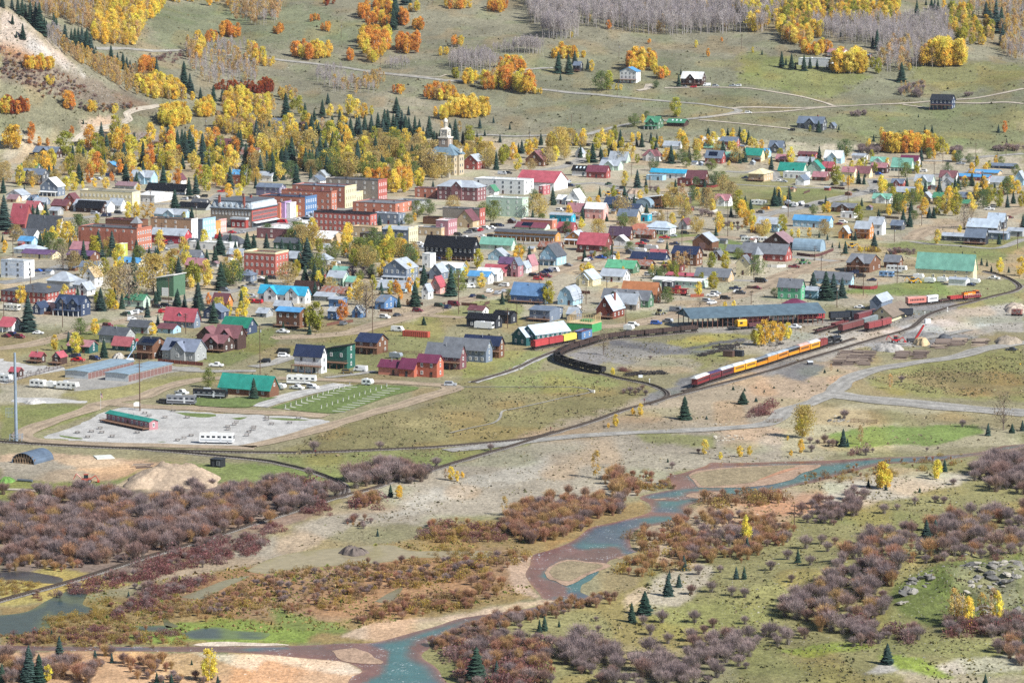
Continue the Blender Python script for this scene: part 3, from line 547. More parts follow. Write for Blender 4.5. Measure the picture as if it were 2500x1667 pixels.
def wing(root,off,W,L,h,r,kind,wc,rc,ft,rs):
 """one volume of a building: walls, roof and everything on them, as children of root"""
 base=Matrix.Translation(off)
 def put(name,b,mats):
  o=b.obj(name,mats,root);o.matrix_local=base;return o
 wm,rm=wallm(wc),roofm(rc);o_=ft.get('ov',.45 if W > 5 else .28);deep=rs > 5.0 or 'hero' in ft
 b=MB();rb=MB()
 hip=kind == 'hip'
 if kind in 'fs':
  a=L/2 if kind == 'f' else W/2;pk='gambrel' if 'gambrel' in ft else 'gable';p=wall_profile(pk,a,h,r);e=W/2 if kind == 'f' else L/2
  ax='x' if kind == 'f' else 'y';b.prism(p,-e,e,ax);rb.prism(roof_profile(p,o_),-e-o_,e+o_,ax)
 elif kind == 'shed':
  p=wall_profile('shed',W/2,h,r);b.prism(p,-L/2,L/2,'y');rb.prism(roof_profile(p,.5,.3),-L/2-.5,L/2+.5,'y')
 elif kind in ('qf','qs'):
  a=L/2 if kind == 'qf' else W/2;e=W/2 if kind == 'qf' else L/2;p=wall_profile('arch',a,h,r);ax='x' if kind == 'qf' else 'y'
  b.prism([(x*.985,z*.985) for x,z in p],-e+.2,e-.2,ax);out=[q for q in p if q[1] >= h-.01];q=[(x*.99,z) for x,z in out]+[(x*1.02,z*1.02+.02) for x,z in out[::-1]];rb.prism(q,-e,e,ax)
 elif hip:
  b.box(-W/2,W/2,-L/2,L/2,-1.2,h);o2=o_+.15;d=min(W,L)/2;k=.0 if 'pyr' in ft else .05;flat=ft.get('deckflat')
  if W >= L: t=[(-W/2+d,-k),(W/2-d,-k),(W/2-d,k),(-W/2+d,k)]
  else: t=[(-k,-L/2+d),(k,-L/2+d),(k,L/2-d),(-k,L/2-d)]
  if flat: t=[(x*(1-flat)+sx*W/2*flat,y*(1-flat)+sy*L/2*flat) for (x,y),(sx,sy) in zip(t,((-1,-1),(1,-1),(1,1),(-1,1)))]
  lo=[(-W/2-o2,-L/2-o2,h+.02),(W/2+o2,-L/2-o2,h+.02),(W/2+o2,L/2+o2,h+.02),(-W/2-o2,L/2+o2,h+.02)]
  rb.hexa([(x,y,z-.14) for x,y,z in lo]+lo);rb.hexa([(x*.999,y*.999,z+.003) for x,y,z in lo]+[(x,y,h+r) for x,y in t])
 else:  # flat roof behind a parapet
  pr=max(.35,min(r,1.2));b.box(-W/2,W/2,-L/2,L/2,-1.2,h);w=.3
  for x0,x1,y0,y1 in ((-W/2,W/2,-L/2,-L/2+w),(-W/2,W/2,L/2-w,L/2),(-W/2,-W/2+w,-L/2+w,L/2-w),(W/2-w,W/2,-L/2+w,L/2-w)): b.box(x0,x1,y0,y1,h+.002,h+pr)
  rb.box(-W/2+w+.01,W/2-w-.01,-L/2+w+.01,L/2-w-.01,h+.01,h+.06)
  if W*L > 130: rb.box(-W*.2,-W*.2+1.6,-1,.6,h+.06,h+1.0).box(W*.22,W*.22+1.1,L*.1,L*.1+1.1,h+.06,h+.8)
  cm=MB();c=.12
  for x0,x1,y0,y1 in ((-W/2-c,W/2+c,-L/2-c,-L/2+w),(-W/2-c,W/2+c,L/2-w,L/2+c),(-W/2-c,-W/2+w,-L/2+w+.002,L/2-w-.002),(W/2-w,W/2+c,-L/2+w+.002,L/2-w-.002)): cm.box(x0,x1,y0,y1,h+pr+.002,h+pr+ft.get('cornice_h',.14))
  put('cornice',cm,mat(PAL[ft.get('cornice','lgrey' if wc in ('white','cream') else rc)][0],'plain'))
 put('wall',b,wm);ro=put('roof',rb,rm)
 frame='d' if wc in ('white','lgrey','silver') or 'df' in ft else 'w'
 rnd=random.Random(int(abs(root.location[0]*31+root.location[1]*17+off[0]*7)))
 side='l' if ft.get('left') else 'r'
 dens=4.8 if 'few' in ft else 2.6 if 'many' in ft else 3.3
 def rowwin(face,length,hh,gable=0,ground=True):
  if 'now' in ft: return
  ns=max(1,int(round(hh/3.05)));n=int((length-1.0)/dens);fm=base @ face_m(face,W,L)
  if n < 1 and length > 2: n=1
  sx=.85 if length > 4 else .75
  for q in range(ns):
   z=hh/ns*q+min(1.75,hh/ns*.58)
   for i in range(n):
    x=(i+.5-n/2)*(length-.6)/max(n,1)
    if q == 0 and ground and face == 'f' and i == n//2 and 'nod' not in ft and off[2] == 0: continue
    if rnd.random() < .12 and 'many' not in ft: continue
    add_window(root,fm @ Matrix.Translation((x,0,z)),frame,(sx,1,min(1,hh/ns/2.9)*ft.get('wh',1)),deep)
  if gable > 1.7: add_window(root,fm @ Matrix.Translation((0,0,hh+gable*.33)),frame,(.85,1,.8),deep)
 rowwin('f',W,h,r if kind == 's' else 0);rowwin(side,L,h+(r if kind == 'shed' and side == 'r' else 0),r if kind == 'f' else 0)
 if 'nod' not in ft and 'now' not in ft and off[2] == 0:
  n=int((W-1.0)/dens);d=place('door',DOORS[rnd.randrange(5)],root);d.matrix_local=base @ face_m('f',W,L) @ Matrix.Translation((((n//2)+.5-n/2)*(W-.6)/max(n,1) if n else 0,0,.1))
 if 'g' in ft:  # row of garage doors on the right or front face
  f,n,gc_=ft['g'];fm=base @ face_m(f,W,L);ll=W if f == 'f' else L
  for i in range(n):
   g=place('garage_door',GDOOR[gc_],root);g.matrix_local=fm @ Matrix.Translation(((i+.5-n/2)*ll/n,0,0)) @ Matrix.Diagonal((min(1.25,ll/n/3.1),1,min(1.5,h/3.0*.95),1))
 if 'x' in ft or 'x2' in ft or 'x3' in ft:  # gables that break through the front slope
  k=3 if 'x3' in ft else 2 if 'x2' in ft else 1;cw=min(W/(k+.8),6.5);cr=min(r*.9,cw*.52)
  for i in range(k):
   x=(i+.5-k/2)*W/k*.92;y0=-L/2-ft.get('xo',.9);g=MB().prism([(x-cw/2,-1.2),(x+cw/2,-1.2),(x+cw/2,h),(x,h+cr),(x-cw/2,h)],y0,0,'y')
   put('front_gable',g,wm);gr=MB().prism(roof_profile([(x-cw/2,h),(x,h+cr),(x+cw/2,h)],.35,.18,.05),y0-.4,L*.1,'y');put('gable_roof',gr,rm)
   if 'now' not in ft: add_window(root,base @ Matrix.Translation((x,y0,h*.55)),frame,(1.1,1,.95),deep);add_window(root,base @ Matrix.Translation((x,y0,h+cr*.3)),frame,(.8,1,.7),deep)
 if 'D' in ft:  # roof dormers on the front slope
  k=ft['D']
  for i in range(k):
   x=(i+.5-k/2)*W/k*.85;y0=-L/2*.72;z0=h+r*.28;q=MB().prism([(x-.9,z0-.6),(x+.9,z0-.6),(x+.9,z0+1.0),(x,z0+1.75),(x-.9,z0+1.0)],y0,-.1,'y')
   put('dormer',q,wm);put('dormer_roof',MB().prism(roof_profile([(x-.9,z0+1.0),(x,z0+1.75),(x+.9,z0+1.0)],.25,.12,.04),y0-.25,0,'y'),rm);add_window(root,base @ Matrix.Translation((x,y0,z0+.45)),frame,(.8,1,.6),deep)
 if 'p' in ft:  # porch along the front
  q=MB().hexa([(-W/2,-L/2-2.4,2.35),(W/2,-L/2-2.4,2.35),(W/2,-L/2-.02,2.75),(-W/2,-L/2-.02,2.75),(-W/2,-L/2-2.4,2.5),(W/2,-L/2-2.4,2.5),(W/2,-L/2-.02,2.95),(-W/2,-L/2-.02,2.95)]);put('porch_roof',q,rm)
  n=max(2,int(W/2.6))
  for i in range(n+1):
   x=-W/2+.12+i*(W-.24)/n;put('porch_post',MB().box(x-.09,x+.09,-L/2-2.3,-L/2-2.1,-.5,2.38),WFRAME)
 if 'd' in ft:  # raised timber deck with railing
  z=ft['d'] if isinstance(ft['d'],float) else 1.2;y0=-L/2-3;q=MB().box(-W/2,W/2+.6,y0,-L/2-.02,z-.22,z);put('deck',q,mat('7a5a44','wood'))
  r_=MB().box(-W/2,W/2+.6,y0,y0+.08,z+.85,z+.95).box(W/2+.52,W/2+.6,y0+.08,-L/2,z+.85,z+.95)
  for x in np.arange(-W/2+.05,W/2+.6,.8): r_.box(x,x+.07,y0,y0+.07,z+.002,z+.85)
  put('railing',r_,mat('6a4c3a','wood'));n=max(2,int(W/3))
  for i in range(n+1): x=-W/2+.2+i*(W-.2)/n;put('deck_post',MB().box(x-.1,x+.1,y0+.1,y0+.3,-1.5,z-.222),mat('6a4c3a','wood'))
 if 's' in ft and kind in 'f':
  n=max(1,int(W*.6/6.2));sl=math.atan2(r,L/2)
  for i in range(n):
   q=place('solar_panel',SOLARM,root);q.matrix_local=base @ Matrix.Translation((-W*.32+i*6.4,-L/2*.82,h+r*.18+.3)) @ Matrix.Rotation(sl,4,'X')
 if 'l' in ft and kind == 'f':
  sl=math.atan2(r,L/2)
  for i in range(3): q=MB().box(-.5,.5,-.8,.8,0,.12).obj('skylight',mat('d8e6ee','glass'),root);q.matrix_local=base @ Matrix.Translation(((i-1)*W*.24,-L*.22,h+r*.56+.25)) @ Matrix.Rotation(sl,4,'X')
 if 'c' in ft: q=place('chimney',CHIM,root);q.matrix_local=base @ Matrix.Translation((W*.22,L*.06,h+r))
 elif rnd.random() < .45 and kind in 'fs' and off[2] == 0 and 'now' not in ft: q=place('stove_pipe',PIPE,root);q.matrix_local=base @ Matrix.Translation((W*.2*(rnd.random()-.3),-L*.12,h+r*.8))
 if 'awn' in ft:  # shop awning on the street side
  put('awning',MB().hexa([(W/2+.02,-L/2+.4,2.9),(W/2+1.5,-L/2+.4,2.5),(W/2+1.5,L/2-.4,2.5),(W/2+.02,L/2-.4,2.9),(W/2+.02,-L/2+.4,3.05),(W/2+1.5,-L/2+.4,2.62),(W/2+1.5,L/2-.4,2.62),(W/2+.02,L/2-.4,3.05)]),mat('c8ccd0','metal'))
 if 'F' in ft:  # painted street front on the right wall
  q=MB().box(W/2+.01,W/2+.22,-L/2,L/2,-1,h+max(.35,min(r,1.2))+.3).box(W/2+.22,W/2+.42,-L/2-.05,L/2+.05,h+.2,h+.6);put('street_front',q,mat(PAL[ft['F']][0],'wall'))
  n=max(1,int(L/2.4));ns=max(1,int(h/3.2))
  for k in range(ns):
   for i in range(n): add_window(root,base @ Matrix.Translation((W/2+.22,(i+.5-n/2)*(L-.6)/n,1.7+k*h/ns)) @ Matrix.Rotation(math.pi/2,4,'Z'),'d' if ft['F'] in ('white','cream') else 'w',(.95,1,1.05 if k else 1.2),deep)
def parse_ft(s):
 ft={}
 for w in s.split():
  if '=' in w:
   k,v=w.split('=')
   ft[k]=('frg'.find(v[0]) >= 0 and k == 'g' and (v.split(':')[0],int(v.split(':')[1]),v.split(':')[2])) or (v if k in ('F','cornice','name') else float(v)) if k != 'D' else int(v)
  else: ft[w]=True
 return ft
HOUSES={}
def house(line):
 """tile x y front-width side-width wall-height roof-rise roof-kind wall roof features | label @ landmark;  '+ ...' lines add wings"""
 head,_,lab=line.partition('|');lab,_,lm=lab.partition('@');lab=lab.strip();lm=lm.strip()
 w=head.split();root=None
 if w[0] == '+': root=HOUSES['last'];w=w[1:]
 t,x,y,wf,ws,hp,rp=w[0],*map(float,w[1:7]);kind,wc,rc=w[7:10];ft=parse_ft(' '.join(w[10:]))
 N=ground(t,x,y);s=scale_at(N);k=T[t][2];rot=ft.get('rot',-25.5);th=math.radians(abs(rot))
 W=max(wf/k/(s*math.cos(th)),2.2);L=ws/k/(s*math.sin(th));L=min(max(L,ft.get('L',6.0 if W < 12 else 8.0) if ws < 32 else 3.0),60)
 h=hp/k/s;r=rp/k/s;r=max(r-L/2*math.sin(math.atan2(CAM_H-N.z,N.y)),min(W,L)*.12) if kind in ('f','hip') else r;yaw=math.radians(rot);v=Vector((math.cos(yaw),math.sin(yaw),0));u=Vector((-math.sin(yaw),math.cos(yaw),0))
 if rot > 0: c=N+v*(W/2)+u*(L/2);ft['left']=True
 else: c=N-v*(W/2)+u*(L/2)
 if root is None:
  nm=ft.get('name') or ('log_cabin' if 'log' in wc else 'shed' if W < 6 and h < 3.2 else 'commercial_building' if kind == 'flat' and W > 7 else 'house')
  z=float(min(N.z,H(c.x,c.y)));root=empty(nm,(c.x,c.y,z),yaw);HOUSES['last']=root;HOUSES['yaw']=yaw
  cat={'house': 'house','shed': 'shed','log_cabin': 'cabin','commercial_building': 'building'}.get(nm,nm.replace('_',' '))
  rt={'f': 'gabled','s': 'gabled','hip': 'hipped','flat': 'flat','shed': 'slanting','qf': 'arched','qs': 'arched'}[kind]
  big='small ' if W*L < 45 else 'long ' if W > 16 else ''
  st='two storey ' if h > 5.6 else ''
  auto=f"{big}{st}{PAL[wc][1]} {cat} with {PAL[rc][1]} {rt} roof"
  if 'x2' in ft: auto += ' and twin gables'
  elif 'D' in ft: auto += ' and dormers'
  elif 'd' in ft: auto += ' and deck'
  elif 's' in ft: auto += ' and solar panels'
  tag(root,lab or auto,cat,None,not lab,(c.x,c.y,z+h/2))
  if lm: landmark(lm,(c.x,c.y,z+h/2))
  off=Vector((0,0,0))
 else:
  d=c-root.location;y0=-root.rotation_euler.z;off=Vector((d.x*math.cos(y0)-d.y*math.sin(y0),d.x*math.sin(y0)+d.y*math.cos(y0),0.0))
 wing(root,off,W,L,h,r,kind,wc,rc,ft,s*.41*2.44)
 return root,W,L,h,r
HTXT='''
a0 515 1460 225 20 60 50 f dbrown bluegrey x d | dark timber cabin with blue grey roof and deck below the rocky slope @ cabin below the rocky slope
b0 330 78 170 10 30 45 f dgrey greenroof
b0 388 195 262 20 95 50 f dgrey bluegrey x d | weathered dark grey house with blue grey roof and high deck @ weathered dark grey house
a0 2100 1400 200 25 65 60 f dbrown maroon x | dark house with maroon metal roof and cream gable among the spruces
a0 1475 1505 180 15 75 15 f char bluegrey
b0 1055 85 100 15 60 40 s tan sky | tan cottage with bright sky blue roof under the big spruce
a1 12 1470 160 40 50 60 f mint rust
a1 275 1210 140 20 70 50 f tan bluegrey
a1 440 1245 70 20 70 50 s dbrown dbrown
a1 155 1280 60 10 35 30 s maroon maroon
a1 660 1345 115 125 70 45 shed white maroon many | white three storey house with slanting maroon roof and many windows @ white slant-roofed house
a1 680 1450 100 15 40 45 f bluegrey char
a1 610 1470 140 20 55 30 f blue bluegrey
a1 500 1530 135 20 50 60 hip white brown
b1 145 165 130 15 55 35 f white silver
b1 640 150 95 20 40 45 s white silver
b1 590 200 110 50 45 40 s white bluegrey
b1 800 135 95 20 25 35 f tan brown
a1 2030 1560 120 70 80 55 s red silver | red house with pale metal roof right beside the courthouse
a1 2345 1440 75 30 40 40 f tan bluegrey
a2 620 662 60 10 60 35 f char bluegrey d | dark cabin half hidden behind hillside spruces
a2 1140 765 148 18 105 38 s white sky many d=2.6 | white hillside house with blue roof and tall gable windows @ white hillside house
a2 1740 788 185 18 65 60 f dbrown white x xo=2 d | dark timber hillside house with white roof and central gable @ dark white-roofed hillside house
a2 1335 1190 110 60 65 55 f green greenroof x p | green roofed two storey house beside the hill road @ green-roofed hill house
a2 1580 1168 155 30 38 34 f dbrown greenroof l now name=barn | long dark barn with green roof and three skylights
a2 1890 1355 145 30 40 50 f lblue white x
a2 2060 1375 140 20 75 40 f red bluegrey
a2 1530 1375 140 15 35 40 f white silver
a2 1350 1485 150 30 50 60 hip white pinkbrown x c
a2 1050 1500 160 40 30 75 f mint silver
a2 975 1568 170 30 45 50 f mint silver x
a2 640 1450 60 30 40 45 s white silver
a2 285 1530 160 25 60 80 s brown pinkbrown
a2 1925 1505 150 40 55 65 f red bluegrey s
a2 1930 1385 165 10 25 30 f grey mintroof
a2 2055 1490 120 20 45 45 f brown mintroof
a2 2285 1485 150 40 60 60 f cream tealgreen
a2 2345 1450 45 40 45 40 f lblue sky
a3 1685 1005 185 25 85 48 f navy char d=3.0 many | dark blue barn house standing alone on the hillside @ dark blue barn house
a3 500 1205 225 25 70 60 f dgrey bluegrey x c | slate grey stone house with chimney on the low rise @ slate grey house on the rise
a3 605 1188 45 18 30 28 s dgrey bluegrey nod
a3 690 528 140 60 45 30 f white roseroof d
a3 590 622 300 20 75 0 flat white white now nod name=water_tank | long white wall of the reservoir behind small spruces @ white reservoir
a3 930 543 85 20 35 12 f brown bluegrey
a3 130 1410 120 20 55 60 f dgrey bluegrey x
a3 185 1495 110 10 35 40 f brown roseroof
a3 430 1455 150 10 35 25 f red maroon
a3 410 1510 135 10 25 40 f white silver
a3 670 1505 150 40 55 65 f lblue white x
a3 885 1482 110 15 50 20 f white silver
a3 1085 1520 140 30 35 40 f white mintroof x
b3 1080 90 130 30 55 40 f dbrown roseroof many
b3 1310 70 170 40 40 80 f mint mintroof p | mint green cottage with big mint roof near the golden grove @ big mint-roofed cottage
a3 1370 1560 150 30 80 50 f white burgundy
b3 320 80 220 15 15 70 f mint tealgreen
b3 490 105 130 15 60 70 s mint tealgreen
b3 590 75 95 15 40 50 f red crimson
b3 345 140 200 10 50 8 flat white white
b3 330 200 75 65 50 40 s white bluegrey g=f:1:e6e6e2 now
b3 530 160 120 15 40 45 f brown roseroof
b2 2310 165 135 100 70 50 hip tan cream d | big tan chalet with pale hipped roof @ tan chalet
b3 790 130 110 20 55 45 f cream roseroof
b3 930 130 140 20 45 60 f cream pinkbrown
b3 1235 210 100 25 30 40 f red bluegrey x
b3 1500 228 150 45 65 60 f mint silver x many
b3 1720 165 140 20 40 60 f white pinkbrown x
b3 1690 250 90 40 70 45 s white greyroof
b3 2020 160 290 20 35 25 f red sky many
b3 2110 105 260 15 20 25 f tan sky
b3 2260 50 210 10 25 25 f navy bluegrey
b3 2180 205 135 30 35 50 f white silver
b3 2345 200 80 30 60 70 s lblue silver
b3 1330 305 150 15 45 45 f navy silver
b3 1490 355 90 25 40 50 s tan silver
b3 1900 350 145 20 40 45 f brown bluegrey
b3 1840 395 100 10 30 35 f brown greenroof
b3 1600 370 85 10 60 45 f tan greenroof
b3 1115 367 150 20 45 45 f white mintroof x
b3 790 450 200 25 45 40 f brown greyroof x
b3 560 592 320 45 65 45 f lblue sky | long light blue house with bright blue metal roof @ long blue-roofed house
b3 790 500 120 10 40 10 flat white silver
b3 930 690 130 50 95 65 f ochre silver many d=3.2 | ochre timber condominium with silver metal roof @ ochre condominium
+ b3 1045 655 118 45 100 65 f white silver many
b3 1225 610 95 20 45 45 f dgrey bluegrey
b3 735 688 85 45 55 55 s ochre lightsilver
b3 190 790 230 80 60 90 s dbrown pinkgrey | dark plank barn with drooping mauve roof @ dark plank barn
b3 480 808 250 20 10 95 qf steel steel now name=quonset_shed | ribbed pale blue arched metal shed beside the plank barn @ arched blue shed
b3 160 900 400 70 70 90 f red greyroof | long barn red building with broad grey roof @ long barn-red building
b3 930 1000 200 130 85 85 f brown greyroof d=3 x | brown lodge with grey roofs and corner balcony @ brown lodge
+ b3 1200 960 130 20 60 60 f brown greyroof
b3 1880 1075 495 50 105 135 f cream mintroof few nod name=warehouse | big cream railway warehouse with mint green roof @ mint-roofed warehouse
b3 1815 1122 150 50 55 20 f white silver now
b3 760 1115 330 35 55 60 f lblue greyroof | long light blue building with grey roof behind the pines
b3 300 1250 205 45 115 75 f greenlight greyroof many nod | bright green sheathed house with dark roof and window bands @ bright green house
b3 455 1235 130 8 70 35 f lblue silver
b3 310 1300 165 10 10 50 hip maroon burgundy now
b3 1125 1450 150 212 68 66 s cream shake ov=1.5 few hero name=railway_depot | cream railway depot with brown shake roof and wide eaves @ railway depot
c0 808 472 223 345 65 6 s lgrey steel g=r:13:7d5f5a now nod name=storage_building | long grey storage building with brown doors nearer the solar roofed houses @ upper storage building
c0 1178 497 223 335 70 6 s lgrey steel g=r:12:7d5f5a now nod name=storage_building | long grey storage building with brown doors nearer the campground @ lower storage building
c2 215 168 130 320 105 75 s dteal lightsilver rot=-46 many nod name=engine_house | deep green engine house with pale metal roof and white windows @ green engine house
+ c2 130 168 130 95 85 75 s dteal lightsilver rot=-46 nod
b3 1040 1345 100 130 80 55 s bluegrey silver now | weathered blue shed behind the depot
b3 2160 600 140 20 70 75 f dgrey lightsilver
b3 2100 620 260 20 35 75 f dgrey lightsilver
b3 1990 745 175 25 70 75 f char bluegrey d
b3 1810 715 210 10 45 30 f dgrey silver
b3 2190 700 170 20 60 15 f bluegrey silver
b3 2335 670 130 30 50 30 f grey silver
b0 530 300 170 25 90 75 s bluegrey white p | grey blue two storey house with white roof and front porch @ grey-blue white-roofed house
b0 200 340 150 60 50 45 s white silver
b0 150 355 90 10 30 40 f tan pinkgrey
b0 410 380 110 10 30 40 f bluegrey silver
b0 320 340 65 10 20 30 f sky bluegrey
b0 230 610 150 60 70 170 f red crimson L=15 | old hall with big crimson roof and red gable @ crimson-roofed hall
b0 340 430 120 10 30 55 f white pinkred
b0 605 435 145 60 50 55 f brown maroon
b0 680 375 90 20 50 50 s red maroon
b0 1215 385 510 60 105 18 flat cream char many | long cream two storey hotel with black flat roof @ long cream hotel
b0 985 450 330 20 60 50 f white silver
b0 1110 435 120 30 55 60 f white silver
b0 930 455 250 25 45 65 f dbrown black
b0 530 475 80 15 45 30 f grey silver
b0 1690 285 370 30 30 65 f white black
b0 1420 358 150 150 65 25 f white white many | white corner building with dark side windows @ white corner building
b0 1385 190 200 20 65 60 f lblue silver x
b0 1665 190 80 15 45 50 s white maroon
b0 2240 115 180 10 15 40 f white sky
b0 2205 210 230 45 75 20 flat brick maroon | low red brick hall under the blue roof @ low brick hall
b0 1230 235 180 10 30 35 f grey pinkgrey
b0 1890 430 270 15 25 45 f grey black now
b0 1880 380 130 20 20 35 f dgrey dgrey
b0 1690 510 290 30 40 50 f lblue silver x
b0 1755 710 390 50 190 8 flat tanbrick dgrey F=white few nod | tan brick block with ornate white street front @ tan brick block
b0 1690 740 325 15 80 60 f redbright silver few | bright red shop with long silver roof @ bright red shop
b0 1860 690 55 100 170 8 flat bluegrey greyroof F=lblue now nod
b0 1965 650 12 50 110 8 flat orange greyroof F=orange now nod
b0 2012 640 12 55 115 8 flat pink greyroof F=pink now nod
b0 1255 800 565 112 195 8 flat brick dgrey F=brick few nod hero | long red brick hall with corner turret @ brick hall with turret
b0 1290 592 340 15 60 10 flat brown maroon now nod
b0 545 665 320 45 60 125 f white dgrey few | white church with broad dark grey roof @ white church
b0 305 690 200 20 30 60 f white dgrey x
b0 290 755 130 30 45 40 f lblue sky
b0 350 835 240 20 45 45 hip white lightsilver
b0 480 880 300 10 45 40 f cream purple many | cream motel with long purple roof @ purple-roofed motel
b0 830 900 230 70 55 45 f brown purple
b0 222 1055 230 75 150 8 flat white lgrey few nod hero | white block with faded painted lettering on its wall @ white lettered block
b0 640 1160 220 85 80 90 hip grey silver l | grey house with steep silver hipped roof @ silver hipped house
b0 870 1135 115 60 100 80 s white tan
b0 890 1040 170 10 90 50 f white bluegrey
b0 800 1210 95 60 55 60 s white silver
b0 760 1160 100 20 50 45 f bluegrey silver
b0 430 1290 450 210 105 40 hip red dgrey many hero | long two storey red motel with dark hipped roof @ long red motel
b0 370 1385 75 65 60 50 s navy navy nod
b0 505 1370 100 10 90 8 flat pink white
b0 745 1400 250 70 110 80 f navy navy x2 p hero | navy blue victorian house with white trimmed twin gables @ navy victorian house
b0 1595 1220 165 90 165 30 shed green white g=f:1:e6e6e2 now nod name=workshop | tall green metal workshop with white doors @ green metal workshop
b0 1315 1320 180 10 70 50 f mint greenroof
b0 1780 1510 290 50 70 110 f bluegrey crimson D=1 hero | blue grey house with big crimson roof and dormer @ crimson-roofed blue house
b0 2030 1430 170 60 70 60 s navy bluegrey
b0 2080 1320 140 50 50 80 f ochre maroon
b0 2270 1568 250 80 65 90 f navy greenbright d | navy house with bright green metal roof @ bright green roofed house
b0 1355 1560 190 15 60 60 f grey dgrey
b0 1590 1560 150 60 45 45 f lblue maroon
b0 110 1545 130 75 60 75 f white crimson p
b0 2110 800 390 8 60 8 flat white white few
b0 2205 770 250 20 35 75 hip grey dgrey D=1
b0 1830 900 190 40 50 55 f bluegrey greyroof
b0 1860 760 150 10 30 40 f white dgrey
b0 2210 860 130 10 30 50 f bluegrey silver
b0 1865 1000 170 10 70 60 f brown roseroof
b0 2300 1085 110 20 60 55 hip bluegrey bluegrey
b0 1270 930 215 10 20 45 f cream sky
b0 840 830 210 10 40 70 f tan roseroof
b0 1115 855 45 30 110 5 flat chart white
b1 180 1030 300 105 190 10 flat brickred dgrey cornice=cream cornice_h=.9 many hero | three storey red brick town hotel with cream cornice @ brick town hotel
b1 690 430 470 45 165 8 flat brick maroon hero F=brick | red brick block with dark shop entrance @ red brick block
b1 815 410 495 95 190 10 flat brick bluegrey F=cream few nod | red brick block with pale stone front and solar roof @ pale-fronted brick block
b1 215 300 220 30 80 35 f purplegrey bluegrey
b1 450 490 440 95 175 8 flat brick navy F=blue few nod | brick block with bright blue street front @ blue-fronted block
b1 218 500 45 45 125 8 flat salmon greyroof F=salmon now nod
b1 264 500 10 48 140 8 flat lilac greyroof F=lilac now nod
b1 312 500 10 48 130 8 flat white greyroof F=white now nod
b1 364 490 10 85 95 8 flat yellow sky F=yellow now nod
b1 1120 345 490 75 185 8 flat stone dgrey F=brickred few nod | tall grey stone block with narrow brick front @ grey stone block
b1 917 350 12 120 80 8 flat cream greyroof F=cream now nod
b1 1280 460 400 140 85 8 flat brick greyroof few | long low red brick building with grey roof @ long low brick building
b1 1480 420 250 110 60 8 flat grey greyroof
b1 1650 315 195 40 80 10 flat brick bluegrey
b1 2030 345 370 80 125 65 hip marstone silver x | maroon stone museum with silver hipped roof @ maroon stone museum
b2 110 285 460 90 125 6 flat white white few hero | big white flat roofed hotel beside the red roofed garage @ big white hotel
b2 90 492 330 30 165 8 flat mint white few F=mint nod | mint green flat roofed block with dark canopy @ mint flat block
b1 2190 290 80 15 40 50 s white greenroof
b1 2050 570 340 50 145 8 flat stone greyroof F=brickred now nod | grey stone building with red brick front @ stone and brick building
b1 1990 590 150 60 70 90 s tan maroon
b1 1760 660 110 80 130 8 flat roseroof white F=roseroof few nod
b1 1680 560 150 10 60 6 flat brown dbrown now
b1 1700 665 230 10 70 8 flat tan silver
b1 1050 640 530 55 165 8 flat brickred black many hero cornice=char cornice_h=.7 L=22 | long brick hotel with black roof and dark arcade @ black-roofed brick hotel
b1 1310 560 250 30 90 8 flat bluegrey silver
b1 1090 680 215 10 90 8 flat tan tan
b1 1170 750 220 75 95 8 flat dbrown dgrey
b1 1400 740 240 80 130 30 f bluegrey silver F=cream
b1 365 700 370 10 90 8 flat marstone white L=24 few | maroon stone shop with broad white flat roof @ white-topped stone shop
b1 690 735 240 115 45 70 f tan white now
b1 385 800 230 10 70 45 f green dgrey
b1 655 940 110 15 60 60 hip grey silver
b1 650 800 80 10 30 35 f white silver
b1 370 905 85 10 40 60 f brown silver
b1 1990 895 450 60 120 100 f navyblack black many hero d p | near black timber lodge with two rows of windows @ black timber lodge
b1 1380 1090 215 100 125 80 s bluegrey silver many hero p | tall grey blue gabled inn with silver roof @ grey-blue gabled inn
b1 1700 1065 110 60 70 70 s bluegrey silver
b1 1880 1005 200 20 50 45 f lblue white x
b1 1600 955 75 25 120 8 flat white white
b1 1690 1195 95 55 70 85 s pink crimson | small pink barn house with crimson roof @ pink barn house
b1 2130 1105 185 50 70 45 f white sky
b1 2215 1080 190 50 70 50 f white white
b1 2290 1035 200 30 40 65 f pink crimson
b1 2280 890 150 20 45 60 s lblue silver
b1 2345 945 120 10 30 55 f purple purple
b1 2345 800 290 40 55 60 f mint mintroof
b2 400 720 560 45 72 26 f orange dgrey few hero p | long orange building with dark grey sloping roof @ long orange building
b1 800 1140 150 30 95 60 f mint silver
b1 820 1050 130 20 50 55 f tan mintroof
b1 900 1145 80 25 60 50 f white mintroof
b1 545 1215 210 30 40 95 f dbrown dbrown
b1 450 1285 440 45 80 75 f white turq x2 hero many | white row house with turquoise roof and twin gables @ turquoise-roofed row house
b1 815 1250 230 15 60 60 f grey rust
b1 700 1265 170 15 45 35 f grey silver
b1 780 1320 115 10 75 25 f blue silver
b1 1180 1340 90 110 70 65 f blue bluegrey
b1 1580 1245 60 45 75 60 s white silver
b1 1370 1175 260 10 30 70 f lblue silver
b1 400 1510 220 60 150 40 f brown sky d
b1 300 1350 140 35 45 45 f bluegrey silver
b1 960 1415 80 25 50 60 s blue silver
b1 95 1410 95 15 40 45 f grey silver
b1 735 1425 80 10 70 40 f blue silver
b1 2200 1515 270 60 85 50 f char black | modern black house with low roofs beside the white truck @ modern black house
+ b1 2340 1470 160 20 80 40 f char black
b1 2080 1385 135 10 40 40 f white maroon
b2 385 250 350 130 75 105 f white crimson g=r:4:e6e6e2 now nod hero name=garage | long white garage with crimson roof and four doors @ crimson-roofed garage
b2 285 290 40 65 80 5 flat pinkred white
b2 690 115 140 20 50 45 f white black l
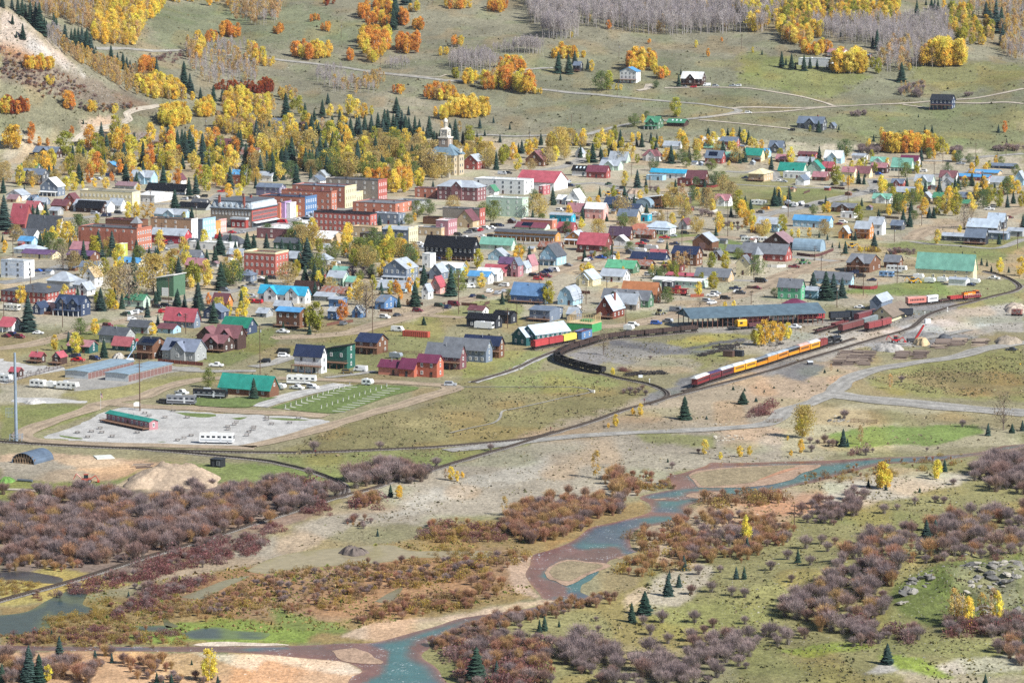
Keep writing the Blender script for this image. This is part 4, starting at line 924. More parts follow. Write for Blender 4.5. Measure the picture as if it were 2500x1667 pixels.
b2 865 135 180 40 60 55 f red maroonmetal
b2 1590 140 320 20 50 35 f white turq | long white building with bright turquoise roof @ turquoise-roofed hall
b2 1380 155 145 15 40 5 flat lblue lblue
b2 1770 195 170 40 60 70 f brown maroon
+ b2 1640 195 120 10 50 0 flat dred dred
b2 615 380 110 60 60 80 s white white p | white cottage with white gabled roof and porch beside the street @ white porch cottage
b2 485 372 75 15 45 40 f white white
b2 1045 420 200 25 45 65 f dteal navy
b2 840 510 170 45 95 55 f pink white | pink two storey house with white roof @ pink two-storey house
b2 660 500 160 25 60 75 f cream roseroof
b2 545 545 200 40 70 20 f turqwall silver | turquoise house with low roof and white windows @ turquoise house
b2 370 600 290 45 75 6 flat brick white
b2 300 610 270 10 20 45 f mint maroonmetal s
b2 555 640 140 10 45 55 f red crimson
b2 1250 645 190 10 35 60 hip white brick
b2 1450 650 215 20 60 60 hip white lightsilver p
b2 1285 695 150 30 45 45 f brown rust
b2 640 745 150 60 60 60 s ochre lightsilver p
b2 850 810 250 75 65 105 f dred crimson hero | dark red house with large crimson roof at the corner @ crimson-roofed corner house
b2 1080 705 190 35 50 75 f brown purplebrown
b2 1040 757 105 35 50 45 s grey white g=f:2:e6e6e2 now
b2 430 800 190 10 35 45 f brown rust
b2 410 935 160 90 85 100 s lblue dgrey p | light blue house with steep dark roof and red gable @ steep light-blue house
b2 180 990 70 60 60 85 s pink roseroof
b2 130 1005 60 10 50 55 s white silver
b2 55 1040 65 12 110 60 s roseroof bluegrey
b2 1110 1010 250 15 50 70 f green greenlight
b2 1020 1090 210 20 55 65 f white silver
b2 740 1125 150 80 65 75 s cream lightsilver x
b2 280 1290 290 25 80 110 f blue blueroof d | blue house with big blue metal roof and white deck @ blue-roofed house
b2 560 1300 140 90 65 100 s lblue silver gambrel
b2 1320 1280 310 50 90 100 f brown orangeroof | timber house with broad orange roof @ orange-roofed house
b2 1250 1320 420 55 70 85 f green greyroof x2 hero | green house with grey brown roof and red trimmed gables @ twin-gabled green house
b2 1140 1345 180 40 65 85 f stone silver
b2 925 1425 150 115 85 120 s logred lightsilver d c hero | red log cabin with steep silver roof and deck @ red log cabin
b2 345 1450 185 125 100 40 f bluegrey bluegrey d | modern blue grey house with dark shed roofs @ modern blue-grey house
b2 590 1435 90 30 55 60 f bluegrey silver
b2 1835 795 175 70 80 70 s brown silver g=f:1:7d5f5a now | brown barn with silver roof and wide doorway @ silver-roofed brown barn
b2 1690 940 220 65 110 70 f brown navyroof
b2 1390 890 300 20 10 60 f navy navyroof
b2 1395 850 135 10 15 45 f brown pinkred
b2 1255 975 250 10 40 50 f dbrown rust c
b2 1540 995 165 50 45 8 flat dred dred
b2 1985 1085 300 60 45 75 f tan greyroof
b2 2180 1025 120 40 110 70 s cream greyroof
b2 1740 1145 440 20 60 25 f mint white name=mobile_home | long mint mobile home with white roof behind the red caboose
b2 1700 1050 280 10 15 25 f white crimson
b2 1450 1190 75 8 100 6 flat char white
b2 1605 605 75 60 45 50 s grey maroon
b2 1985 392 130 45 55 55 f white roseroof x
b2 1270 405 140 30 20 65 qs steel steel now name=quonset_shed | pale arched metal shed between the pickup yard and brown workshop
b2 1370 390 160 50 70 25 shed brown white now
b2 1140 545 170 30 65 60 f tan bluegrey
b2 1160 450 190 15 40 40 f grey navy
b2 1245 530 70 15 55 6 flat turqwall white
b2 2300 640 110 10 25 30 f brown maroon
b3 90 625 190 30 70 60 f lblue silver
b2 2150 830 180 10 20 60 f brown greyroof
b2 1915 890 75 10 40 45 s brown greyroof
c0 375 325 105 35 60 40 f dbrown crimson d name=log_cabin
c0 555 342 80 50 70 45 s dbrown crimson d name=log_cabin
c0 165 455 90 40 50 40 f dbrown crimson name=log_cabin
c0 820 238 215 65 65 55 f dteal roseroof
c0 1195 218 175 45 55 75 f dteal pinkred
c0 1400 290 150 110 130 75 f brown char s d=3.0 | dark timber house with solar roof and tall post balcony @ post-balcony house
c0 1790 312 315 90 95 110 f grey bgrey s x hero | slate grey house with solar panels near the storage units @ slate solar house
c0 2050 228 210 90 85 75 f dbrown pinkbrown x d | large brown timber lodge with many gabled roofs @ many-gabled timber lodge
+ c0 2180 205 220 70 115 110 f dbrown pinkbrown x
+ c0 1960 120 160 60 40 80 s dbrown pinkbrown now nod
c0 1150 150 255 20 75 75 f grey dgrey
c0 1370 940 450 75 78 26 f roseroof tealgreen rot=-49 many d=0.9 hero name=bath_house | long low campground bath house with teal roof @ campground bath house
c1 125 640 485 75 70 125 f brown tealgreen few hero | timber campground hall with large teal roof @ teal-roofed timber hall
c1 600 420 255 45 160 95 f white navyroof few hero d=3.0 | tall white house with navy roof and outside stair @ tall white house
c1 835 378 200 70 170 42 shed dgreen black d=2.6 hero | tall deep green house with slanting black roof @ slanted green house
c1 1110 245 200 95 110 80 f brown navyroof d=3 | brown timber house with navy roof and end balcony @ navy-roofed timber house
c1 1310 440 190 10 75 65 f orangetan burgundy hero | orange and salmon house with three burgundy roofs @ burgundy-roofed house
+ c1 1450 455 140 20 80 90 f redorange burgundy hero
+ c1 1660 460 190 60 140 70 f redorange burgundy hero
c1 1870 385 320 60 120 115 f maroon greyroof d=3 hero | big maroon house with plain grey roof and rear deck @ maroon grey-roofed house
c1 2110 322 400 60 115 100 f bluegrey greyroof many hero | big blue grey house with wide grey roof @ wide grey-roofed house
c1 2230 280 330 50 120 80 f brown navyroof d=3
c2 640 110 85 100 60 12 flat blue maroon
'''
for ln in HTXT.strip().splitlines(): house(ln)
_sr=random.Random(42)
for poly,n,k in (('b0 100,300 2300,280 2300,900 1700,1300 300,1250',16,45),('b1 300,750 2300,900 2300,1080 1300,1330 300,1400',16,45),('b2 0,350 1000,300 2300,450 2300,950 1500,1200 0,900',26,42),('b3 0,60 2300,60 2300,330 1200,420 600,520 0,420',18,38),('a2 600,1400 2300,1350 2300,1540 600,1560',12,36)):  # sheds in the back yards
 P=PL(poly);t,dx_,dy_=poly[:2],T[poly[:2]][0],T[poly[:2]][1];i=0
 while i < n:
  x,y=_sr.uniform(0,2350),_sr.uniform(0,1568);q=px(t,x,y)
  if inpoly(np.array([q[0]]),np.array([q[1]]),P)[0]:
   i += 1;house(f"{t} {x:.0f} {y:.0f} {k*_sr.uniform(.8, 1.5):.0f} {k*_sr.uniform(.3, .6):.0f} {k*.7:.0f} {k*_sr.uniform(.2, .5):.0f} {_sr.choice('fffs')} {_sr.choice(['brown', 'grey', 'white', 'dbrown', 'tan', 'bluegrey', 'dgrey', 'red'])} {_sr.choice(['silver', 'silver', 'rust', 'greyroof', 'pinkgrey', 'bluegrey', 'dgrey'])} now L=3 name=shed")
# ------------------------------------------------------------------ special buildings
U0,V0=Vector((math.sin(math.radians(25.5)),math.cos(math.radians(25.5)),0)),Vector((math.cos(math.radians(25.5)),-math.sin(math.radians(25.5)),0))
YAW=math.radians(-25.5)
def thing(name,label,cat,loc,rz=0,lm=None,group=None,h=2.0,auto=False):
 r=empty(name,loc,rz);tag(r,label,cat,group,auto,(loc[0],loc[1],loc[2]+h))
 if lm: landmark(lm,(loc[0],loc[1],loc[2]+h))
 return r
def dome(b,c,r,hgt,n=12,m=0,k=5):
 for i in range(k):
  a0,a1=i*math.pi/2/k,(i+1)*math.pi/2/k;b.cyl((c[0],c[1],c[2]+hgt*math.sin(a0)),(c[0],c[1],c[2]+hgt*math.sin(a1)),r*math.cos(a0),max(.03,r*math.cos(a1)),n,m)
def courthouse():
 N=ground('s',1109,429);W,L=19,14;c=N-V0*(W/2)+U0*(L/2);r=thing('courthouse','cream stone courthouse with white clock tower and slate blue roof','courthouse',(c.x,c.y,0),YAW,'clock tower courthouse',h=16)
 stone,dark,white,roof=mat('b9aa90','wall'),mat('8f7e70','brick'),mat('d2cbbd','plain'),mat('6f8490','roof')
 b=MB().box(-W/2,W/2,-L/2,L/2,-1,12.7).box(-4.5,4.5,-L/2-2.2,-L/2+.0,-1,12.7).box(W/2,W/2+1.6,-3.2,3.2,-1,12.7);b.obj('wall',stone,r)
 MB().box(-W/2-.3,W/2+.3,-L/2-.3,-L/2-.01,12.0,12.65).box(W/2+.01,W/2+.3,-L/2-.01,L/2+.3,12.0,12.65).box(-W/2-.2,W/2+.2,-L/2-.2,-L/2-.01,3.3,3.7).obj('cornice',white,r)
 b=MB();lo=[(-W/2-.9,-L/2-.9,12.72),(W/2+.9,-L/2-.9,12.72),(W/2+.9,L/2+.9,12.72),(-W/2-.9,L/2+.9,12.72)];b.hexa(lo+[(-3,-1,19.6),(3,-1,19.6),(3,1,19.6),(-3,1,19.6)]).obj('roof',roof,r)
 b=MB().prism([(W/2-7,13.4),(W/2+1.9,13.4),(W/2+1.9,13.9),(W/2-4.5,17.2)],-2.6,2.6,'y');b.obj('roof_dormer',roof,r);MB().box(W/2+.4,W/2+1.4,-.7,.7,13.9,16.4).obj('chimney',white,r)
 for q in range(3):
  for i in range(5): add_window(r,Matrix.Translation((-W/2+1.7+i*3.9,-L/2-(2.2 if abs(-W/2+1.7+i*3.9) < 4.5 else 0),2.2+q*3.9)),'d',(.9,1,1.15))
  for y in (-5,5,-1.5,1.5): add_window(r,Matrix.Translation((W/2+(1.6 if abs(y) < 3 else 0),y,2.2+q*3.9)) @ Matrix.Rotation(math.pi/2,4,'Z'),'d',(.9,1,1.15))
 t=MB().box(-3.3,3.3,-3.3,3.3,12.7,23.0).obj('tower_base',dark,r)
 MB().box(-3.7,3.7,-3.7,3.7,22.9,23.7).obj('tower_cornice',white,t)
 for m_ in (Matrix.Translation((0,-3.3,20.5)),Matrix.Translation((3.3,0,20.5)) @ Matrix.Rotation(math.pi/2,4,'Z')): w=place('window',WIN['w'],t);w.matrix_local=m_ @ Matrix.Diagonal((1.4,1,1.8,1))
 b=MB().box(-2.2,2.2,-2.2,2.2,23.71,28.2)
 for x in (-2.2,2.2):
  for y in (-2.2,2.2): b.box(x-.3,x+.3,y-.3,y+.3,23.71,28.3)
 b.frus((-2.6,2.6,-2.6,2.6,28.31),(-1.5,1.5,-1.5,1.5,29.3));t=b.obj('clock_stage',white,r)
 for a in range(4):
  q=Matrix.Rotation(a*math.pi/2,4,'Z')
  o=MB().cyl((0,-2.52,26.1),(0,-2.6,26.1),1.25,n=20).obj('clock_face',white,t);o.matrix_local=q
  b=MB().cyl((0,-2.601,26.1),(0,-2.63,26.1),1.25,n=20).cyl((0,-2.631,26.1),(0,-2.64,26.1),1.0,n=20,m=1)
  for k in range(12): a2=k*math.pi/6;b.box(.8*math.sin(a2)-.07,.8*math.sin(a2)+.07,-2.68,-2.642,26.1+.8*math.cos(a2)-.07,26.1+.8*math.cos(a2)+.07)
  b.box(-.05,.05,-2.69,-2.645,26.1,26.85).box(0,.55,-2.69,-2.645,26.05,26.15);o=b.obj('clock_dial',[mat('39424c','plain'),white],t);o.matrix_local=q
 b=MB().cyl((0,0,29.2),(0,0,30.0),1.35,n=12).cyl((0,0,33.0),(0,0,33.5),1.4,n=12).cyl((0,0,30),(0,0,33),.5,n=8)
 for k in range(8): a=k*math.pi/4+.2;b.cyl((1.1*math.cos(a),1.1*math.sin(a),30),(1.1*math.cos(a),1.1*math.sin(a),33),.17,n=6)
 b.obj('lantern',white,r);b=MB();dome(b,(0,0,33.5),1.35,1.7);b.cyl((0,0,35.1),(0,0,36.0),.12,.04,6);b.obj('dome',mat('e0ddd0','plain'),r)
courthouse()
def mansard_hotel():
 N=ground('b0',2310,590);s=scale_at(N);W=390/3.76/s/.903;L=205/3.76/s/.43;h=165/3.76/s;r_=82/3.76/s;c=N-V0*(W/2)+U0*(L/2)
 r=thing('hotel','grand stone hotel with silver mansard roof and red chimneys','hotel',(c.x,c.y,0),YAW,'mansard hotel',h=10)
 MB().box(-W/2,W/2,-L/2,L/2,-1,h).obj('wall',mat('85786a','brick'),r)
 MB().box(W/2+.01,W/2+.3,-L/2,L/2,3.6,h-.3).obj('street_front',mat('a04a42','brick'),r);MB().box(W/2+.01,W/2+.35,-L/2,L/2,-.5,3.55).obj('shop_front',mat('4a4f55','plain'),r)
 MB().box(-W/2-.5,W/2+.7,-L/2-.5,L/2+.5,h+.002,h+.5).obj('cornice',mat('3e4650','plain'),r)
 MB().frus((-W/2-.2,W/2+.4,-L/2-.2,L/2+.2,h+.502),(-W/2+1.3,W/2-1.1,-L/2+1.3,L/2-1.3,h+r_*.86)).obj('mansard_roof',mat('a9b3ba','metal'),r)
 MB().box(-W/2+1.0,W/2-.8,-L/2+1.0,L/2-1.0,h+r_*.86+.002,h+r_*.86+.35).obj('roof',mat('5a6068','roof'),r)
 for i in range(7):
  x=-W/2+2.2+i*(W-4.4)/6;d=MB().prism([(x-.8,h+.9),(x+.8,h+.9),(x+.8,h+2.7),(x,h+3.5),(x-.8,h+2.7)],-L/2-.1,-L/2+2,'y').obj('dormer',mat('a9b3ba','metal'),r);w=place('window',WIN['w'],d);w.location=(x,-L/2-.1,h+1.9);w.scale=(.8,1,.85)
 for i in range(16):
  y=-L/2+1.5+i*(L-3)/15;d=MB().prism([(y-.7,h+.9),(y+.7,h+.9),(y+.7,h+2.7),(y,h+3.4),(y-.7,h+2.7)],W/2-1.6,W/2+.32,'x').obj('dormer',mat('d5d8da','metal'),r)
  w=place('window',WIN['w'],d);w.matrix_local=Matrix.Translation((W/2+.33,y,h+1.9)) @ Matrix.Rotation(math.pi/2,4,'Z') @ Matrix.Diagonal((.7,1,.85,1))
 for q,z in enumerate((2.0,h-2.3)):
  for i in range(12): add_window(r,Matrix.Translation((-W/2+1.5+i*(W-3)/11,-L/2,z+.2)),'w',(.75,1,1.3))
 for z in (5.2,h-2.0):
  for i in range(20): add_window(r,Matrix.Translation((W/2+.3,-L/2+1.3+i*(L-2.6)/19,z)) @ Matrix.Rotation(math.pi/2,4,'Z'),'d',(.7,1,1.15))
 MB().hexa([(W/2+.3,-L/2+1,2.9),(W/2+2.4,-L/2+1,2.5),(W/2+2.4,L/2-1,2.5),(W/2+.3,L/2-1,2.9),(W/2+.3,-L/2+1,3.1),(W/2+2.4,-L/2+1,2.65),(W/2+2.4,L/2-1,2.65),(W/2+.3,L/2-1,3.1)]).obj('awning',mat('dfe2e2','plain'),r)
 for x,y in ((-W*.29,-L/2+.4),(W*.31,-L/2+.4),(W*.05,L*.2),(-W*.2,L*.3)): q=place('chimney',CHIM,r);q.location=(x,y,h+r_+.2);q.scale=(1.4,1.2,1.9 if y < 0 else 1)
 q=MB().box(W/2-11,W/2-2,-L/2-3.0,-L/2-.02,-.5,4.6).obj('corner_annex',mat('9a3f38','brick'),r);MB().box(W/2-11.4,W/2-1.6,-L/2-3.5,-L/2-.02,4.62,5.7).obj('annex_roof',mat('b9c1c6','metal'),r)
 for i in range(3): add_window(r,Matrix.Translation((W/2-9.6+i*3,-L/2-3.0,2)),'w',(1,1,1.3))
mansard_hotel()
def train_shed():
 A,B,C_=ground('b2',1655,1516),ground('b3',503,1463),ground('b2',1512,1499);x=(B-A).normalized();y=Vector((-x.y,x.x,0));Ln=(B-A).length;Wd=17.0
 r=thing('train_shed','long open train shed with slate blue roof on brown posts','train shed',(A.x,A.y,0),math.atan2(x.y,x.x),'open train shed',h=4);h,rise=4.6,3.2
 rf=mat(PAL['trainblue'][0],'metal');MB().prism(roof_profile([(0,h),(Wd/2,h+rise),(Wd,h)],.7,.3,.02),-1.2,Ln+1.2,'x').obj('roof',rf,r)
 MB().prism([(0,h+.0),(Wd,h+.0),(Wd/2,h+rise-.05)],-.6,-.4,'x').obj('gable_panel',mat('3d5a66','wall'),r);o=MB().cyl((-.601,Wd/2,h+1.1),(-.66,Wd/2,h+1.1),.7,n=16).cyl((-.661,Wd/2,h+1.1),(-.68,Wd/2,h+1.1),.5,n=16,m=1).obj('round_emblem',[mat('c9c4b4','plain'),mat('33454e','plain')],r)
 pm=MB().box(-.14,.14,-.14,.14,-.5,h+.1).mesh('post',mat('6a4636','wood'));n=26
 for i in range(n+1):
  for q in (0.15,Wd-.15): place('post',pm,r,(i*Ln/n,q,0))
  if i % 2 == 0: place('tie_beam',MB().box(-.1,.1,.1,Wd-.1,h-.25,h+.02).mesh('tie_beam',mat('5a4034','wood')) if i == 0 else bpy.data.meshes['tie_beam'],r,(i*Ln/n,0,0))
 return A,x,y,Ln
SHED=train_shed()
def small_specials():
 # steel mast at the campground corner
 b=ground('c0',150,1037);r=thing('steel_mast','tall grey steel mast rising at the campground corner','mast',b,0,'steel mast',h=15);st=mat('8694a2','metal')
 MB().cyl((0,0,0),(0,0,31),.62,.42,12).obj('pole',st,r)
 f=MB()
 for z in (1.2,2.2): f.box(-2.2,2.2,-1.6,-1.45,z,z+.12).box(-2.2,2.2,1.45,1.6,z,z+.12).box(-2.2,-2.05,-1.45,1.45,z,z+.12).box(2.05,2.2,-1.45,1.45,z,z+.12)
 for x in (-2.1,-.7,.7,2.1):
  for y in (-1.5,1.5): f.box(x-.07,x+.07,y-.07,y+.07,0,2.4)
 f.obj('base_cage',st,r)
 for z0 in (10,22):
  k=MB()
  for i in range(6): k.box(-3.6+i*.5,-3.52+i*.5,-.04,.04,z0-1.6+.3*(i % 2),z0+1.4)
  k.box(-3.6,-.4,-.05,.05,z0+1.4,z0+1.5).box(-3.6,-.4,-.05,.05,z0-.1,z0).box(-3.2,-.4,-.05,.05,z0-1.6,z0-1.5);k.obj('antenna_frame',st,r)
 # arched shed with a lattice of timbers in its mouth
 N=ground('c0',315,1257);s=scale_at(N);W,L,rr=225/3.76/s/.903,12.0,100/3.76/s;c=N-V0*(W/2)+U0*(L/2);r=thing('quonset_shed','dark arched metal shed with timber lattice in its open end','shed',(c.x,c.y,0),YAW,'lattice-fronted arched shed')
 p=[(W/2*math.cos(t),rr*math.sin(t)) for t in np.linspace(0,math.pi,17)];MB().prism(p+[(x*.97,z*.97) for x,z in p[::-1]],-L/2,L/2,'y').obj('roof',mat('5a6878','metal'),r)
 MB().prism([(x*.96,z*.96) for x,z in p],L/2-.6,L/2-.3,'y').obj('back_wall',mat('3c3530','wood'),r);lt=mat('9a8064','wood');hgt=lambda x: rr*math.sqrt(max(0,1-(x/(W/2))**2))
 for i in range(15):
  x=-W/2+.8+i*(W-1.6)/14;z=hgt(x)-.1;d=.9*(-1)**i;MB().hexa([(x-.16,-L/2+.3,0),(x+.16,-L/2+.3,0),(x+.16,-L/2+.55,0),(x-.16,-L/2+.55,0),(x+d-.16,-L/2+.3,z*.92),(x+d+.16,-L/2+.3,z*.92),(x+d+.16,-L/2+.55,z*.92),(x+d-.16,-L/2+.55,z*.92)]).obj('timber',lt,r)
 # house under construction: green sheathing below, open stud walls above
 N=ground('b2',735,1548);s=scale_at(N);W,L=230/3.76/s/.903,10.0;c=N-V0*(W/2)+U0*(L/2);r=thing('unfinished_house','unfinished house with green sheathing and open stud walls','house',(c.x,c.y,0),YAW,'unfinished house');h=75/3.76/s
 MB().box(-W/2,W/2,-L/2,L/2,-1,h).obj('sheathing',mat('3f9a5a','wall'),r);MB().box(-W/2-.1,W/2+.1,-L/2-.1,L/2+.1,h+.002,h+.2).obj('floor_deck',mat('c9b48c','wood'),r);sm=mat('d8bd8c','wood');stud=MB().box(-.06,.06,-.06,.06,0,2.6).mesh('stud',sm)
 for i in range(int(W/.8)+1):
  for y in (-L/2+.1,L/2-.1): place('stud',stud,r,(-W/2+.1+i*.8,y,h+.2))
 for i in range(1,int(L/.8)):
  for x in (-W/2+.1,W/2-.1): place('stud',stud,r,(x,-L/2+i*.8,h+.2),scale=(1,1,1+i*.06))
 MB().box(-W/2,W/2,-L/2+.04,-L/2+.16,h+2.8,h+2.95).box(-W/2,W/2,L/2-.16,L/2-.04,h+2.8,h+2.95).obj('top_plate',sm,r);MB().box(-2,3,0,L/2-.3,h+.21,h+1.0).obj('sheathing_panel',mat('3f8a52','wall'),r)
 # black hut, white hut, turret, steeple, gondola tower, roof turret of the brick hall
 N=ground('c0',2000,1273);r=thing('hut','small black hut in the grass beside the dirt heap','hut',N,YAW,'black hut');MB().box(-2,2,-1.6,1.6,-.3,2.6).obj('wall',mat('1d1f24','wall'),r);MB().box(-2.2,2.2,-1.8,1.8,2.602,2.8).obj('roof',mat('33363c','roof'),r);w=place('window',WIN['d'],r,(1.1,-1.6,1.4));MB().box(-1.3,-.5,-1.64,-1.602,0,2).obj('door',mat('3a3c42','plain'),r)
 N=ground('c0',1070,1545);r=thing('hut','small white hut with rusty roof at the edge of the willows','hut',N,YAW,'white hut by the willows');MB().box(-2,2,-1.3,1.3,-.3,1.9).obj('wall',mat('d5d3cc','wall'),r);MB().box(-.4,2.2,-1.5,1.5,1.902,2.1).obj('roof',mat('6a4a3a','rust'),r);MB().box(-1.2,-.5,-1.34,-1.302,0,1.7).obj('door',mat('8a8f92','plain'),r)
 N=ground('b2',2205,985);r=thing('turret_house','octagonal grey turret with pointed roof behind the grey chalet','turret',N+U0*7,YAW);MB().cyl((0,0,0),(0,0,7.5),2.6,n=8).obj('wall',mat('b5aca0','wall'),r);MB().cyl((0,0,7.5),(0,0,11.5),3.2,.1,8).obj('roof',mat('8d9298','roof'),r)
 N=ground('b0',268,600);r=thing('steeple','slender brick steeple with pink spire beside the white church','steeple',N,YAW,'pink-spired steeple',h=8);MB().box(-1.1,1.1,-1.1,1.1,0,7).obj('wall',mat('b0705a','brick'),r);MB().frus((-1.4,1.4,-1.4,1.4,7.01),(-.05,.05,-.05,.05,14)).obj('spire',mat('8d6f74','roof'),r)
 N=ground('b1',1762,128);r=thing('bell_tower','small white domed bell tower in front of the courthouse','bell tower',N,YAW,'white bell tower',h=4);MB().box(-1.2,1.2,-1.2,1.2,0,3.2).obj('wall',mat('9a9384','brick'),r);b=MB()
 for x in (-1,1):
  for y in (-1,1): b.box(x-.15,x+.15,y-.15,y+.15,3.202,5.4)
 b.obj('pillar',mat('c9c4b8','plain'),r);b=MB();dome(b,(0,0,5.41),1.5,2.2);b.obj('dome',mat('e6e8ea','paint'),r)
 h=HOUSES
 # boards, signs, flag
 N=ground('c0',1260,752);r=thing('sign_board','white arched sign board under the tall wooden pole','sign',N,0);MB().box(-.9,-.75,-.06,.06,0,2.6).box(.75,.9,-.06,.06,0,2.6).obj('post',mat('77706a','plain'),r);MB().prism([(-1.3,1.3),(1.3,1.3),(1.3,2.5),(.6,2.95),(-.6,2.95),(-1.3,2.5)],-.12,-.062,'y').obj('board',mat('e2e0da','plain'),r)
 N=ground('c0',925,755);r=thing('flagpole','thin pole with hanging red and white striped flag beside the campground road','flagpole',N,0);MB().cyl((0,0,0),(0,0,7),.06,.04,6).obj('pole',mat('c9c9c9','plain'),r);b=MB()
 for i in range(7): b.hexa([(.05,-.03+.0*i,5.0+i*.2),(.75+.1*math.sin(i),-.2,4.2+i*.26),(.75+.1*math.sin(i),-.15,4.2+i*.26),(.05,.02,5.0+i*.2),(.05,-.03,5.2+i*.2),(.75+.1*math.sin(i),-.2,4.45+i*.26),(.75+.1*math.sin(i),-.15,4.45+i*.26),(.05,.02,5.2+i*.2)],i % 2)
 b.hexa([(.05,-.05,5.7),(.4,-.14,5.55),(.4,-.1,5.55),(.05,-.02,5.7),(.05,-.05,6.4),(.4,-.14,6.2),(.4,-.1,6.2),(.05,-.02,6.4)],2);b.obj('flag',[mat('b03038','plain'),mat('e6e4e0','plain'),mat('2a3a68','plain')],r)
small_specials()
def lettering(parent,m,txt,size,hexc):
 c=bpy.data.curves.new('painted_lettering','FONT');c.body=txt;c.size=size;c.align_x='CENTER';c.materials.append(mat(hexc,'plain'));c.extrude=.004
 t=bpy.data.objects.new('lettering_curve',c);me=bpy.data.meshes.new_from_object(t);bpy.data.objects.remove(t);o=place('painted_lettering',me,parent);o.matrix_local=m @ Matrix.Rotation(math.pi/2,4,'X');return o
for o,l_,a_,_,_ in REG:
 if l_.startswith('white block with faded'):
  ww=[c for c in o.children if c.name.startswith('wall')][0];xs=[v.co.x for v in ww.data.vertices];ys=[v.co.y for v in ww.data.vertices]
  MB().box(min(xs)+.5,max(xs)-.4,min(ys)-.03,min(ys)-.005,1.2,9.0).obj('faded_sign_panel',mat('b9c2d0','brick'),o)
  lettering(o,Matrix.Translation((max(xs)*.45,min(ys)-.04,6.7)),'RAINBOW',2.3,'f0f0ee');lettering(o,Matrix.Translation((max(xs)*.45,min(ys)-.04,4.6)),'SERVICES',2.2,'e9eaec')
 if l_.startswith('long red brick hall'):
  W=max(v.co.x for v in o.children[0].data.vertices);L=max(v.co.y for v in o.children[0].data.vertices);z=max(v.co.z for v in o.children[0].data.vertices)
  MB().box(W-3.4,W+.3,-L+1,-L+4.6,z+.3,z+2.6).obj('corner_turret',mat('b0705a','brick'),o);MB().frus((W-4,W+.9,-L+.4,-L+5.2,z+2.61),(W-1.6,W-1.5,-L+2.7,-L+2.9,z+6.2)).obj('turret_roof',mat('8d8f92','roof'),o)
  for i in range(4): MB().box(-W+1.5+i*(2*W-4)/4,-W+.9+(i+1)*(2*W-4)/4,-L-.12,-L-.01,.5,z-2.2).obj('wall_panel',mat('a86650','brick'),o)

# ------------------------------------------------------------------ railway: tracks and trains
RAILM,TIEM,BALL=mat('4a4038','metal'),mat('3b3029','wood'),flat_mat('ballast',(.205,.185,.165),.75,1.25,True);BALL2=flat_mat('pale_ballast',(.40,.385,.36),.8,1.2,True)
def railway(name,s,bw=3.4,pale=False,z0=.1):
 p=world_path(s,2.0);P=np.array([(q.x,q.y) for q in p]);d=np.gradient(P,axis=0);d /= np.linalg.norm(d,axis=1)[:,None];n=np.stack([-d[:,1],d[:,0]],-1)
 root=strip('railway_track',p,bw,BALL2 if pale else BALL,z0,seed=3,ragged=.5,crown=.22);zr=float(0)+z0+.22
 for sg in (-1,1):
  b=MB();q=P+n*sg*.5
  for i in range(len(q)-1):
   a,c=q[i],q[i+1];na,nc_=n[i]*.06,n[i+1]*.06;za,zc=float(H(*a))+zr,float(H(*c))+zr
   b.hexa([(a[0]-na[0],a[1]-na[1],za),(c[0]-nc_[0],c[1]-nc_[1],zc),(c[0]+nc_[0],c[1]+nc_[1],zc),(a[0]+na[0],a[1]+na[1],za),(a[0]-na[0],a[1]-na[1],za+.28),(c[0]-nc_[0],c[1]-nc_[1],zc+.28),(c[0]+nc_[0],c[1]+nc_[1],zc+.28),(a[0]+na[0],a[1]+na[1],za+.28)])
  b.obj('rail',RAILM,root)
 cum=np.concatenate([[0],np.cumsum(np.linalg.norm(np.diff(P,axis=0),axis=1))]);b=MB()
 for t in np.arange(.4,cum[-1],1.25):
  x,y=np.interp(t,cum,P[:,0]),np.interp(t,cum,P[:,1]);dx,dy=np.interp(t,cum,d[:,0]),np.interp(t,cum,d[:,1]);z=float(H(x,y))+zr-.14;e,f=Vector((dx,dy,0))*.16,Vector((-dy,dx,0))*1.0;c=Vector((x,y,z))
  lo=[c-e-f,c+e-f,c+e+f,c-e+f];b.hexa(lo+[q+Vector((0,0,.18)) for q in lo])
 o=b.obj('sleepers',TIEM,root);o['kind']='stuff';return p
railway('track','c0 -80,1042 0,1050 400,1075 900,1100 1400,1125 2350,1215 c1 250,1258 500,1318 700,1390 800,1450 822,1500 790,1555 d0 2300,278 2150,330 1800,440 1400,570 1000,690 500,850 0,988 -120,1030')
railway('track','d0 2150,334 2300,282 c1 1080,1475 1200,1430 1550,1330 1800,1250 2100,1160 2350,1088 c2 330,985 700,875 1000,768 1250,700 1450,640 1640,590 c3 0,405 350,295 700,190 1000,100 1300,10 b3 1450,1400 1650,1325 1850,1275 2080,1215 2230,1180 2310,1140 2290,1100 2200,1050 2080,1012 1980,990',3.6,False,.106)
railway('track','c0 1400,1128 1800,1138 2350,1148 c1 500,1148 1200,1120 1700,1095 2350,1040 c2 250,1000 400,955',3.0,False,.112)
railway('track','c2 850,430 1000,470 1250,520 1390,575 1425,620 1380,660 1250,708',3.2,False,.118)
railway('track','c1 1990,505 2350,393 c2 230,287 440,205 560,150',4.4,True,.124)
Z2=lambda x,y: (1660+x/5.6,830+y/5.6)
TRAINPX=[(60,722),(200,685),(388,615),(548,565),(720,510),(880,465),(1035,420),(1185,375),(1320,332),(1470,280),(1620,235),(1765,192),(1905,150),(2010,115),(2210,62),(2400,0)]
TP='s '+' '.join('%.1f,%.1f' % (Z2(x,y)[0]-4,Z2(x,y)[1]-2.5) for x,y in TRAINPX);railway('track',TP,3.2,False,.13)
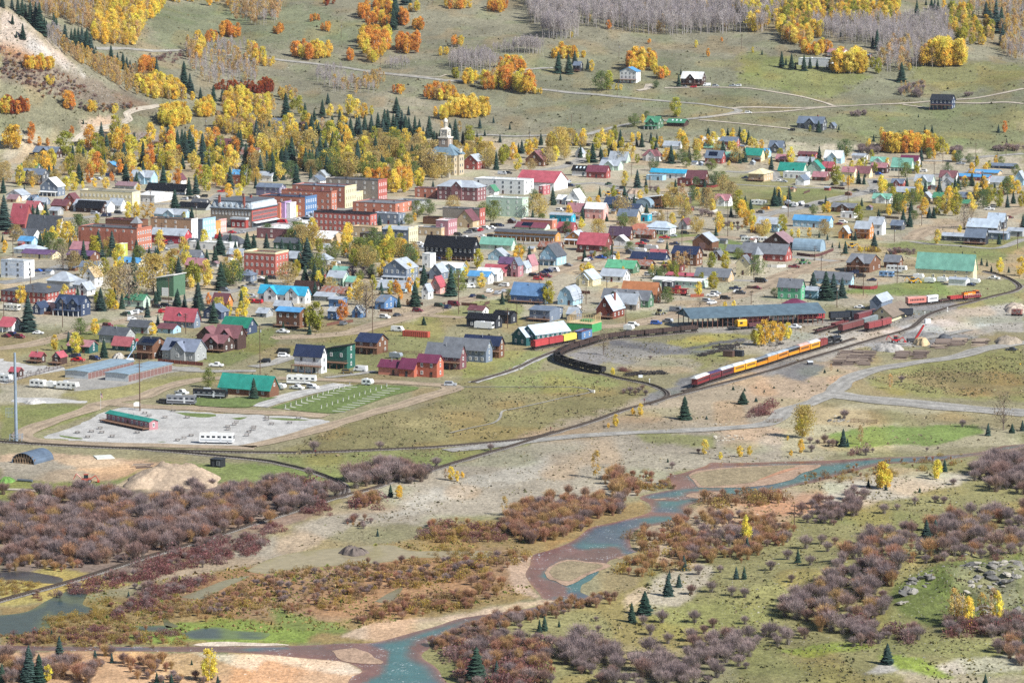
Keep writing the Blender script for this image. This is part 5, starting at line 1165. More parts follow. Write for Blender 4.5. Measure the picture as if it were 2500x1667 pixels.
GP='c2 885,436 850,430 690,400 580,370 495,345 435,322 408,300 418,275 455,252 545,212 650,186 755,150 840,128 950,110 1075,98 1205,88 1360,73 1530,56 1700,40';railway('track',GP,3.2,False,.136)
Y1,Y2,Y3,Y4,Y5='b3 425,1562 600,1515 700,1490 980,1415','b3 660,1562 860,1508 990,1470','b3 900,1545 1000,1525 1115,1492','b3 1240,1312 1400,1303 1500,1292 1640,1275 1760,1262 1950,1243','c2 190,208 330,180 450,158 575,132'
for i,y in enumerate((Y1,Y2,Y3,Y4,Y5)): railway('track',y,3.0,False,.142+i*.006)
def path_fn(s):
 p=world_path(s,1.0);P=np.array([(q.x,q.y) for q in p]);cum=np.concatenate([[0],np.cumsum(np.linalg.norm(np.diff(P,axis=0),axis=1))])
 return cum[-1],lambda t: Vector((np.interp(t,cum,P[:,0]),np.interp(t,cum,P[:,1]),0.0))
ZR=.62  # top of the rails
DARK=mat('26262a','plain');WHEEL=MB().cyl((0,-.62,0),(0,-.5,0),.42,n=12).cyl((0,.5,0),(0,.62,0),.42,n=12).cyl((0,-.5,0),(0,.5,0),.08,n=6).mesh('wheelset',mat('2c2622','plain'))
def bogies(r,ln):
 for sx in (-1,1):
  b=MB().box(sx*ln*.34-1.1,sx*ln*.34+1.1,-.75,-.64,.3,.62).box(sx*ln*.34-1.1,sx*ln*.34+1.1,.64,.75,.3,.62).box(sx*ln*.34-.2,sx*ln*.34+.2,-.64,.64,.35,.6).obj('bogie',DARK,r)
  for q in (-.75,.75): place('wheelset',WHEEL,b,(sx*ln*.34+q,0,.42))
def rail_thing(name,label,cat,fn,t0,t1,gap=.35,lm=None,group=None):
 a,c=fn(t0+gap),fn(t1-gap);m=(a+c)/2;d=c-a;r=thing(name,label,cat,(m.x,m.y,ZR),math.atan2(d.y,d.x),lm,group);return r,d.length
def roof_arch(ln,w,z,hh,n=9): return [(w/2*math.cos(t),z+hh*math.sin(t)) for t in np.linspace(0,math.pi,n)]
def coach(r,ln,body,roof,clere=True,openside=False,platform=False,slats=False):
 w,z0,z1=2.5,.95,3.35;bm=mat(body,'paint');MB().box(-ln/2,ln/2,-w/2+.1,w/2-.1,.68,.948).obj('underframe',DARK,r);x0=-ln/2+(1.3 if platform else .05)
 if openside:
  MB().box(-ln/2,ln/2,-w/2,w/2,z0,z0+1.15).obj('body',bm,r);p=MB()
  for i in range(8):
   for y in (-w/2+.05,w/2-.05): p.box(-ln/2+.1+i*(ln-.3)/7,-ln/2+.22+i*(ln-.3)/7,y-.05,y+.05,z0+1.151,z1)
  p.obj('roof_post',DARK,r);MB().box(-ln/2+.1,ln/2-.1,-.9,.9,z0+1.151,z0+1.5).obj('seat_row',mat('4a4038','wall'),r)
 else:
  MB().box(x0,ln/2-.05,-w/2,w/2,z0,z1).obj('body',bm,r)
  if not slats:
   n=int((ln-1.6)/.85);wm_=MB().box(-.27,.27,-.03,.03,-.42,.42).mesh('window',GLASS) if 'coachwin' not in MATS else MATS['coachwin'];MATS['coachwin']=wm_
   for i in range(n):
    for y in (-w/2,w/2): place('window',wm_,r,(-n*.425+.425+i*.85+(x0+ln/2)/2,y,2.35))
  else:
   for i in range(9): MB().box(-ln/2+.5+i*(ln-1)/9,-ln/2+.72+i*(ln-1)/9,-w/2-.04,-w/2-.005,z0+.1,z1-.1).obj('slat',mat('8a5420','plain'),r)
  if platform:
   b=MB().box(-ln/2,x0-.01,-w/2,w/2,z0-.1,z0)
   for y in (-w/2+.05,w/2-.05,0): b.box(-ln/2+.02,-ln/2+.1,y-.04,y+.04,z0,z0+1.0 if y == 0 else z1)
   b.box(-ln/2+.02,-ln/2+.1,-w/2+.1,w/2-.1,z0+.95,z0+1.02);b.obj('end_platform',DARK,r)
 rm=mat(roof,'metal');MB().prism(roof_arch(ln,w+.3,z1+.01,.42),-ln/2-.1,ln/2+.1,'x').obj('roof',rm,r)
 if clere: MB().box(-ln/2+.7,ln/2-.7,-.62,.62,z1+.36,z1+.62).prism(roof_arch(ln,1.5,z1+.622,.14,7),-ln/2+.6,ln/2-.6,'x').obj('clerestory',rm,r)
 bogies(r,ln)
def boxcar(r,ln,body,roof=None):
 w=2.4;bm=mat(body,'wood');MB().box(-ln/2,ln/2,-w/2,w/2,.95,3.3).obj('body',bm,r);MB().box(-ln/2,ln/2,-w/2+.1,w/2-.1,.68,.948).obj('underframe',DARK,r);MB().prism([(-w/2-.1,3.302),(w/2+.1,3.302),(0,3.62)],-ln/2-.05,ln/2+.05,'x').obj('roof',mat(roof or body,'roof'),r)
 for y in (-w/2-.04,w/2+.04): MB().box(-.9,.9,y-.03,y+.03,1.0,3.2).obj('door',bm,r)
 bogies(r,ln)
def gondola(r,ln,body,load=None,tall=1.35):
 w=2.4;bm=mat(body,'wood');z0=.95;MB().box(-ln/2,ln/2,-w/2,-w/2+.12,z0,z0+tall).box(-ln/2,ln/2,w/2-.12,w/2,z0,z0+tall).box(-ln/2,-ln/2+.12,-w/2+.121,w/2-.121,z0,z0+tall).box(ln/2-.12,ln/2,-w/2+.121,w/2-.121,z0,z0+tall).box(-ln/2+.121,ln/2-.121,-w/2+.121,w/2-.121,z0,z0+.15).obj('body',bm,r)
 s_=MB()
 for i in range(7):
  for y in (-w/2-.05,w/2+.05): s_.box(-ln/2+.3+i*(ln-.7)/6,-ln/2+.45+i*(ln-.7)/6,y-.045,y+.045,z0,z0+tall)
 s_.obj('side_stake',mat(body,'plain'),r);MB().box(-ln/2,ln/2,-w/2+.2,w/2-.2,.68,.948).obj('underframe',DARK,r)
 if load:
  b=MB()
  for k in range(9): x=-ln/2+.8+k*(ln-1.6)/8;b.frus((x-.7,x+.7,-w/2+.13,w/2-.13,z0+.2),(x-.3,x+.3,-.3,.3,z0+tall*(.7+.25*random.random())))
  b.obj('load',mat(load,'wall'),r)
 bogies(r,ln)
tot,tf=path_fn(TP);TB=[]
_pts=[ground('s',Z2(x,y)[0]-4,Z2(x,y)[1]-2.5) for x,y in TRAINPX[1:15]]
_tt=np.linspace(0,tot,2000);_pp=np.array([tuple(tf(t))[:2] for t in _tt])
for p in _pts: TB.append(_tt[np.argmin((_pp[:,0]-p.x)**2+(_pp[:,1]-p.y)**2)])
TRAIN=[('passenger_coach','red coach with white roof and open platform at the train tail','7e2a2e','dfe0de',dict(platform=True),'last red coach'),('passenger_coach','maroon coach with plum roof second from the tail','6e2a34','4d4066',dict(clere=False),None),('passenger_coach','maroon coach with silver clerestory roof ahead of the plum roofed one','5e2a32','c3c9cf',dict(),None),
 ('passenger_coach','yellow coach with white roof coupled to the maroon coaches','dc9a1e','d8dadc',dict(),None),('passenger_coach','yellow coach just behind the first open car','dfa022','d8dadc',dict(),None),('open_coach','orange open sided coach with grey roof nearer the train tail','d98a22','7c8288',dict(openside=True,clere=False),'rear open car'),('passenger_coach','orange slatted coach with silver roof in mid train','d68e2a','aab4bc',dict(slats=True),None),
 ('passenger_coach','orange coach with plain silver roof between slatted and open cars','d3872a','aeb8c0',dict(clere=False),None),('open_coach','orange open sided coach with grey roof nearer the engine','d98f22','747b82',dict(openside=True,clere=False),'front open car'),('passenger_coach','orange coach with pinkish roof third behind the boxcar','cf8228','d2b0a6',dict(),None),('passenger_coach','yellow coach with white roof behind the boxcar','d8981f','dcdee0',dict(),None)]
for i,(nm,lb,cb,cr,kw,lm) in enumerate(TRAIN):
 r,ln=rail_thing(nm,lb,'coach',tf,TB[i],TB[i+1],.3,lm,'cars of the steam train');coach(r,ln,cb,cr,**kw);r['px']=i
r,ln=rail_thing('boxcar','red boxcar between the yellow coach and the steam engine','boxcar',tf,TB[11],TB[12],.3,None,'cars of the steam train');boxcar(r,ln,'7a3430')
def steam_engine():
 L_=TB[13]-TB[12];tl=L_*.36;r,ln=rail_thing('tender','black coal tender behind the steam engine','tender',tf,TB[12],TB[12]+tl,.2,None,'cars of the steam train');bk=mat('1b1c20','paint')
 MB().box(-ln/2,ln/2,-1.15,1.15,.7,2.6).obj('tank',bk,r);MB().frus((-ln/2+.4,ln/2-.5,-.9,.9,2.601),(-ln/2+1,ln/2-1.2,-.4,.4,3.1)).obj('coal_load',mat('101012','wall'),r);bogies(r,ln)
 lt=lettering(r,Matrix.Translation((0,-1.16,1.4)),'DURANGO & SILVERTON',.34,'d8d8d0')
 r,ln=rail_thing('steam_locomotive','black steam locomotive at the head of the train','locomotive',tf,TB[12]+tl,TB[13],.1,'steam locomotive')
 MB().cyl((-ln*.2,0,2.2),(ln*.40,0,2.2),.82,n=16).cyl((ln*.40,0,2.2),(ln*.46,0,2.2),.86,.8,16).obj('boiler',bk,r);c=MB().box(-ln/2+.1,-ln*.2,-1.2,1.2,1.2,3.1).obj('cab',bk,r);MB().prism(roof_arch(1,2.7,3.12,.35),-ln/2-.3,-ln*.2+.2,'x').obj('cab_roof',bk,c)
 for y in (-1.2,1.2): MB().box(-ln*.42,-ln*.27,y-.03,y+.03,2.1,2.8).obj('window',GLASS,c)
 MB().cyl((ln*.36,0,2.9),(ln*.36,0,3.9),.2,.3,12).obj('smokestack',bk,r);MB().cyl((ln*.15,0,2.9),(ln*.15,0,3.45),.35,.25,10).obj('sand_dome',bk,r);MB().cyl((-ln*.05,0,2.9),(-ln*.05,0,3.5),.38,.28,10).obj('steam_dome',bk,r);MB().box(ln*.41,ln*.46,-.18,.18,3.05,3.4).obj('headlight',mat('c8c0a0','glass'),r)
 MB().box(-ln/2+.2,ln*.48,-1.0,1.0,.85,1.35).obj('frame',bk,r);MB().frus((ln*.44,ln*.5,-1,1,.25),(ln*.44,ln*.46,-1,1,1.0)).obj('pilot',bk,r);dw=MB().cyl((0,-.72,0),(0,-.6,0),.55,n=14).cyl((0,.6,0),(0,.72,0),.55,n=14).mesh('driving_wheel',mat('26262a','plain'))
 for i in range(4): place('driving_wheel',dw,r,(-ln*.22+i*1.25,0,.55))
 for y in (-1.0,1.0): MB().cyl((ln*.30,y,.8),(ln*.42,y,.8),.32,n=10).obj('cylinder',bk,r);MB().box(-ln*.2,ln*.3,y*.78-.05,y*.78+.05,.5,.62).obj('side_rod',mat('8d8f92','metal'),r)
 place('wheelset',WHEEL,r,(ln*.36,0,.42));o=MB();o.frus((ln*.36-.01,ln*.36+.01,-.1,.1,3.9),(ln*.36-.01,ln*.36+.01,-.1,.1,3.92))
steam_engine()
tot,gf=path_fn(GP);n=16;cl=(tot-2.5)/n
for i in range(n):
 nm='string of empty hopper wagons on the curve';col='1d1a1a' if i < 5 else '40302b'
 r,ln=rail_thing('gondola_wagon','black open gondola wagon on the tight curve' if i < 5 else 'brown open gondola wagon in the long curved string','wagon',gf,2.5+i*cl,2.5+(i+1)*cl,.25,'string of gondola wagons' if i == 7 else None,nm);gondola(r,ln,col,'17171a' if 4 < i < 7 else None,1.5)
def fn_pair(s): return path_fn(s)[1]
f1,f2,f3,f4,f5=map(fn_pair,(Y1,Y2,Y3,Y4,Y5));t1=path_fn(Y1)[0];t2=path_fn(Y2)[0];t3=path_fn(Y3)[0];t4=path_fn(Y4)[0];t5=path_fn(Y5)[0]
def flatcar(r,ln,c,load=None):
 MB().box(-ln/2,ln/2,-1.2,1.2,.75,1.0).obj('deck',mat(c,'wood'),r);b=MB()
 for k in range(6): b.box(-ln/2+.5+k*ln/7,-ln/2+1.3+k*ln/7,-.9,.9,1.001,1.15+.3*random.random())
 b.obj('load',mat(load or '4a3c36','wood'),r);bogies(r,ln)
r,ln=rail_thing('flat_wagon','rusty flat wagon loaded with scrap at the yard end','wagon',f1,0,t1*.30);flatcar(r,ln,'5a3230')
r,ln=rail_thing('gondola_wagon','low maroon gondola behind the rusty flat wagon','wagon',f1,t1*.30,t1*.52);gondola(r,ln,'6a3434',None,.9)
r,ln=rail_thing('boxcar','maroon boxcar beside the depot platform','boxcar',f1,t1*.68,t1*.99,.3,'maroon boxcars');boxcar(r,ln,'6e3236','7a5a5a')
r,ln=rail_thing('stock_car','brown slatted stock car in front of the grey boxcar','boxcar',f2,0,t2*.58);boxcar(r,ln,'6a3a38','6f5a55')
r,ln=rail_thing('boxcar','weathered grey boxcar behind the brown stock car','boxcar',f2,t2*.58,t2);boxcar(r,ln,'6f7a7a','8a9090')
r,ln=rail_thing('boxcar','short red boxcar nearer the viewer in front of the depot','boxcar',f3,0,t3*.52);boxcar(r,ln,'82393b','8a5552')
r,ln=rail_thing('boxcar','short red boxcar coupled behind its twin at the depot','boxcar',f3,t3*.52,t3);boxcar(r,ln,'8a4040','8a5552')
r,ln=rail_thing('passenger_coach','salmon coach at the depot end of the short train','coach',f4,t4*.03,t4*.25);coach(r,ln,'c2786c','c98d82',False)
r,ln=rail_thing('passenger_coach','white coach coupled to the salmon coach','coach',f4,t4*.25,t4*.41);coach(r,ln,'d9dadb','dfe2e4',False)
r,ln=rail_thing('flat_wagon','low dark flat wagon between white coach and red gondola','wagon',f4,t4*.42,t4*.57);flatcar(r,ln,'5a3a34')
r,ln=rail_thing('gondola_wagon','red gondola wagon behind the diesel','wagon',f4,t4*.57,t4*.75);gondola(r,ln,'a03434',None,1.3)
def diesel():
 r,ln=rail_thing('diesel_locomotive','orange and maroon diesel locomotive at the far end of the yard','locomotive',f4,t4*.755,t4*.995,.2,'orange diesel');og,mr=mat('e07a1e','paint'),mat('6e2430','paint')
 MB().box(-ln/2,ln/2,-1.3,1.3,.9,1.25).box(-ln/2+.3,ln/2-.3,-1.31,1.31,.6,.9).obj('frame',mr,r);MB().box(-ln/2+.4,ln*.18,-.95,.95,1.251,3.3).obj('hood',og,r);MB().box(-ln/2+.39,ln*.18,-.97,.97,1.252,1.9).obj('stripe',mr,r);MB().box(ln*.36,ln/2-.3,-.95,.95,1.251,2.5).obj('nose',mr,r)
 c=MB().box(ln*.181,ln*.36,-1.25,1.25,1.251,3.6).obj('cab',mr,r);MB().box(ln*.17,ln*.37,-1.35,1.35,3.602,3.75).obj('cab_roof',og,c);MB().box(ln*.20,ln*.34,-1.28,1.28,2.6,3.3).obj('window',GLASS,c)
 for k in range(4): MB().cyl((-ln*.38+k*ln*.13,0,3.3),(-ln*.38+k*ln*.13,0,3.6),.45,n=10).obj('roof_fan',DARK,r)
 b=MB()
 for i in range(9): b.box(-ln/2+.2+i*(ln-.5)/8,-ln/2+.26+i*(ln-.5)/8,-1.3,-1.25,1.251,2.2)
 b.box(-ln/2+.2,ln/2-.3,-1.3,-1.25,2.2,2.26).obj('handrail',mat('d8d8d0','plain'),r);lettering(r,Matrix.Translation((-ln*.13,-.98,2.3)),'Silverton',.75,'f2efe2');bogies(r,ln)
diesel()
for i,(c,lb) in enumerate((('b04040','bright red boxcar nearest the viewer beside the engine house'),('a33a3c','red boxcar coupled to the yellow boxcar'),('d8c654','pale yellow boxcar beside the engine house'))):
 r,ln=rail_thing('boxcar',lb,'boxcar',f5,t5*i/3,t5*(i+1)/3,.25,'yellow boxcar' if i == 2 else None);boxcar(r,ln,c)
A,x,y,Ln=SHED  # wagons standing under the shed roof and the crane before it
def shedfn(yo): return lambda t: A+x*t+y*yo
for t0,t1_,c,lb in ((14,24,'1e1c1c','dark wagon under the train shed near its gable end'),(24.5,38,'a33640','red coach under the middle of the train shed'),(38.5,50,'b9b9b6','pale grey coach behind the yellow crane'),(50.5,64,'a03a40','second red coach under the train shed roof')):
 r,ln=rail_thing('passenger_coach',lb,'coach',shedfn(6),t0,t1_);coach(r,ln,c,'77706c',False)
for k in range(4): r,ln=rail_thing('boxcar','dark boxcar under the far end of the train shed','boxcar',shedfn(5.5),66+k*10,75.7+k*10,.2,None,'dark boxcars under the train shed');boxcar(r,ln,'242a33')
def crane():
 p,q=ground('b2',1985,1530),ground('b2',2230,1512);d=(q-p).normalized();rz=math.atan2(d.y,d.x);r=thing('rail_crane','yellow rail crane with black chassis before the train shed','crane',(p.x+d.x*5,p.y+d.y*5,.3),rz,'yellow rail crane')
 MB().box(-5,4,-1.2,1.2,.7,1.2).obj('chassis',DARK,r);MB().box(-1,3.6,-1.4,1.4,1.3,3.6).prism(roof_arch(1,2.8,3.601,.6),-1,3.6,'x').obj('cab',mat('dba01e','paint'),r);MB().box(0,1.4,-1.44,-1.41,2.3,3.2).obj('window',GLASS,r);b=MB();b.cyl((-1,-.5,1.8),(-6.5,-.4,3.6),.14,n=6).cyl((-1,.5,1.8),(-6.5,.4,3.6),.14,n=6);b.obj('boom',DARK,r);bogies(r,8)
 r=thing('gondola_wagon','maroon gondola coupled to the yellow rail crane','wagon',(p.x+d.x*14,p.y+d.y*14,.3),rz);gondola(r,8.5,'5a3438')
crane()
def caboose():
 N=ground('b2',1610,1212);r=thing('caboose','red caboose with round cream emblem beside the mint mobile home','caboose',N-V0*5,YAW,'red caboose');rd=mat('a83c3c','wood');MB().box(-4.3,4.3,-1.3,1.3,1.0,3.1).obj('body',rd,r);MB().box(-5.3,5.3,-1.2,1.2,.75,.998).obj('underframe',DARK,r);MB().prism(roof_arch(1,2.9,3.102,.3),-5.2,5.2,'x').obj('roof',mat('8a3436','roof'),r);c=MB().box(-.9,1.3,-1.1,1.1,3.2,4.4).obj('cupola',rd,r);MB().box(-1.1,1.5,-1.25,1.25,4.402,4.55).obj('cupola_roof',mat('8a3436','roof'),c)
 MB().cyl((1.2,-1.302,2.1),(1.2,-1.34,2.1),.78,n=20).obj('emblem',mat('d8b878','plain'),r);MB().box(1.08,1.32,-1.37,-1.342,1.45,2.75).box(.55,1.85,-1.37,-1.342,1.98,2.22).obj('emblem_cross',mat('a83c3c','plain'),r)
 for xx in (-3,-1.2,3.4): MB().box(xx-.3,xx+.3,-1.33,-1.302,1.9,2.6).obj('window',GLASS,r)
 for xx in (-5.2,5.2): MB().box(xx-.05,xx+.05,-1.2,-1.1,1,3.1).box(xx-.05,xx+.05,1.1,1.2,1,3.1).box(xx-.05,xx+.05,-1.1,1.1,1.8,1.9).obj('end_railing',DARK,r)
 bogies(r,9)
caboose()
# ------------------------------------------------------------------ vehicles
TYRE=MB().cyl((0,-.11,0),(0,.11,0),.36,n=12,m=0).cyl((0,-.115,0),(0,.115,0),.2,n=10,m=1).mesh('wheel',[mat('1b1b1d','plain'),mat('9a9da2','metal')])
def car_meshes(ln,w,h,prof,glass,bed=None):
 b=MB();lo=[(x*ln,z*h) for x,z in prof[0]];b.prism(lo,-w/2,w/2,'y');cab=[(x*ln,z*h) for x,z in prof[1]];ww=w*.86
 k=len(b.v);n=len(cab);top=max(z for _,z in cab)
 for sgn in (-1,1): b.v += [(x,sgn*(w*.49 if z < top-.05 else ww/2),z) for x,z in cab]
 for i in range(n): b.f.append((k+i,k+(i+1) % n,k+n+(i+1) % n,k+n+i));b.m.append(0)
 b.f.append(tuple(k+i for i in range(n))[::-1]);b.m.append(0);b.f.append(tuple(k+n+i for i in range(n)));b.m.append(0)
 if bed: b.box(bed[0]*ln,bed[1]*ln,-w/2,-w/2+.1,h*.5,h*.62).box(bed[0]*ln,bed[1]*ln,w/2-.1,w/2,h*.5,h*.62)
 g=MB()
 for (x0,x1,z0,z1) in glass:
  for y in (-w/2*.97,w/2*.97): g.box(x0*ln,x1*ln,y-.05,y+.02 if y > 0 else y+.05,z0*h,z1*h)
 f=max(q[1] for q in glass);r_=min(q[0] for q in glass);z0,z1=glass[0][2]*h,glass[0][3]*h
 g.hexa([(f*ln+.05,-ww*.46,z0),(f*ln+.42,-ww*.46,z0),(f*ln+.42,ww*.46,z0),(f*ln+.05,ww*.46,z0),(f*ln-.25,-ww*.43,z1),(f*ln+.02,-ww*.43,z1),(f*ln+.02,ww*.43,z1),(f*ln-.25,ww*.43,z1)])
 g.box(r_*ln-.12,r_*ln-.02,-ww*.42,ww*.42,z0,z1);l_=MB()
 l_.box(ln/2-.02,ln/2+.03,-.16,.16,h*.36,h*.44)
 return b.mesh('body',CARPAINT),g.mesh('car_glass',GLASS),l_.mesh('headlight',mat('dfe3e6','glass')),ln,w
P_SED=([(-.5,.16),(.5,.16),(.5,.48),(.30,.58),(-.44,.62),(-.5,.5)],[(-.36,.6),(.22,.58),(.08,.97),(-.02,1.0),(-.2,.98)])
P_SUV=([(-.5,.16),(.5,.16),(.5,.48),(.42,.58),(-.5,.6)],[(-.49,.58),(.26,.58),(.14,.97),(-.44,1.0)])
P_PIC=([(-.5,.18),(.5,.18),(.5,.52),(.42,.58),(-.5,.52)],[(-.12,.54),(.26,.57),(.16,.98),(-.08,1.0)])
P_VAN=([(-.5,.12),(.5,.12),(.5,.42),(.44,.5),(-.5,.5)],[(-.495,.48),(.45,.49),(.32,.97),(-.49,1.0)])
CARS={'sedan': car_meshes(4.6,1.8,1.45,P_SED,[(-.22,.08,.62,.92)]),'suv': car_meshes(4.8,1.95,1.8,P_SUV,[(-.42,.14,.62,.92)]),
  'pickup': car_meshes(5.7,2.0,1.85,P_PIC,[(-.08,.16,.6,.92)],(-.5,-.13)),'van': car_meshes(5.6,2.05,2.3,P_VAN,[(.12,.34,.56,.86)])}
CARCOL={'white': ('e8e8e6',),'black': ('16171b',),'silver': ('a9adb2',),'grey': ('6c7076',),'darkgrey': ('3a3d44',),'navy': ('1d2a4c',),'blue': ('2c5aa8',),'red': ('b3202c',),'maroon': ('6a1e2c',),'green': ('23402f',),'olive': ('6e5f3a',),'yellow': ('c98a1e',),'mint': ('b5d6c0',)}
def vehicle(t,x,y,kind,colour,rz=YAW,flip=False):
 p=ground(t,x,y);r=empty({'suv': 'parked_suv','sedan': 'parked_car','pickup': 'pickup_truck','van': 'parked_van'}[kind],(p.x,p.y+.6,H(p.x,p.y)+.09),rz+(math.pi if flip else 0));b,g,l_,ln,w=CARS[kind];c=lin(CARCOL[colour][0])
 place('body',b,r,color=c);place('car_glass',g,r);[place('headlight',l_,r,(0,q*w,0)) for q in (-.36,.36)]
 for i in (-.31,.31):
  for j in (-w/2+.1,w/2-.1): place('wheel',TYRE,r,(i*ln,j,.36))
 cn={'darkgrey': 'dark grey','mint': 'pale green','navy': 'navy blue','green': 'dark green'}.get(colour,colour)
 tag(r,f"{cn} {'car' if kind == 'sedan' else kind} parked",{'sedan': 'car','suv': 'suv','pickup': 'pickup truck','van': 'van'}[kind],'vehicles parked about the town',True,p);return r
VTXT='''b0 1095 110 suv black,1010 120 van navy,835 150 sedan white,905 150 suv silver,2040 265 pickup red,1870 310 suv black,1690 335 suv silver,1745 325 sedan black,1800 315 sedan white,1085 460 suv black,975 488 van navy,60 650 suv maroon,1600 830 suv maroon,1600 870 sedan mint,345 992 sedan blue,400 990 sedan navy,1440 1325 suv black,1520 1315 suv black,1290 1350 suv black,1262 1366 sedan silver,1225 1382 suv white,1170 1388 suv white,1150 1397 suv green,2065 1172 suv grey,2235 1152 pickup grey,2310 1120 pickup grey,2310 1230 suv silver,2320 1278 suv red,1890 715 van white,2215 640 sedan silver,2130 640 sedan red,1690 750 sedan red,75 1015 suv white
c0 55 88 sedan maroon,120 78 suv navy,180 98 suv maroon,350 60 sedan white,685 275 suv navy,715 312 pickup red,870 297 suv navy,1985 360 pickup white,1668 612 pickup white,1490 695 suv darkgrey
b1 150 1060 suv black,60 1092 suv black,30 1062 sedan white,700 942 suv white,725 935 van white,1140 1088 suv white,1650 888 suv navy,1960 1142 van white,2275 1127 suv white,1500 748 suv white,1440 762 sedan red,1425 778 sedan white,1855 662 suv black,1945 640 suv grey,1990 626 suv black,2025 618 suv white,2110 602 suv white,2165 596 sedan white,2190 577 suv black,2240 577 suv navy,2160 677 suv black,2080 677 sedan white,15 1282 suv red,245 1555 pickup white,1300 1540 van white,470 556 van white,425 520 suv darkgrey,465 525 suv darkgrey,395 522 sedan white,1170 362 sedan red,2260 100 van silver,2320 95 suv darkgrey
b2 540 212 suv navy,440 436 suv white,485 428 sedan darkgrey,990 322 suv white,1125 332 sedan white,705 887 suv navy,815 872 pickup blue,855 862 sedan silver,1185 748 pickup red,1205 772 suv darkgrey,1220 722 suv navy,200 1037 suv black,258 1030 sedan maroon,292 1008 sedan navy,332 1000 suv navy,385 992 van white,1590 647 suv black,1400 690 pickup red,1475 670 sedan silver,2050 1157 pickup navy,1840 1222 pickup white,1870 1203 suv silver,1325 1477 suv blue,1430 1457 suv silver,1115 1492 suv white,1260 1030 suv white,2150 140 pickup navy,2005 187 sedan black,2280 457 suv grey,2325 422 suv yellow,590 1327 sedan white
b3 145 172 sedan silver,105 165 sedan white,285 390 suv darkgrey,970 267 sedan white,1000 182 suv navy,1020 107 suv blue,1425 77 suv white,1645 67 sedan white,2035 427 pickup white,2080 402 suv white,2220 502 sedan maroon,240 957 pickup maroon,650 562 sedan maroon,690 547 suv white,855 1042 suv black,955 1077 sedan navy,790 1012 suv navy,760 1382 suv green,840 1327 sedan white,245 1512 pickup white,1860 1122 sedan navy,2075 1062 pickup white
c1 80 322 suv black,255 272 suv white,250 240 van black,840 422 suv olive,960 402 van white,1785 537 suv silver,375 567 pickup white,520 560 suv white
c3 2235 212 sedan darkgrey
a2 2170 1044 suv white,525 1512 suv black,690 1342 suv black,1665 808 suv red,1580 803 sedan grey,1790 793 van white,1870 798 suv silver,2030 797 pickup silver,2075 797 suv white
a3 218 1203 suv black,1770 1512 pickup silver
a1 430 1283 van white,375 1288 suv red,400 1284 sedan blue'''
_vr=random.Random(5)
for ln_ in VTXT.split('\n'):
 t,rest=ln_.split(' ',1)
 for q in rest.split(','): x,y,k,c=q.split();vehicle(t,float(x),float(y),k,c,YAW+_vr.uniform(-.25,.35),_vr.random() < .4)
for ln_ in ('b0 1000,1480 1480,1350 1750,1300','b1 800,1500 1500,1380 1900,1265 2300,1160','b2 250,1050 600,940 900,860','b2 1250,760 1700,700','b2 1450,1400 1800,1290 2300,1110','b1 250,530 520,470 700,430','b1 1500,800 1800,705 2300,590','b3 0,460 300,400 600,330','b0 1400,810 1700,725 2100,650','b2 500,200 800,190 1000,250','b3 200,170 800,235','b0 600,505 1100,465'):
 P_=world_path(ln_,9.0)
 for a in P_:
  if _vr.random() < .5: u_,v_=to_px(np.array((a.x,a.y,float(H(a.x,a.y)))));vehicle('s',float(u_)+_vr.uniform(-6,6),float(v_)+_vr.choice((-5,5)),_vr.choice(['suv','sedan','pickup','suv','van']),_vr.choice(['white','black','silver','grey','darkgrey','navy','red','white','maroon','green']),_vr.choice((YAW,math.radians(64)))+_vr.uniform(-.15,.15))
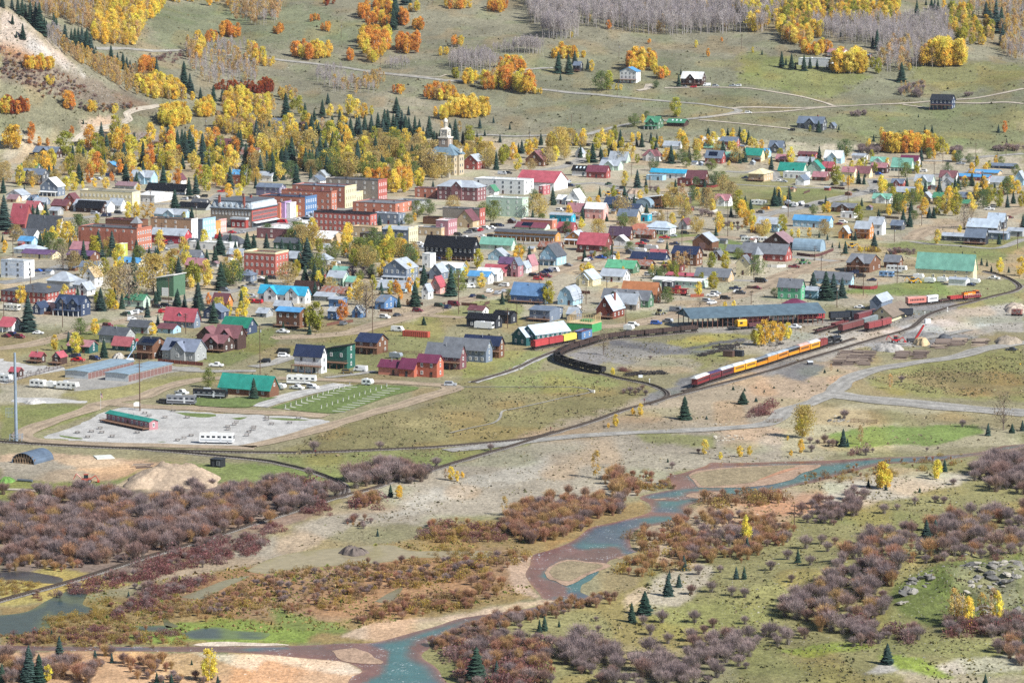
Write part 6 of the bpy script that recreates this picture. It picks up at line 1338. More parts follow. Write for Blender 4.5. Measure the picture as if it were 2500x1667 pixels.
# ------------------------------------------------------------------ motorhomes, trailers, machines
def rv(t,x,y,label,cat,ln=7.5,hgt=3.0,col='e6e6e2',stripe=None,motor=False,rz=YAW,w=2.45,nose=False,windows=True,nm=None):
 p=ground(t,x,y);r=thing(nm or ('motorhome' if motor else 'travel_trailer'),label,cat,(p.x,p.y+1,H(p.x,p.y)+.06),rz,h=1.5);bm=mat(col,'paint');z0=.55
 f=.35 if not motor else .12;pr=[(-ln/2,z0),(ln/2-f,z0),(ln/2,z0+.5),(ln/2,hgt*.62),(ln/2-f*1.6,hgt),(-ln/2+.15,hgt),(-ln/2,hgt-.2)]
 if nose: pr=[(-ln/2,z0),(ln/2-2.2,z0),(ln/2-2.2,1.3),(ln/2,1.5),(ln/2-.3,hgt),(-ln/2+.15,hgt),(-ln/2,hgt-.2)]
 MB().prism(pr,-w/2,w/2,'y').obj('body',bm,r)
 if windows:
  g=MB().box(-.55,.55,-.03,.03,-.33,.33).mesh('window',GLASS) if 'rvwin' not in MATS else MATS['rvwin'];MATS['rvwin']=g
  for i in range(int(ln/2)):
   for yy in (-w/2,w/2): place('window',g,r,(-ln/2+1.2+i*(ln-2.4)/max(1,int(ln/2)-1),yy,hgt*.66))
  MB().box(-.35,.35,-w/2-.03,-w/2-.002,z0+.1,hgt*.8).obj('door',mat('c9cbcc','plain'),r,(ln*.12,0,0))
 if motor: MB().box(ln/2-.1,ln/2+.02,-w/2+.15,w/2-.15,hgt*.45,hgt*.78).obj('windscreen',GLASS,r)
 if stripe:
  for c,z in stripe: MB().hexa([(-ln/2+.3,-w/2-.02,z),(ln/2-.6,-w/2-.02,z-.25),(ln/2-.6,-w/2-.002,z-.25),(-ln/2+.3,-w/2-.002,z),(-ln/2+.3,-w/2-.02,z+.3),(ln/2-.6,-w/2-.02,z+.1),(ln/2-.6,-w/2-.002,z+.1),(-ln/2+.3,-w/2-.002,z+.3)]).obj('stripe',mat(c,'paint'),r)
 MB().box(-ln*.2,ln*.0,-.4,.4,hgt+.002,hgt+.28).obj('roof_vent',mat('d0d2d2','plain'),r)
 for i in ((-.3,.33) if motor else (-.1,.02)):
  for j in (-w/2+.12,w/2-.12): place('wheel',TYRE,r,(i*ln,j,.38),scale=1.1)
 if not motor and not nose: MB().cyl((ln/2,0,.55),(ln/2+1.3,0,.5),.07,n=6).obj('tow_bar',DARK,r)
 return r
rv('c0',350,552,'white travel trailer leftmost of three below the rail fence','trailer',6.5);rv('c0',468,557,'white box trailer in the middle of three below the rail fence','trailer',4.2,2.6,windows=False);rv('c0',620,572,'white fifth wheel trailer rightmost of three below the rail fence','trailer',9,nose=True);rv('c0',30,500,'white trailer beside the rail fence at the picture edge','trailer',7)
rv('c0',1665,708,'grey and black motorhome parked behind a towed jeep','motorhome',11,3.6,'7b7e84',[('1c1d22',1.2),('c9ccd0',1.7)],True,math.radians(-8));rv('c0',1930,650,'black and silver motorhome in front of the teal roofed hall','motorhome',13,3.6,'26262c',[('b8bcc2',1.3),('8d9096',2.1)],True,math.radians(-12))
rv('c0',1990,1065,'large white motorhome alone on the campground gravel','motorhome',12,3.7,'e4e4e2',[('8d959c',1.2)],True,math.radians(-6));rv('c1',420,522,'long white fifth wheel trailer beside the teal roofed hall','trailer',11.5,3.6,'e6e6e2',[('5a5a5c',1.5)],False,math.radians(-10),nose=True)
rv('c1',1025,532,'small rounded white camper on the green campground sites','trailer',4.2,2.5);rv('c1',230,572,'small white teardrop camper beside the timber hall','trailer',3.6,2.2);rv('c1',1285,285,'grey box trailer in the meadow behind the burgundy roofs','trailer',5.2,2.4,'8d949c',windows=False)
rv('b0',105,1352,'cream motorhome parked beside the long red motel','motorhome',8,3.1,'e0ddd2',[('8d8a80',1.3)],True);rv('b0',2100,920,'white box trailer behind the brick town hotel','trailer',4.5,2.8,windows=False);rv('b0',1530,722,'white tour bus before the bright red shop','bus',7.5,2.8,'e4e4e0',None,True,nm='tour_bus');rv('b0',1475,748,'red tour bus before the bright red shop','bus',6.5,2.7,'a02c30',None,True,nm='tour_bus')
for i,(x,y) in enumerate(((2160,722),(2258,722),(2335,728))): rv('b2',x,y,('white trailer nearest the crossroads in the trailer yard','white trailer in the middle of the trailer yard','white trailer at the far end of the trailer yard')[i],'trailer',6,2.9)
rv('b2',1652,312,'white camper trailer behind the bare cottonwoods','trailer',5,2.9);rv('b2',2270,385,'long white fifth wheel trailer beside the black truck','trailer',9.5,3.2,nose=True);rv('b3',1185,1000,'white fifth wheel trailer in front of the brown lodge','trailer',10,3.4,nose=True);rv('b3',1092,1042,'faded blue camper bus in front of the brown lodge','motorhome',7,2.8,'6f97c0',None,True);rv('b3',240,400,'white camper van at the edge of the grass field','trailer',4.5,2.7)
for i,(x,y,l_) in enumerate(((1490,1097,'white horse trailer nearest the yellow digger'),(1605,1092,'white box trailer beside the small white shed'),(1385,1062,'white tank trailer below the mint roofed warehouse'),(1900,1105,'silver teardrop trailer beside the navy car'))): rv('b3',x,y,l_,'trailer',5,2.5,windows=False)
rv('b2',1320,490,'white camper trailer beside the turquoise cube house','trailer',5,2.7);rv('b2',1280,795,'grey topped box trailer parked behind the navy roof','trailer',7,2.6,'b9babb',windows=False);rv('b2',1165,820,'long white box trailer beside the dirt street','trailer',8,2.4,'cfd0cf',windows=False);rv('b1',2095,1520,'white box truck in front of the black modern house','truck',8.5,3.2,'e8e8e6',None,True,windows=False,nm='box_truck');rv('b2',1075,1535,'small white box trailer beside the gondola string','trailer',4.2,2.6,windows=False)
def container(t,x,y,ln,label,c):
 p=ground(t,x,y);r=thing('cargo_container',label,'container',(p.x,p.y+1,0),YAW,h=1);MB().box(-ln/2,ln/2,-1.2,1.2,.1,2.5).obj('body',mat(c,'metal'),r);b=MB()
 for i in range(int(ln/.9)): b.box(-ln/2+.2+i*.9,-ln/2+.5+i*.9,-1.25,-1.202,.2,2.4)
 b.obj('rib',mat(c,'plain'),r);MB().box(ln/2+.002,ln/2+.05,-1.1,1.1,.2,2.4).obj('door',mat(c,'plain'),r)
container('b1',1470,1590,12,'rusty red open container in the fenced yard','b0503f');container('c2',1990,268,4.2,'brown steel box on the bare rail yard ground','5a443c');container('c2',2075,265,4.5,'dark steel box beside the brown steel box','2c3038')
def digger(t,x,y,label,c='dba21e',rz=.3,long_=False):
 p=ground(t,x,y);r=thing('digger',label,'digger',(p.x,p.y+1,H(p.x,p.y)),rz);ym=mat(c,'paint');MB().box(-1.6,1.6,-1,1,.7,1.5).obj('body',ym,r);MB().box(-.8,.6,-.8,.8,1.502,2.7).obj('cab',GLASS,r);MB().box(-.9,.7,-.9,.9,2.702,2.85).obj('cab_roof',ym,r)
 MB().cyl((1.4,0,1.3),(3.0,0,2.3),.18,n=6).cyl((3.0,0,2.3),(3.9,0,.7),.14,n=6).box(3.5,4.3,-.9,.9,.2,.8).obj('loader_arm',ym,r);MB().cyl((-1.5,0,1.4),(-3.2,0,3.0 if not long_ else 5.6),.16,n=6).cyl((-3.2,0,3.0 if not long_ else 5.6),(-4.2,0,1.2),.13,n=6).obj('digging_arm',ym,r)
 for i in (-1.1,1.1):
  for j in (-1.05,1.05): place('wheel',TYRE,r,(i,j,.6),scale=1.7)
digger('b3',1330,1097,'yellow digger at the railway warehouse yard');digger('b2',885,295,'yellow wheel loader in the lot behind the white cottage');digger('b2',965,285,'second yellow loader in the lot behind the white cottage','d2961c',-.5);digger('b2',1340,410,'orange tractor beside the brown workshop','d07a2a',.8);digger('c0',790,1425,'red and yellow loader lying in the meadow below the dirt lot','b0483a',.1);digger('b3',320,925,'green tractor beside the maroon pickup','3f7a4e',.5);digger('c3',1175,140,'red loading machine beside the split wood heap','b8242c',.1);digger('b2',1355,1390,'grey and yellow machine beside the log cabin','8d8a6a',.9);digger('b3',770,775,'small yellow digger before the golden hedge','d0a020',.2)
def lift():
 p=ground('c0',1185,318);r=thing('boom_lift','white boom lift beside the upper storage building','lift',(p.x,p.y+1,0),.4);wm_=mat('e2e4e6','paint');MB().box(-1.5,1.5,-1.0,1.0,.6,1.5).obj('body',wm_,r);MB().cyl((-.8,0,1.5),(2.6,0,6.2),.2,n=6).cyl((2.6,0,6.2),(3.2,0,8.5),.15,n=6).obj('boom',mat('9fb2c8','paint'),r);MB().box(2.8,3.8,-.5,.5,8.4,8.5).box(2.8,2.86,-.5,.5,8.5,9.4).box(3.74,3.8,-.5,.5,8.5,9.4).box(2.87,3.73,-.5,-.44,8.5,9.4).obj('basket',mat('b0383c','plain'),r)
 for i in (-1,1):
  for j in (-1,1): place('wheel',TYRE,r,(i,j,.5),scale=1.4)
lift()
p=ground('c3',1330,135);r=thing('conveyor','red log conveyor rising over the sawdust heap','conveyor',(p.x,p.y,0),.2);MB().box(-2.5,1.5,-1,1,.6,1.7).obj('body',mat('3a3a3e','plain'),r);MB().hexa([(.4,-.45,1.2),(1.3,-.45,1.0),(1.3,.45,1.0),(.4,.45,1.2),(4.4,-.45,7.4),(5.0,-.45,7.2),(5.0,.45,7.2),(4.4,.45,7.4)]).obj('conveyor_belt',mat('a8242e','paint'),r)
for i in (-2,1): place('wheel',TYRE,r,(i,-1,.5),scale=1.3)

# ------------------------------------------------------------------ poles
WOODP=mat('5d4838','wood')
def pole(t,x,y,ytop,arms=2,m=None,label='wooden utility pole with crossarms standing',rad=.15):
 p=ground(t,x,y);hgt=(y-ytop)/T[t][2]/scale_at(p);r=empty('utility_pole',p,YAW+random.uniform(-.5,.5));MB().cyl((0,0,-1),(0,0,hgt),rad*1.25,rad*.8,8).obj('pole',m or WOODP,r)
 for k in range(arms):
  z=hgt-.5-k*1.1;MB().box(-1.2,1.2,-.07,.07,z-.08,z+.08).obj('crossarm',m or WOODP,r);b=MB()
  for q in (-1.1,-.5,.5,1.1): b.cyl((q,0,z+.082),(q,0,z+.3),.06,.04,6)
  b.obj('insulator',mat('8d939a','plain'),r)
 if (int(x)+int(y)) % 4 == 0 and arms: MB().cyl((.35,0,hgt-2.9),(.35,0,hgt-1.9),.26,n=10).obj('transformer',mat('9a9ea2','plain'),r)
 tag(r,label,'utility pole','utility poles along the streets',True,p);return r
POLES='b0 35,1400,1210 305,1290,1110 575,1500,1240 280,1100,960 120,850,680 1705,1560,1370 1550,1280,1040 1800,500,360 1485,740,540 1650,790,640 2095,900,760 1060,220,130 980,520,430 1380,360,230 1565,500,430 b1 1070,1560,1090 1860,1380,980 2310,1510,1320 1380,1060,880 1980,890,740 695,650,540 1590,950,830 975,620,450 1225,520,410 1310,540,390 590,640,540 310,1290,1150 b2 250,1110,800 925,885,590 1560,745,430 1980,670,330 45,1480,1250 1045,1470,1270 1635,1000,780 2220,1070,910 680,1290,1080 1955,820,710 640,1340,1180 105,740,620 1425,590,430 2195,1290,1170 870,1150,1030 1700,1220,1080 1095,120,0 1265,250,-20 b3 185,490,200 735,360,40 1200,145,-60 1525,110,-20 430,890,750 488,1000,830 875,1210,1000 632,1320,1100 1185,1100,920 1160,720,570 1085,430,300 2160,710,530 2310,620,550 2290,780,640 1410,570,440 545,80,-10 a3 1605,1500,1280 1905,1530,1310 2185,1430,1270 2105,1500,1400 a2 982,550,405 2107,455,315 545,1150,1050 965,890,760 1625,1490,1340 160,1300,1200 1580,1460,1380 a1 782,350,220 1140,670,520 1617,50,-10 595,1220,1130 a0 905,1075,920 1553,940,840 1663,965,800 1400,1250,1130 1232,780,640 1888,1220,1080 d2 770,500,320 c1 38,430,-30'
_t0='b0'
for w_ in POLES.split():
 if ',' not in w_: _t0=w_
 else: x,y,yt=map(float,w_.split(','));pole(_t0,x,y,yt)
r=pole('c0',1285,762,285,3,None,'tall wooden power pole standing over the campground gravel',.22)
# ------------------------------------------------------------------ fences
def fence(s,label,kind='rail',hgt=1.3,c='5d4838',posts=3.0,auto=False):
 p=world_path(s,posts);r=thing('fence',label,'fence',(p[len(p)//2].x,p[len(p)//2].y,0),0,None,'yard fences' if auto else None,1,auto);o=Vector((p[len(p)//2].x,p[len(p)//2].y));m=mat(c,'wood');pm=MB().box(-.08,.08,-.08,.08,-.3,hgt+.1).mesh('post',m);pn=MB()
 for a in p: place('post',pm,r,(a.x-o.x,a.y-o.y,0))
 for a,b in zip(p[:-1],p[1:]):
  a,b=a-o,b-o;d=(b-a).normalized();n=Vector((-d.y,d.x))*.035
  if kind == 'rail':
   for z in (hgt*.25,hgt*.6,hgt*.95): q=[(a-n),(b-n),(b+n),(a+n)];MB().hexa([(v.x,v.y,z-.07) for v in q]+[(v.x,v.y,z+.07) for v in q]).obj('rail',m,r)
  else:
   k=max(1,int((b-a).length/.3))
   for i in range(k): e,f=a+(b-a)*((i+.04)/k),a+(b-a)*((i+.96)/k);q=[(e-n),(f-n),(f+n),(e+n)];zt=hgt+random.uniform(-.05,.05);pn.hexa([(v.x,v.y,.05) for v in q]+[(v.x,v.y,zt) for v in q])
 if pn.v: q=pn.obj('plank',m,r);q['kind']='stuff'
fence('c0 60,515 170,480 330,435 560,370 700,340 810,325','brown three rail fence beside the red roofed cabins','rail',1.4,'4d3c34',3.2)
fence('c0 1450,318 1600,330 1860,350','reddish plank fence below the slate solar house','plank',1.5,'7a4436');fence('b2 1520,205 1640,210 1830,222 1925,195','red plank fence around the maroon roofed garden','plank',1.4,'7a2f2c');fence('b3 740,1140 870,1152 990,1150 1005,1120','red plank fence behind the depot meadow','plank',1.6,'8a2f33');fence('b2 600,885 690,868 760,850','brown plank fence beside the crimson roofed corner house','plank',1.6,'6b4638');fence('b3 265,840 390,855 470,850 600,800','dark plank fence before the plank barn','plank',1.5,'5e3a36')
fence('b1 650,1490 750,1470 890,1455','brown plank fence beside the orange tree','plank',1.3,'6b4638');fence('c1 1080,225 1200,232 1380,240 1520,245','low rail fence around the container yard','rail',1.2,'6b5242');fence('b3 -20,950 80,955 165,950','white picket fence before the barn red building','plank',1.5,'d2d0c8');fence('b2 1640,1225 1760,1220','red plank fence beside the caboose','plank',1.5,'96503a');fence('b3 1220,945 1320,945 1390,950','dark rail fence left of the warehouse','rail',1.3,'4a4038');fence('c3 -20,870 50,870 130,860','weathered rail fence beside the river road','rail',1.2,'6b5a4a');fence('c3 760,870 830,870 1000,880','broken rail fence at the edge of the green paddock','rail',1.3,'6b5242')
for t_,n_,x0,x1,y0,y1 in (('b0',9,200,2200,950,1500),('b1',10,600,2200,1000,1420),('b2',16,50,2250,450,1250),('b3',10,100,2250,90,560)):
 for i in range(n_):
  x,y,l_=_vr.uniform(x0,x1),_vr.uniform(y0,y1),_vr.uniform(70,150);c_=_vr.choice(('6b4638','7a6a58','c9c6bc','5a443a'));e_=(x+l_,y+l_*.07) if _vr.random() < .5 else (x+l_*.6,y-l_*.2)
  fence(f"{t_} {x:.0f},{y:.0f} {e_[0]:.0f},{e_[1]:.0f}",{'6b4638': 'reddish brown','7a6a58': 'weathered grey','c9c6bc': 'white','5a443a': 'dark brown'}[c_]+' plank yard fence','plank',1.4,c_,2.5,True)
# ------------------------------------------------------------------ picnic tables and utility posts of the campground
TABW=mat('8a8078','wood');TT=MB().box(-.9,.9,-.38,.38,.72,.78).mesh('table_top',TABW);TBN=MB().box(-.9,.9,-.12,.12,.42,.47).mesh('bench',TABW);TLG=MB().box(-.05,.05,-.75,.75,.36,.42).box(-.05,.05,-.4,-.3,0,.72).box(-.05,.05,.3,.4,0,.72).mesh('table_leg',DARK)
for w_ in 'c0 1330,790 1370,815 1515,830 1590,770 1720,830 920,930 840,960 935,968 710,970 805,1010 1030,1005 1260,970 1630,1040 1690,1020 2170,875 2150,895 2090,915 2095,940 2330,920 2325,940 2285,965 2265,995 1755,998 270,415 365,395 440,375 c1 100,850 145,890 310,880 390,835 100,830'.split():
 if ',' not in w_: _t0=w_;continue
 x,y=map(float,w_.split(','));p=ground(_t0,x,y);r=empty('picnic_table',(p.x,p.y,.07),random.uniform(-.4,.2));place('table_top',TT,r)
 for q in (-.72,.72): place('bench',TBN,r,(0,q,0))
 for q in (-.65,.65): place('table_leg',TLG,r,(q,0,0))
 tag(r,'grey picnic table standing','picnic table','picnic tables of the campground',True,p)
UP=MB().box(-.12,.12,-.12,.12,0,1.25).mesh('post',mat('d5d2c8','plain'));UB=MB().box(-.16,.16,-.2,-.122,.8,1.2).mesh('meter_box',mat('77777a','plain'))
for i in range(13):
 for x,y in ((840-590*i/12,535+205*i/12),(1180-600*i/12,545+200*i/12)):
  p=ground('c1',x+20,y);r=empty('utility_post',(p.x,p.y,.16),YAW);place('post',UP,r);place('meter_box',UB,r);tag(r,'short white utility post on the green campground sites','post','utility posts of the campground sites',False,p)
# ------------------------------------------------------------------ log decks, sleepers, heaps
LOGM=[MB().cyl((-2.4,0,0),(2.4,0,0),.2,.16,7).mesh('log',mat(c,'wood')) for c in ('6f6058','85766a','5a4c46','9a8a78')]
def log_pile(t,x0,y0,x1,y1,n,layers,label,rz=-.05,s=1.0):
 a,b=ground(t,x0,y0),ground(t,x1,y1);c=(a+b)/2;r=thing('log_pile',label,'log pile',(c.x,c.y,0),0);k=n//layers
 for l_ in range(layers):
  for i in range(k-l_*2):
   f=(i+l_+.5)/k;p=a+(b-a)*f-c;place('log',LOGM[random.randrange(4)],r,(p.x+random.uniform(-1.2,1.2),p.y+random.uniform(-.4,.4),.2*s+l_*.36*s),rz+random.uniform(-.12,.12),scale=s*random.uniform(.85,1.15))
log_pile('c3',640,350,740,215,90,4,'grey log deck beside the main track',-.1,1.0);log_pile('c3',740,350,850,212,90,4,'second grey log deck behind the dark cinders',-.1,1.0);log_pile('c3',860,350,950,218,80,4,'third grey log deck before the firewood heap',-.1,1.0);log_pile('c3',1220,295,1260,222,50,4,'dark log deck right behind the river road bend',-.05,1.1);log_pile('c3',1370,290,1420,218,50,4,'dark log deck beside the river road',-.05,1.1);log_pile('c3',1560,195,1640,118,56,4,'brown log deck behind the river road',.08,1.2);log_pile('c3',1720,170,1770,112,44,4,'brown log deck next to the cinder heap',.06,1.2);log_pile('c3',1940,175,1960,115,44,4,'farthest grey log deck towards the parked car',.05,1.2);log_pile('c0',1290,1290,1320,1255,9,2,'stack of long timbers beside the dirt heap',.25,1.1)
SLP=[MB().box(-1.2,1.2,-.12,.12,0,.2).mesh('old_sleeper',mat(c,'wood')) for c in ('33302f','4a403a','272526')]
def sleeper_pile(t,x0,y0,x1,y1,n,label,hgt=5):
 a,b=ground(t,x0,y0),ground(t,x1,y1);c=(a+b)/2;r=thing('sleeper_pile',label,'timber pile',(c.x,c.y,0),0)
 for i in range(n): f=random.random();p=a+(b-a)*f-c;place('old_sleeper',SLP[random.randrange(3)],r,(p.x+random.uniform(-1.5,1.5),p.y+random.uniform(-3,3),random.randrange(hgt)*.21),random.choice((0,1.57))+random.uniform(-.25,.25))
sleeper_pile('c2',1050,438,1230,422,90,'stacked black sleepers beside the red bush');sleeper_pile('c2',1250,425,1400,420,80,'longer stack of black sleepers beyond the first');sleeper_pile('c2',1720,262,2060,180,150,'scattered heap of old dark sleepers in the yard',4);sleeper_pile('c2',1830,185,2090,155,90,'flat spread of dark rails and sleepers behind the heap',2);sleeper_pile('c3',30,170,130,140,16,'few dark timbers below the golden aspens',2);sleeper_pile('c3',230,195,300,175,16,'small dark scrap heap beside the moving train',3);sleeper_pile('c3',30,245,110,235,16,'another dark scrap heap behind the open car',3)
def heap(t,x,y,wpx,dpx,hpx,label,c,nm='heap',cat='heap',seed=1,gully=.25):
 p=ground(t,x,y);s=scale_at(p);k=T[t][2];rx=wpx/k/s/2;hz=hpx/k/s;ry=max(dpx/k/s/2/.16,rx*.5);n=46;A_,R_=np.meshgrid(np.linspace(0,2*math.pi,64),np.linspace(0,1,n));
 rr=R_*(1+.12*np.sin(3*A_+seed)+.08*np.sin(7*A_));X_=np.cos(A_)*rx*rr;Y_=np.sin(A_)*ry*rr
 Z_=hz*(1-R_**2.6)*(.8+.4*vnoise(X_/rx*3+seed,Y_/ry*3,seed+2))*(1+gully*(vnoise(A_*9,R_*2,seed)-.5)*sstep(.1,.5,R_))+.12*vnoise(X_*1.2,Y_*1.2,seed+1)*hz*.4-.05-.6*(R_ >= 1)
 me=grid_mesh(nm,X_,Y_,Z_);me.flip_normals() if me.polygons[len(me.polygons)//2].normal.z < 0 else None;me.materials.append(flat_mat(label,c,.72,1.25));o=place(nm,me,None,(p.x,p.y,0));tag(o,label,cat,None,False,(p.x,p.y,hz/2));return o
heap('c0',1590,1395,860,190,118,'large tan dirt heap with gullied sides',(.40,.305,.215),'dirt_heap','dirt heap',3,.5);heap('c3',1115,205,290,50,52,'grey heap of split firewood beside the log decks',(.34,.32,.29),'wood_heap','wood heap',5,.6);heap('c3',1410,155,150,30,65,'yellow sawdust heap under the red conveyor',(.48,.36,.21),'sawdust_heap','sawdust heap',6,.4);heap('c3',1620,100,120,20,40,'dark cinder heap behind the sawdust',(.10,.105,.115),'cinder_heap','heap',7);heap('c3',2200,135,260,60,55,'brown earth bank at the end of the river road',(.30,.25,.19),'earth_heap','dirt heap',8);heap('b3',2280,1340,240,90,50,'pale gravel heap beside the yard track',(.45,.37,.29),'gravel_heap','heap',9);heap('b2',1130,270,160,40,45,'brown dirt heap behind the yellow loaders',(.36,.27,.2),'dirt_heap','dirt heap',10);heap('c0',1090,275,110,30,40,'small gravel heap beside the boom lift',(.42,.39,.34),'gravel_heap','heap',11);heap('d1',90,660,200,30,45,'grey beaver lodge standing in the brown pond',(.13,.105,.09),'beaver_lodge','beaver lodge',12,.7);heap('c0',310,690,200,25,35,'low grey gravel heap left of the campground road',(.45,.43,.4),'gravel_heap','heap',13);heap('c0',60,1410,140,40,40,'bright green mound in the meadow corner',(.13,.24,.06),'grass_mound','mound',14)
# concrete pipes, slab, old frame, wheel monument, rocks
p=ground('c0',230,1412);r=thing('pipe','dark culvert pipe lying in the green meadow','pipe',(p.x,p.y,.45),0);MB().cyl((-2.5,1.0,0),(2.5,-1.0,0),.45,n=12).obj('body',mat('5a6068','plain'),r)
p=ground('c0',955,1190);q=MB().box(-3,3,-3.5,3.5,0,.3).obj('concrete_slab',mat('cfd0c6','wall'),None,(p.x,p.y,.02),.3);tag(q,'white concrete slab on the tan dirt lot','slab')
p=ground('c2',748,597);r=thing('monument','rusty wheel monument on a pale plinth by the footpath','monument',p,YAW);MB().box(-.5,.5,-.4,.4,0,1.1).obj('plinth',mat('d8d4c8','plain'),r);b=MB()
for k in range(20): a,c=k*math.pi/10,(k+1)*math.pi/10;b.cyl((.5*math.cos(a),0,2.1+.9*math.sin(a)),(.5*math.cos(c),0,2.1+.9*math.sin(c)),.08,n=5)
b.cyl((-.5,0,2.1),(.5,0,2.1),.05,n=5).cyl((0,0,1.2),(0,0,3.0),.05,n=5).obj('wheel_rim',mat('4a332a','plain'),r)
p=ground('c1',1190,1440);r=thing('switch_cabinet','small dark cabinet beside the track in the bushes','cabinet',p,.3);MB().box(-.7,.7,-.6,.6,0,1.6).obj('body',mat('2a2623','wall'),r);MB().box(-.8,.8,-.7,.7,1.602,1.75).obj('roof',mat('4a3a30','roof'),r);MB().box(-.4,.4,-.64,-.602,.1,1.4).obj('door',mat('5a4a3c','plain'),r)
for t,x,y,l_ in (('c2',1263,512,'white switch stand beside the curved siding'),('c2',355,960,'black switch stand beside the main track'),('c1',545,1172,'low black switch target beside the lower track'),('c2',1215,700,'rusty switch stand at the yard throat'),('b3',1440,1395,'white signal post beside the depot track'),('b3',1647,1355,'white post between the yard tracks'),('c3',2315,370,'yellow and grey trail sign post in the right hand field')):
 p=ground(t,x,y);r=thing('switch_stand',l_,'switch stand',p,0);MB().box(-.08,.08,-.08,.08,0,1.6).box(-.4,.4,-.3,.3,0,.2).obj('stand',mat('e0e0da' if 'white' in l_ else '8a8050' if 'yellow' in l_ else '26262a','plain'),r);MB().cyl((0,-.1,1.7),(0,-.15,1.7),.3,n=10).obj('target',mat('d8d8d2' if 'white' in l_ else 'd8b02a' if 'yellow' in l_ else '6a2a26','plain'),r)
p=ground('b3',2285,1395);r=thing('old_tender','rusty red steel tank wagon standing alone in the yard','wagon',(p.x,p.y,0),YAW);MB().box(-2.2,2.2,-1.3,1.3,.9,3.0).obj('body',mat('8a4438','rust'),r);bogies(r,4)
p=ground('c2',1180,456);q=MB().box(-.8,.8,-.3,.3,0,1.0).obj('signboard',mat('d8dcdf','plain'),None,p,0);tag(q,'small white board leaning on the sleeper stack','board')
p=ground('c3',385,338);r=thing('equipment_box','small white topped equipment box beside the main track','cabinet',p,.2);MB().box(-1,1,-.8,.8,0,1.0).obj('body',mat('2c3038','wall'),r);MB().box(-1.1,1.1,-.9,.9,1.002,1.5).obj('lid',mat('c9cdd2','plain'),r)
p=ground('b3',1465,1460);r=thing('white_tank','white box tank beside the depot track','tank',p,.2);MB().box(-1.2,1.2,-.9,.9,0,1.7).obj('body',mat('dfe2e2','plain'),r);MB().cyl((0,0,1.7),(0,0,1.9),.3,n=8).obj('cap',mat('8d8f92','plain'),r)
def rock_mesh(seed,c,flat=.6):
 rnd=np.random.default_rng(seed);b=MB();n,k=7,4;ring=[]
 for j in range(k):
  z=j/(k-1);rr=math.sin(math.pi*(.12+.80*z))*1.0
  ring.append([(math.cos(2*math.pi*i/n)*rr*rnd.uniform(.7,1.2),math.sin(2*math.pi*i/n)*rr*rnd.uniform(.7,1.2),z*flat*rnd.uniform(.8,1.15)-.12) for i in range(n)])
 for j in range(k-1):
  for i in range(n): b.poly([ring[j][i],ring[j][(i+1) % n],ring[j+1][(i+1) % n],ring[j+1][i]])
 b.poly(ring[-1]);return b.mesh('rock',mat(c,'wall'))
ROCKS=[rock_mesh(i,c,f) for i,(c,f) in enumerate((('8f8a80',.6),('a39c8e',.5),('77736c',.9),('b5ad9c',.4),('5f5d59',.7)))]
def rocks(name,poly,n,smin,smax,label,group,seed,cs=(0,1,2,3,4),hide=False):
 P=PL(poly);rnd=np.random.default_rng(seed);xs=[p[0] for p in P];ys=[p[1] for p in P];Q=rnd.uniform((min(xs),min(ys)),(max(xs),max(ys)),(n*4,2));Q=Q[inpoly(Q[:,0],Q[:,1],P)][:n]
 if not len(Q): return
 W=ground_many(Q[:,0],Q[:,1])
 for w in W: s=smin+(smax-smin)*rnd.random()**2.5;o=place(name,ROCKS[cs[rnd.integers(len(cs))]],None,(w[0],w[1],w[2]-.05),rnd.uniform(0,6.28),(s*rnd.uniform(.8,1.6),s*rnd.uniform(.8,1.4),s*rnd.uniform(.7,1.5)));o.rotation_euler=(rnd.uniform(-.5,.5),rnd.uniform(-.5,.5),o.rotation_euler.z);tag(o,label,'rock',group,False,w)
rocks('rock','d2 1480,980 1560,840 1650,790 1760,790 1700,860 1600,930',30,.4,1.8,'dark rock on the near face of the grassy knoll','rocks on the grassy knoll',1,(0,2,4));rocks('rock','d2 1900,740 2080,715 2330,690 2352,800 2200,880 2000,900',90,.35,1.7,'jagged grey rock near the top of the grassy knoll','rocks on the grassy knoll',2,(0,2,4,1));rocks('rock','d2 2000,1000 2230,1080 2352,1000 2352,1120 2150,1110 1900,1030',50,.35,1.5,'grey rock low on the knoll behind the bare aspens','rocks on the grassy knoll',3,(0,1,2));rocks('rock','d2 1450,1010 1530,990 1520,1030',3,.8,1.8,'pale rock at the foot of the knoll','rocks on the grassy knoll',4,(1,3));rocks('rock','d2 1940,930 1990,930 1990,960',2,1,1.9,'pale boulder set in the knoll grass','rocks on the grassy knoll',5,(1,3));rocks('rock','d2 1560,640 1780,610 1760,640 1500,670',14,.4,1.0,'small grey rock among the willows above the knoll','rocks among the willows',6)
rocks('rock','c2 1850,1000 2130,975 2130,1030 1880,1045',60,.25,.8,'tan stone in the stone heap on the flats','stones of the heap on the flats',7,(1,3));rocks('rock','c2 1820,880 2050,880 2060,895 1850,890',14,.3,.9,'white stone slab in the pale rubble beyond the lone spruce','pale rubble',8,(3,1));rocks('rock','c3 480,830 640,800 750,860 560,880',24,.35,1.0,'grey stone in the rubble beside the round bush','rubble beside the round bush',9)
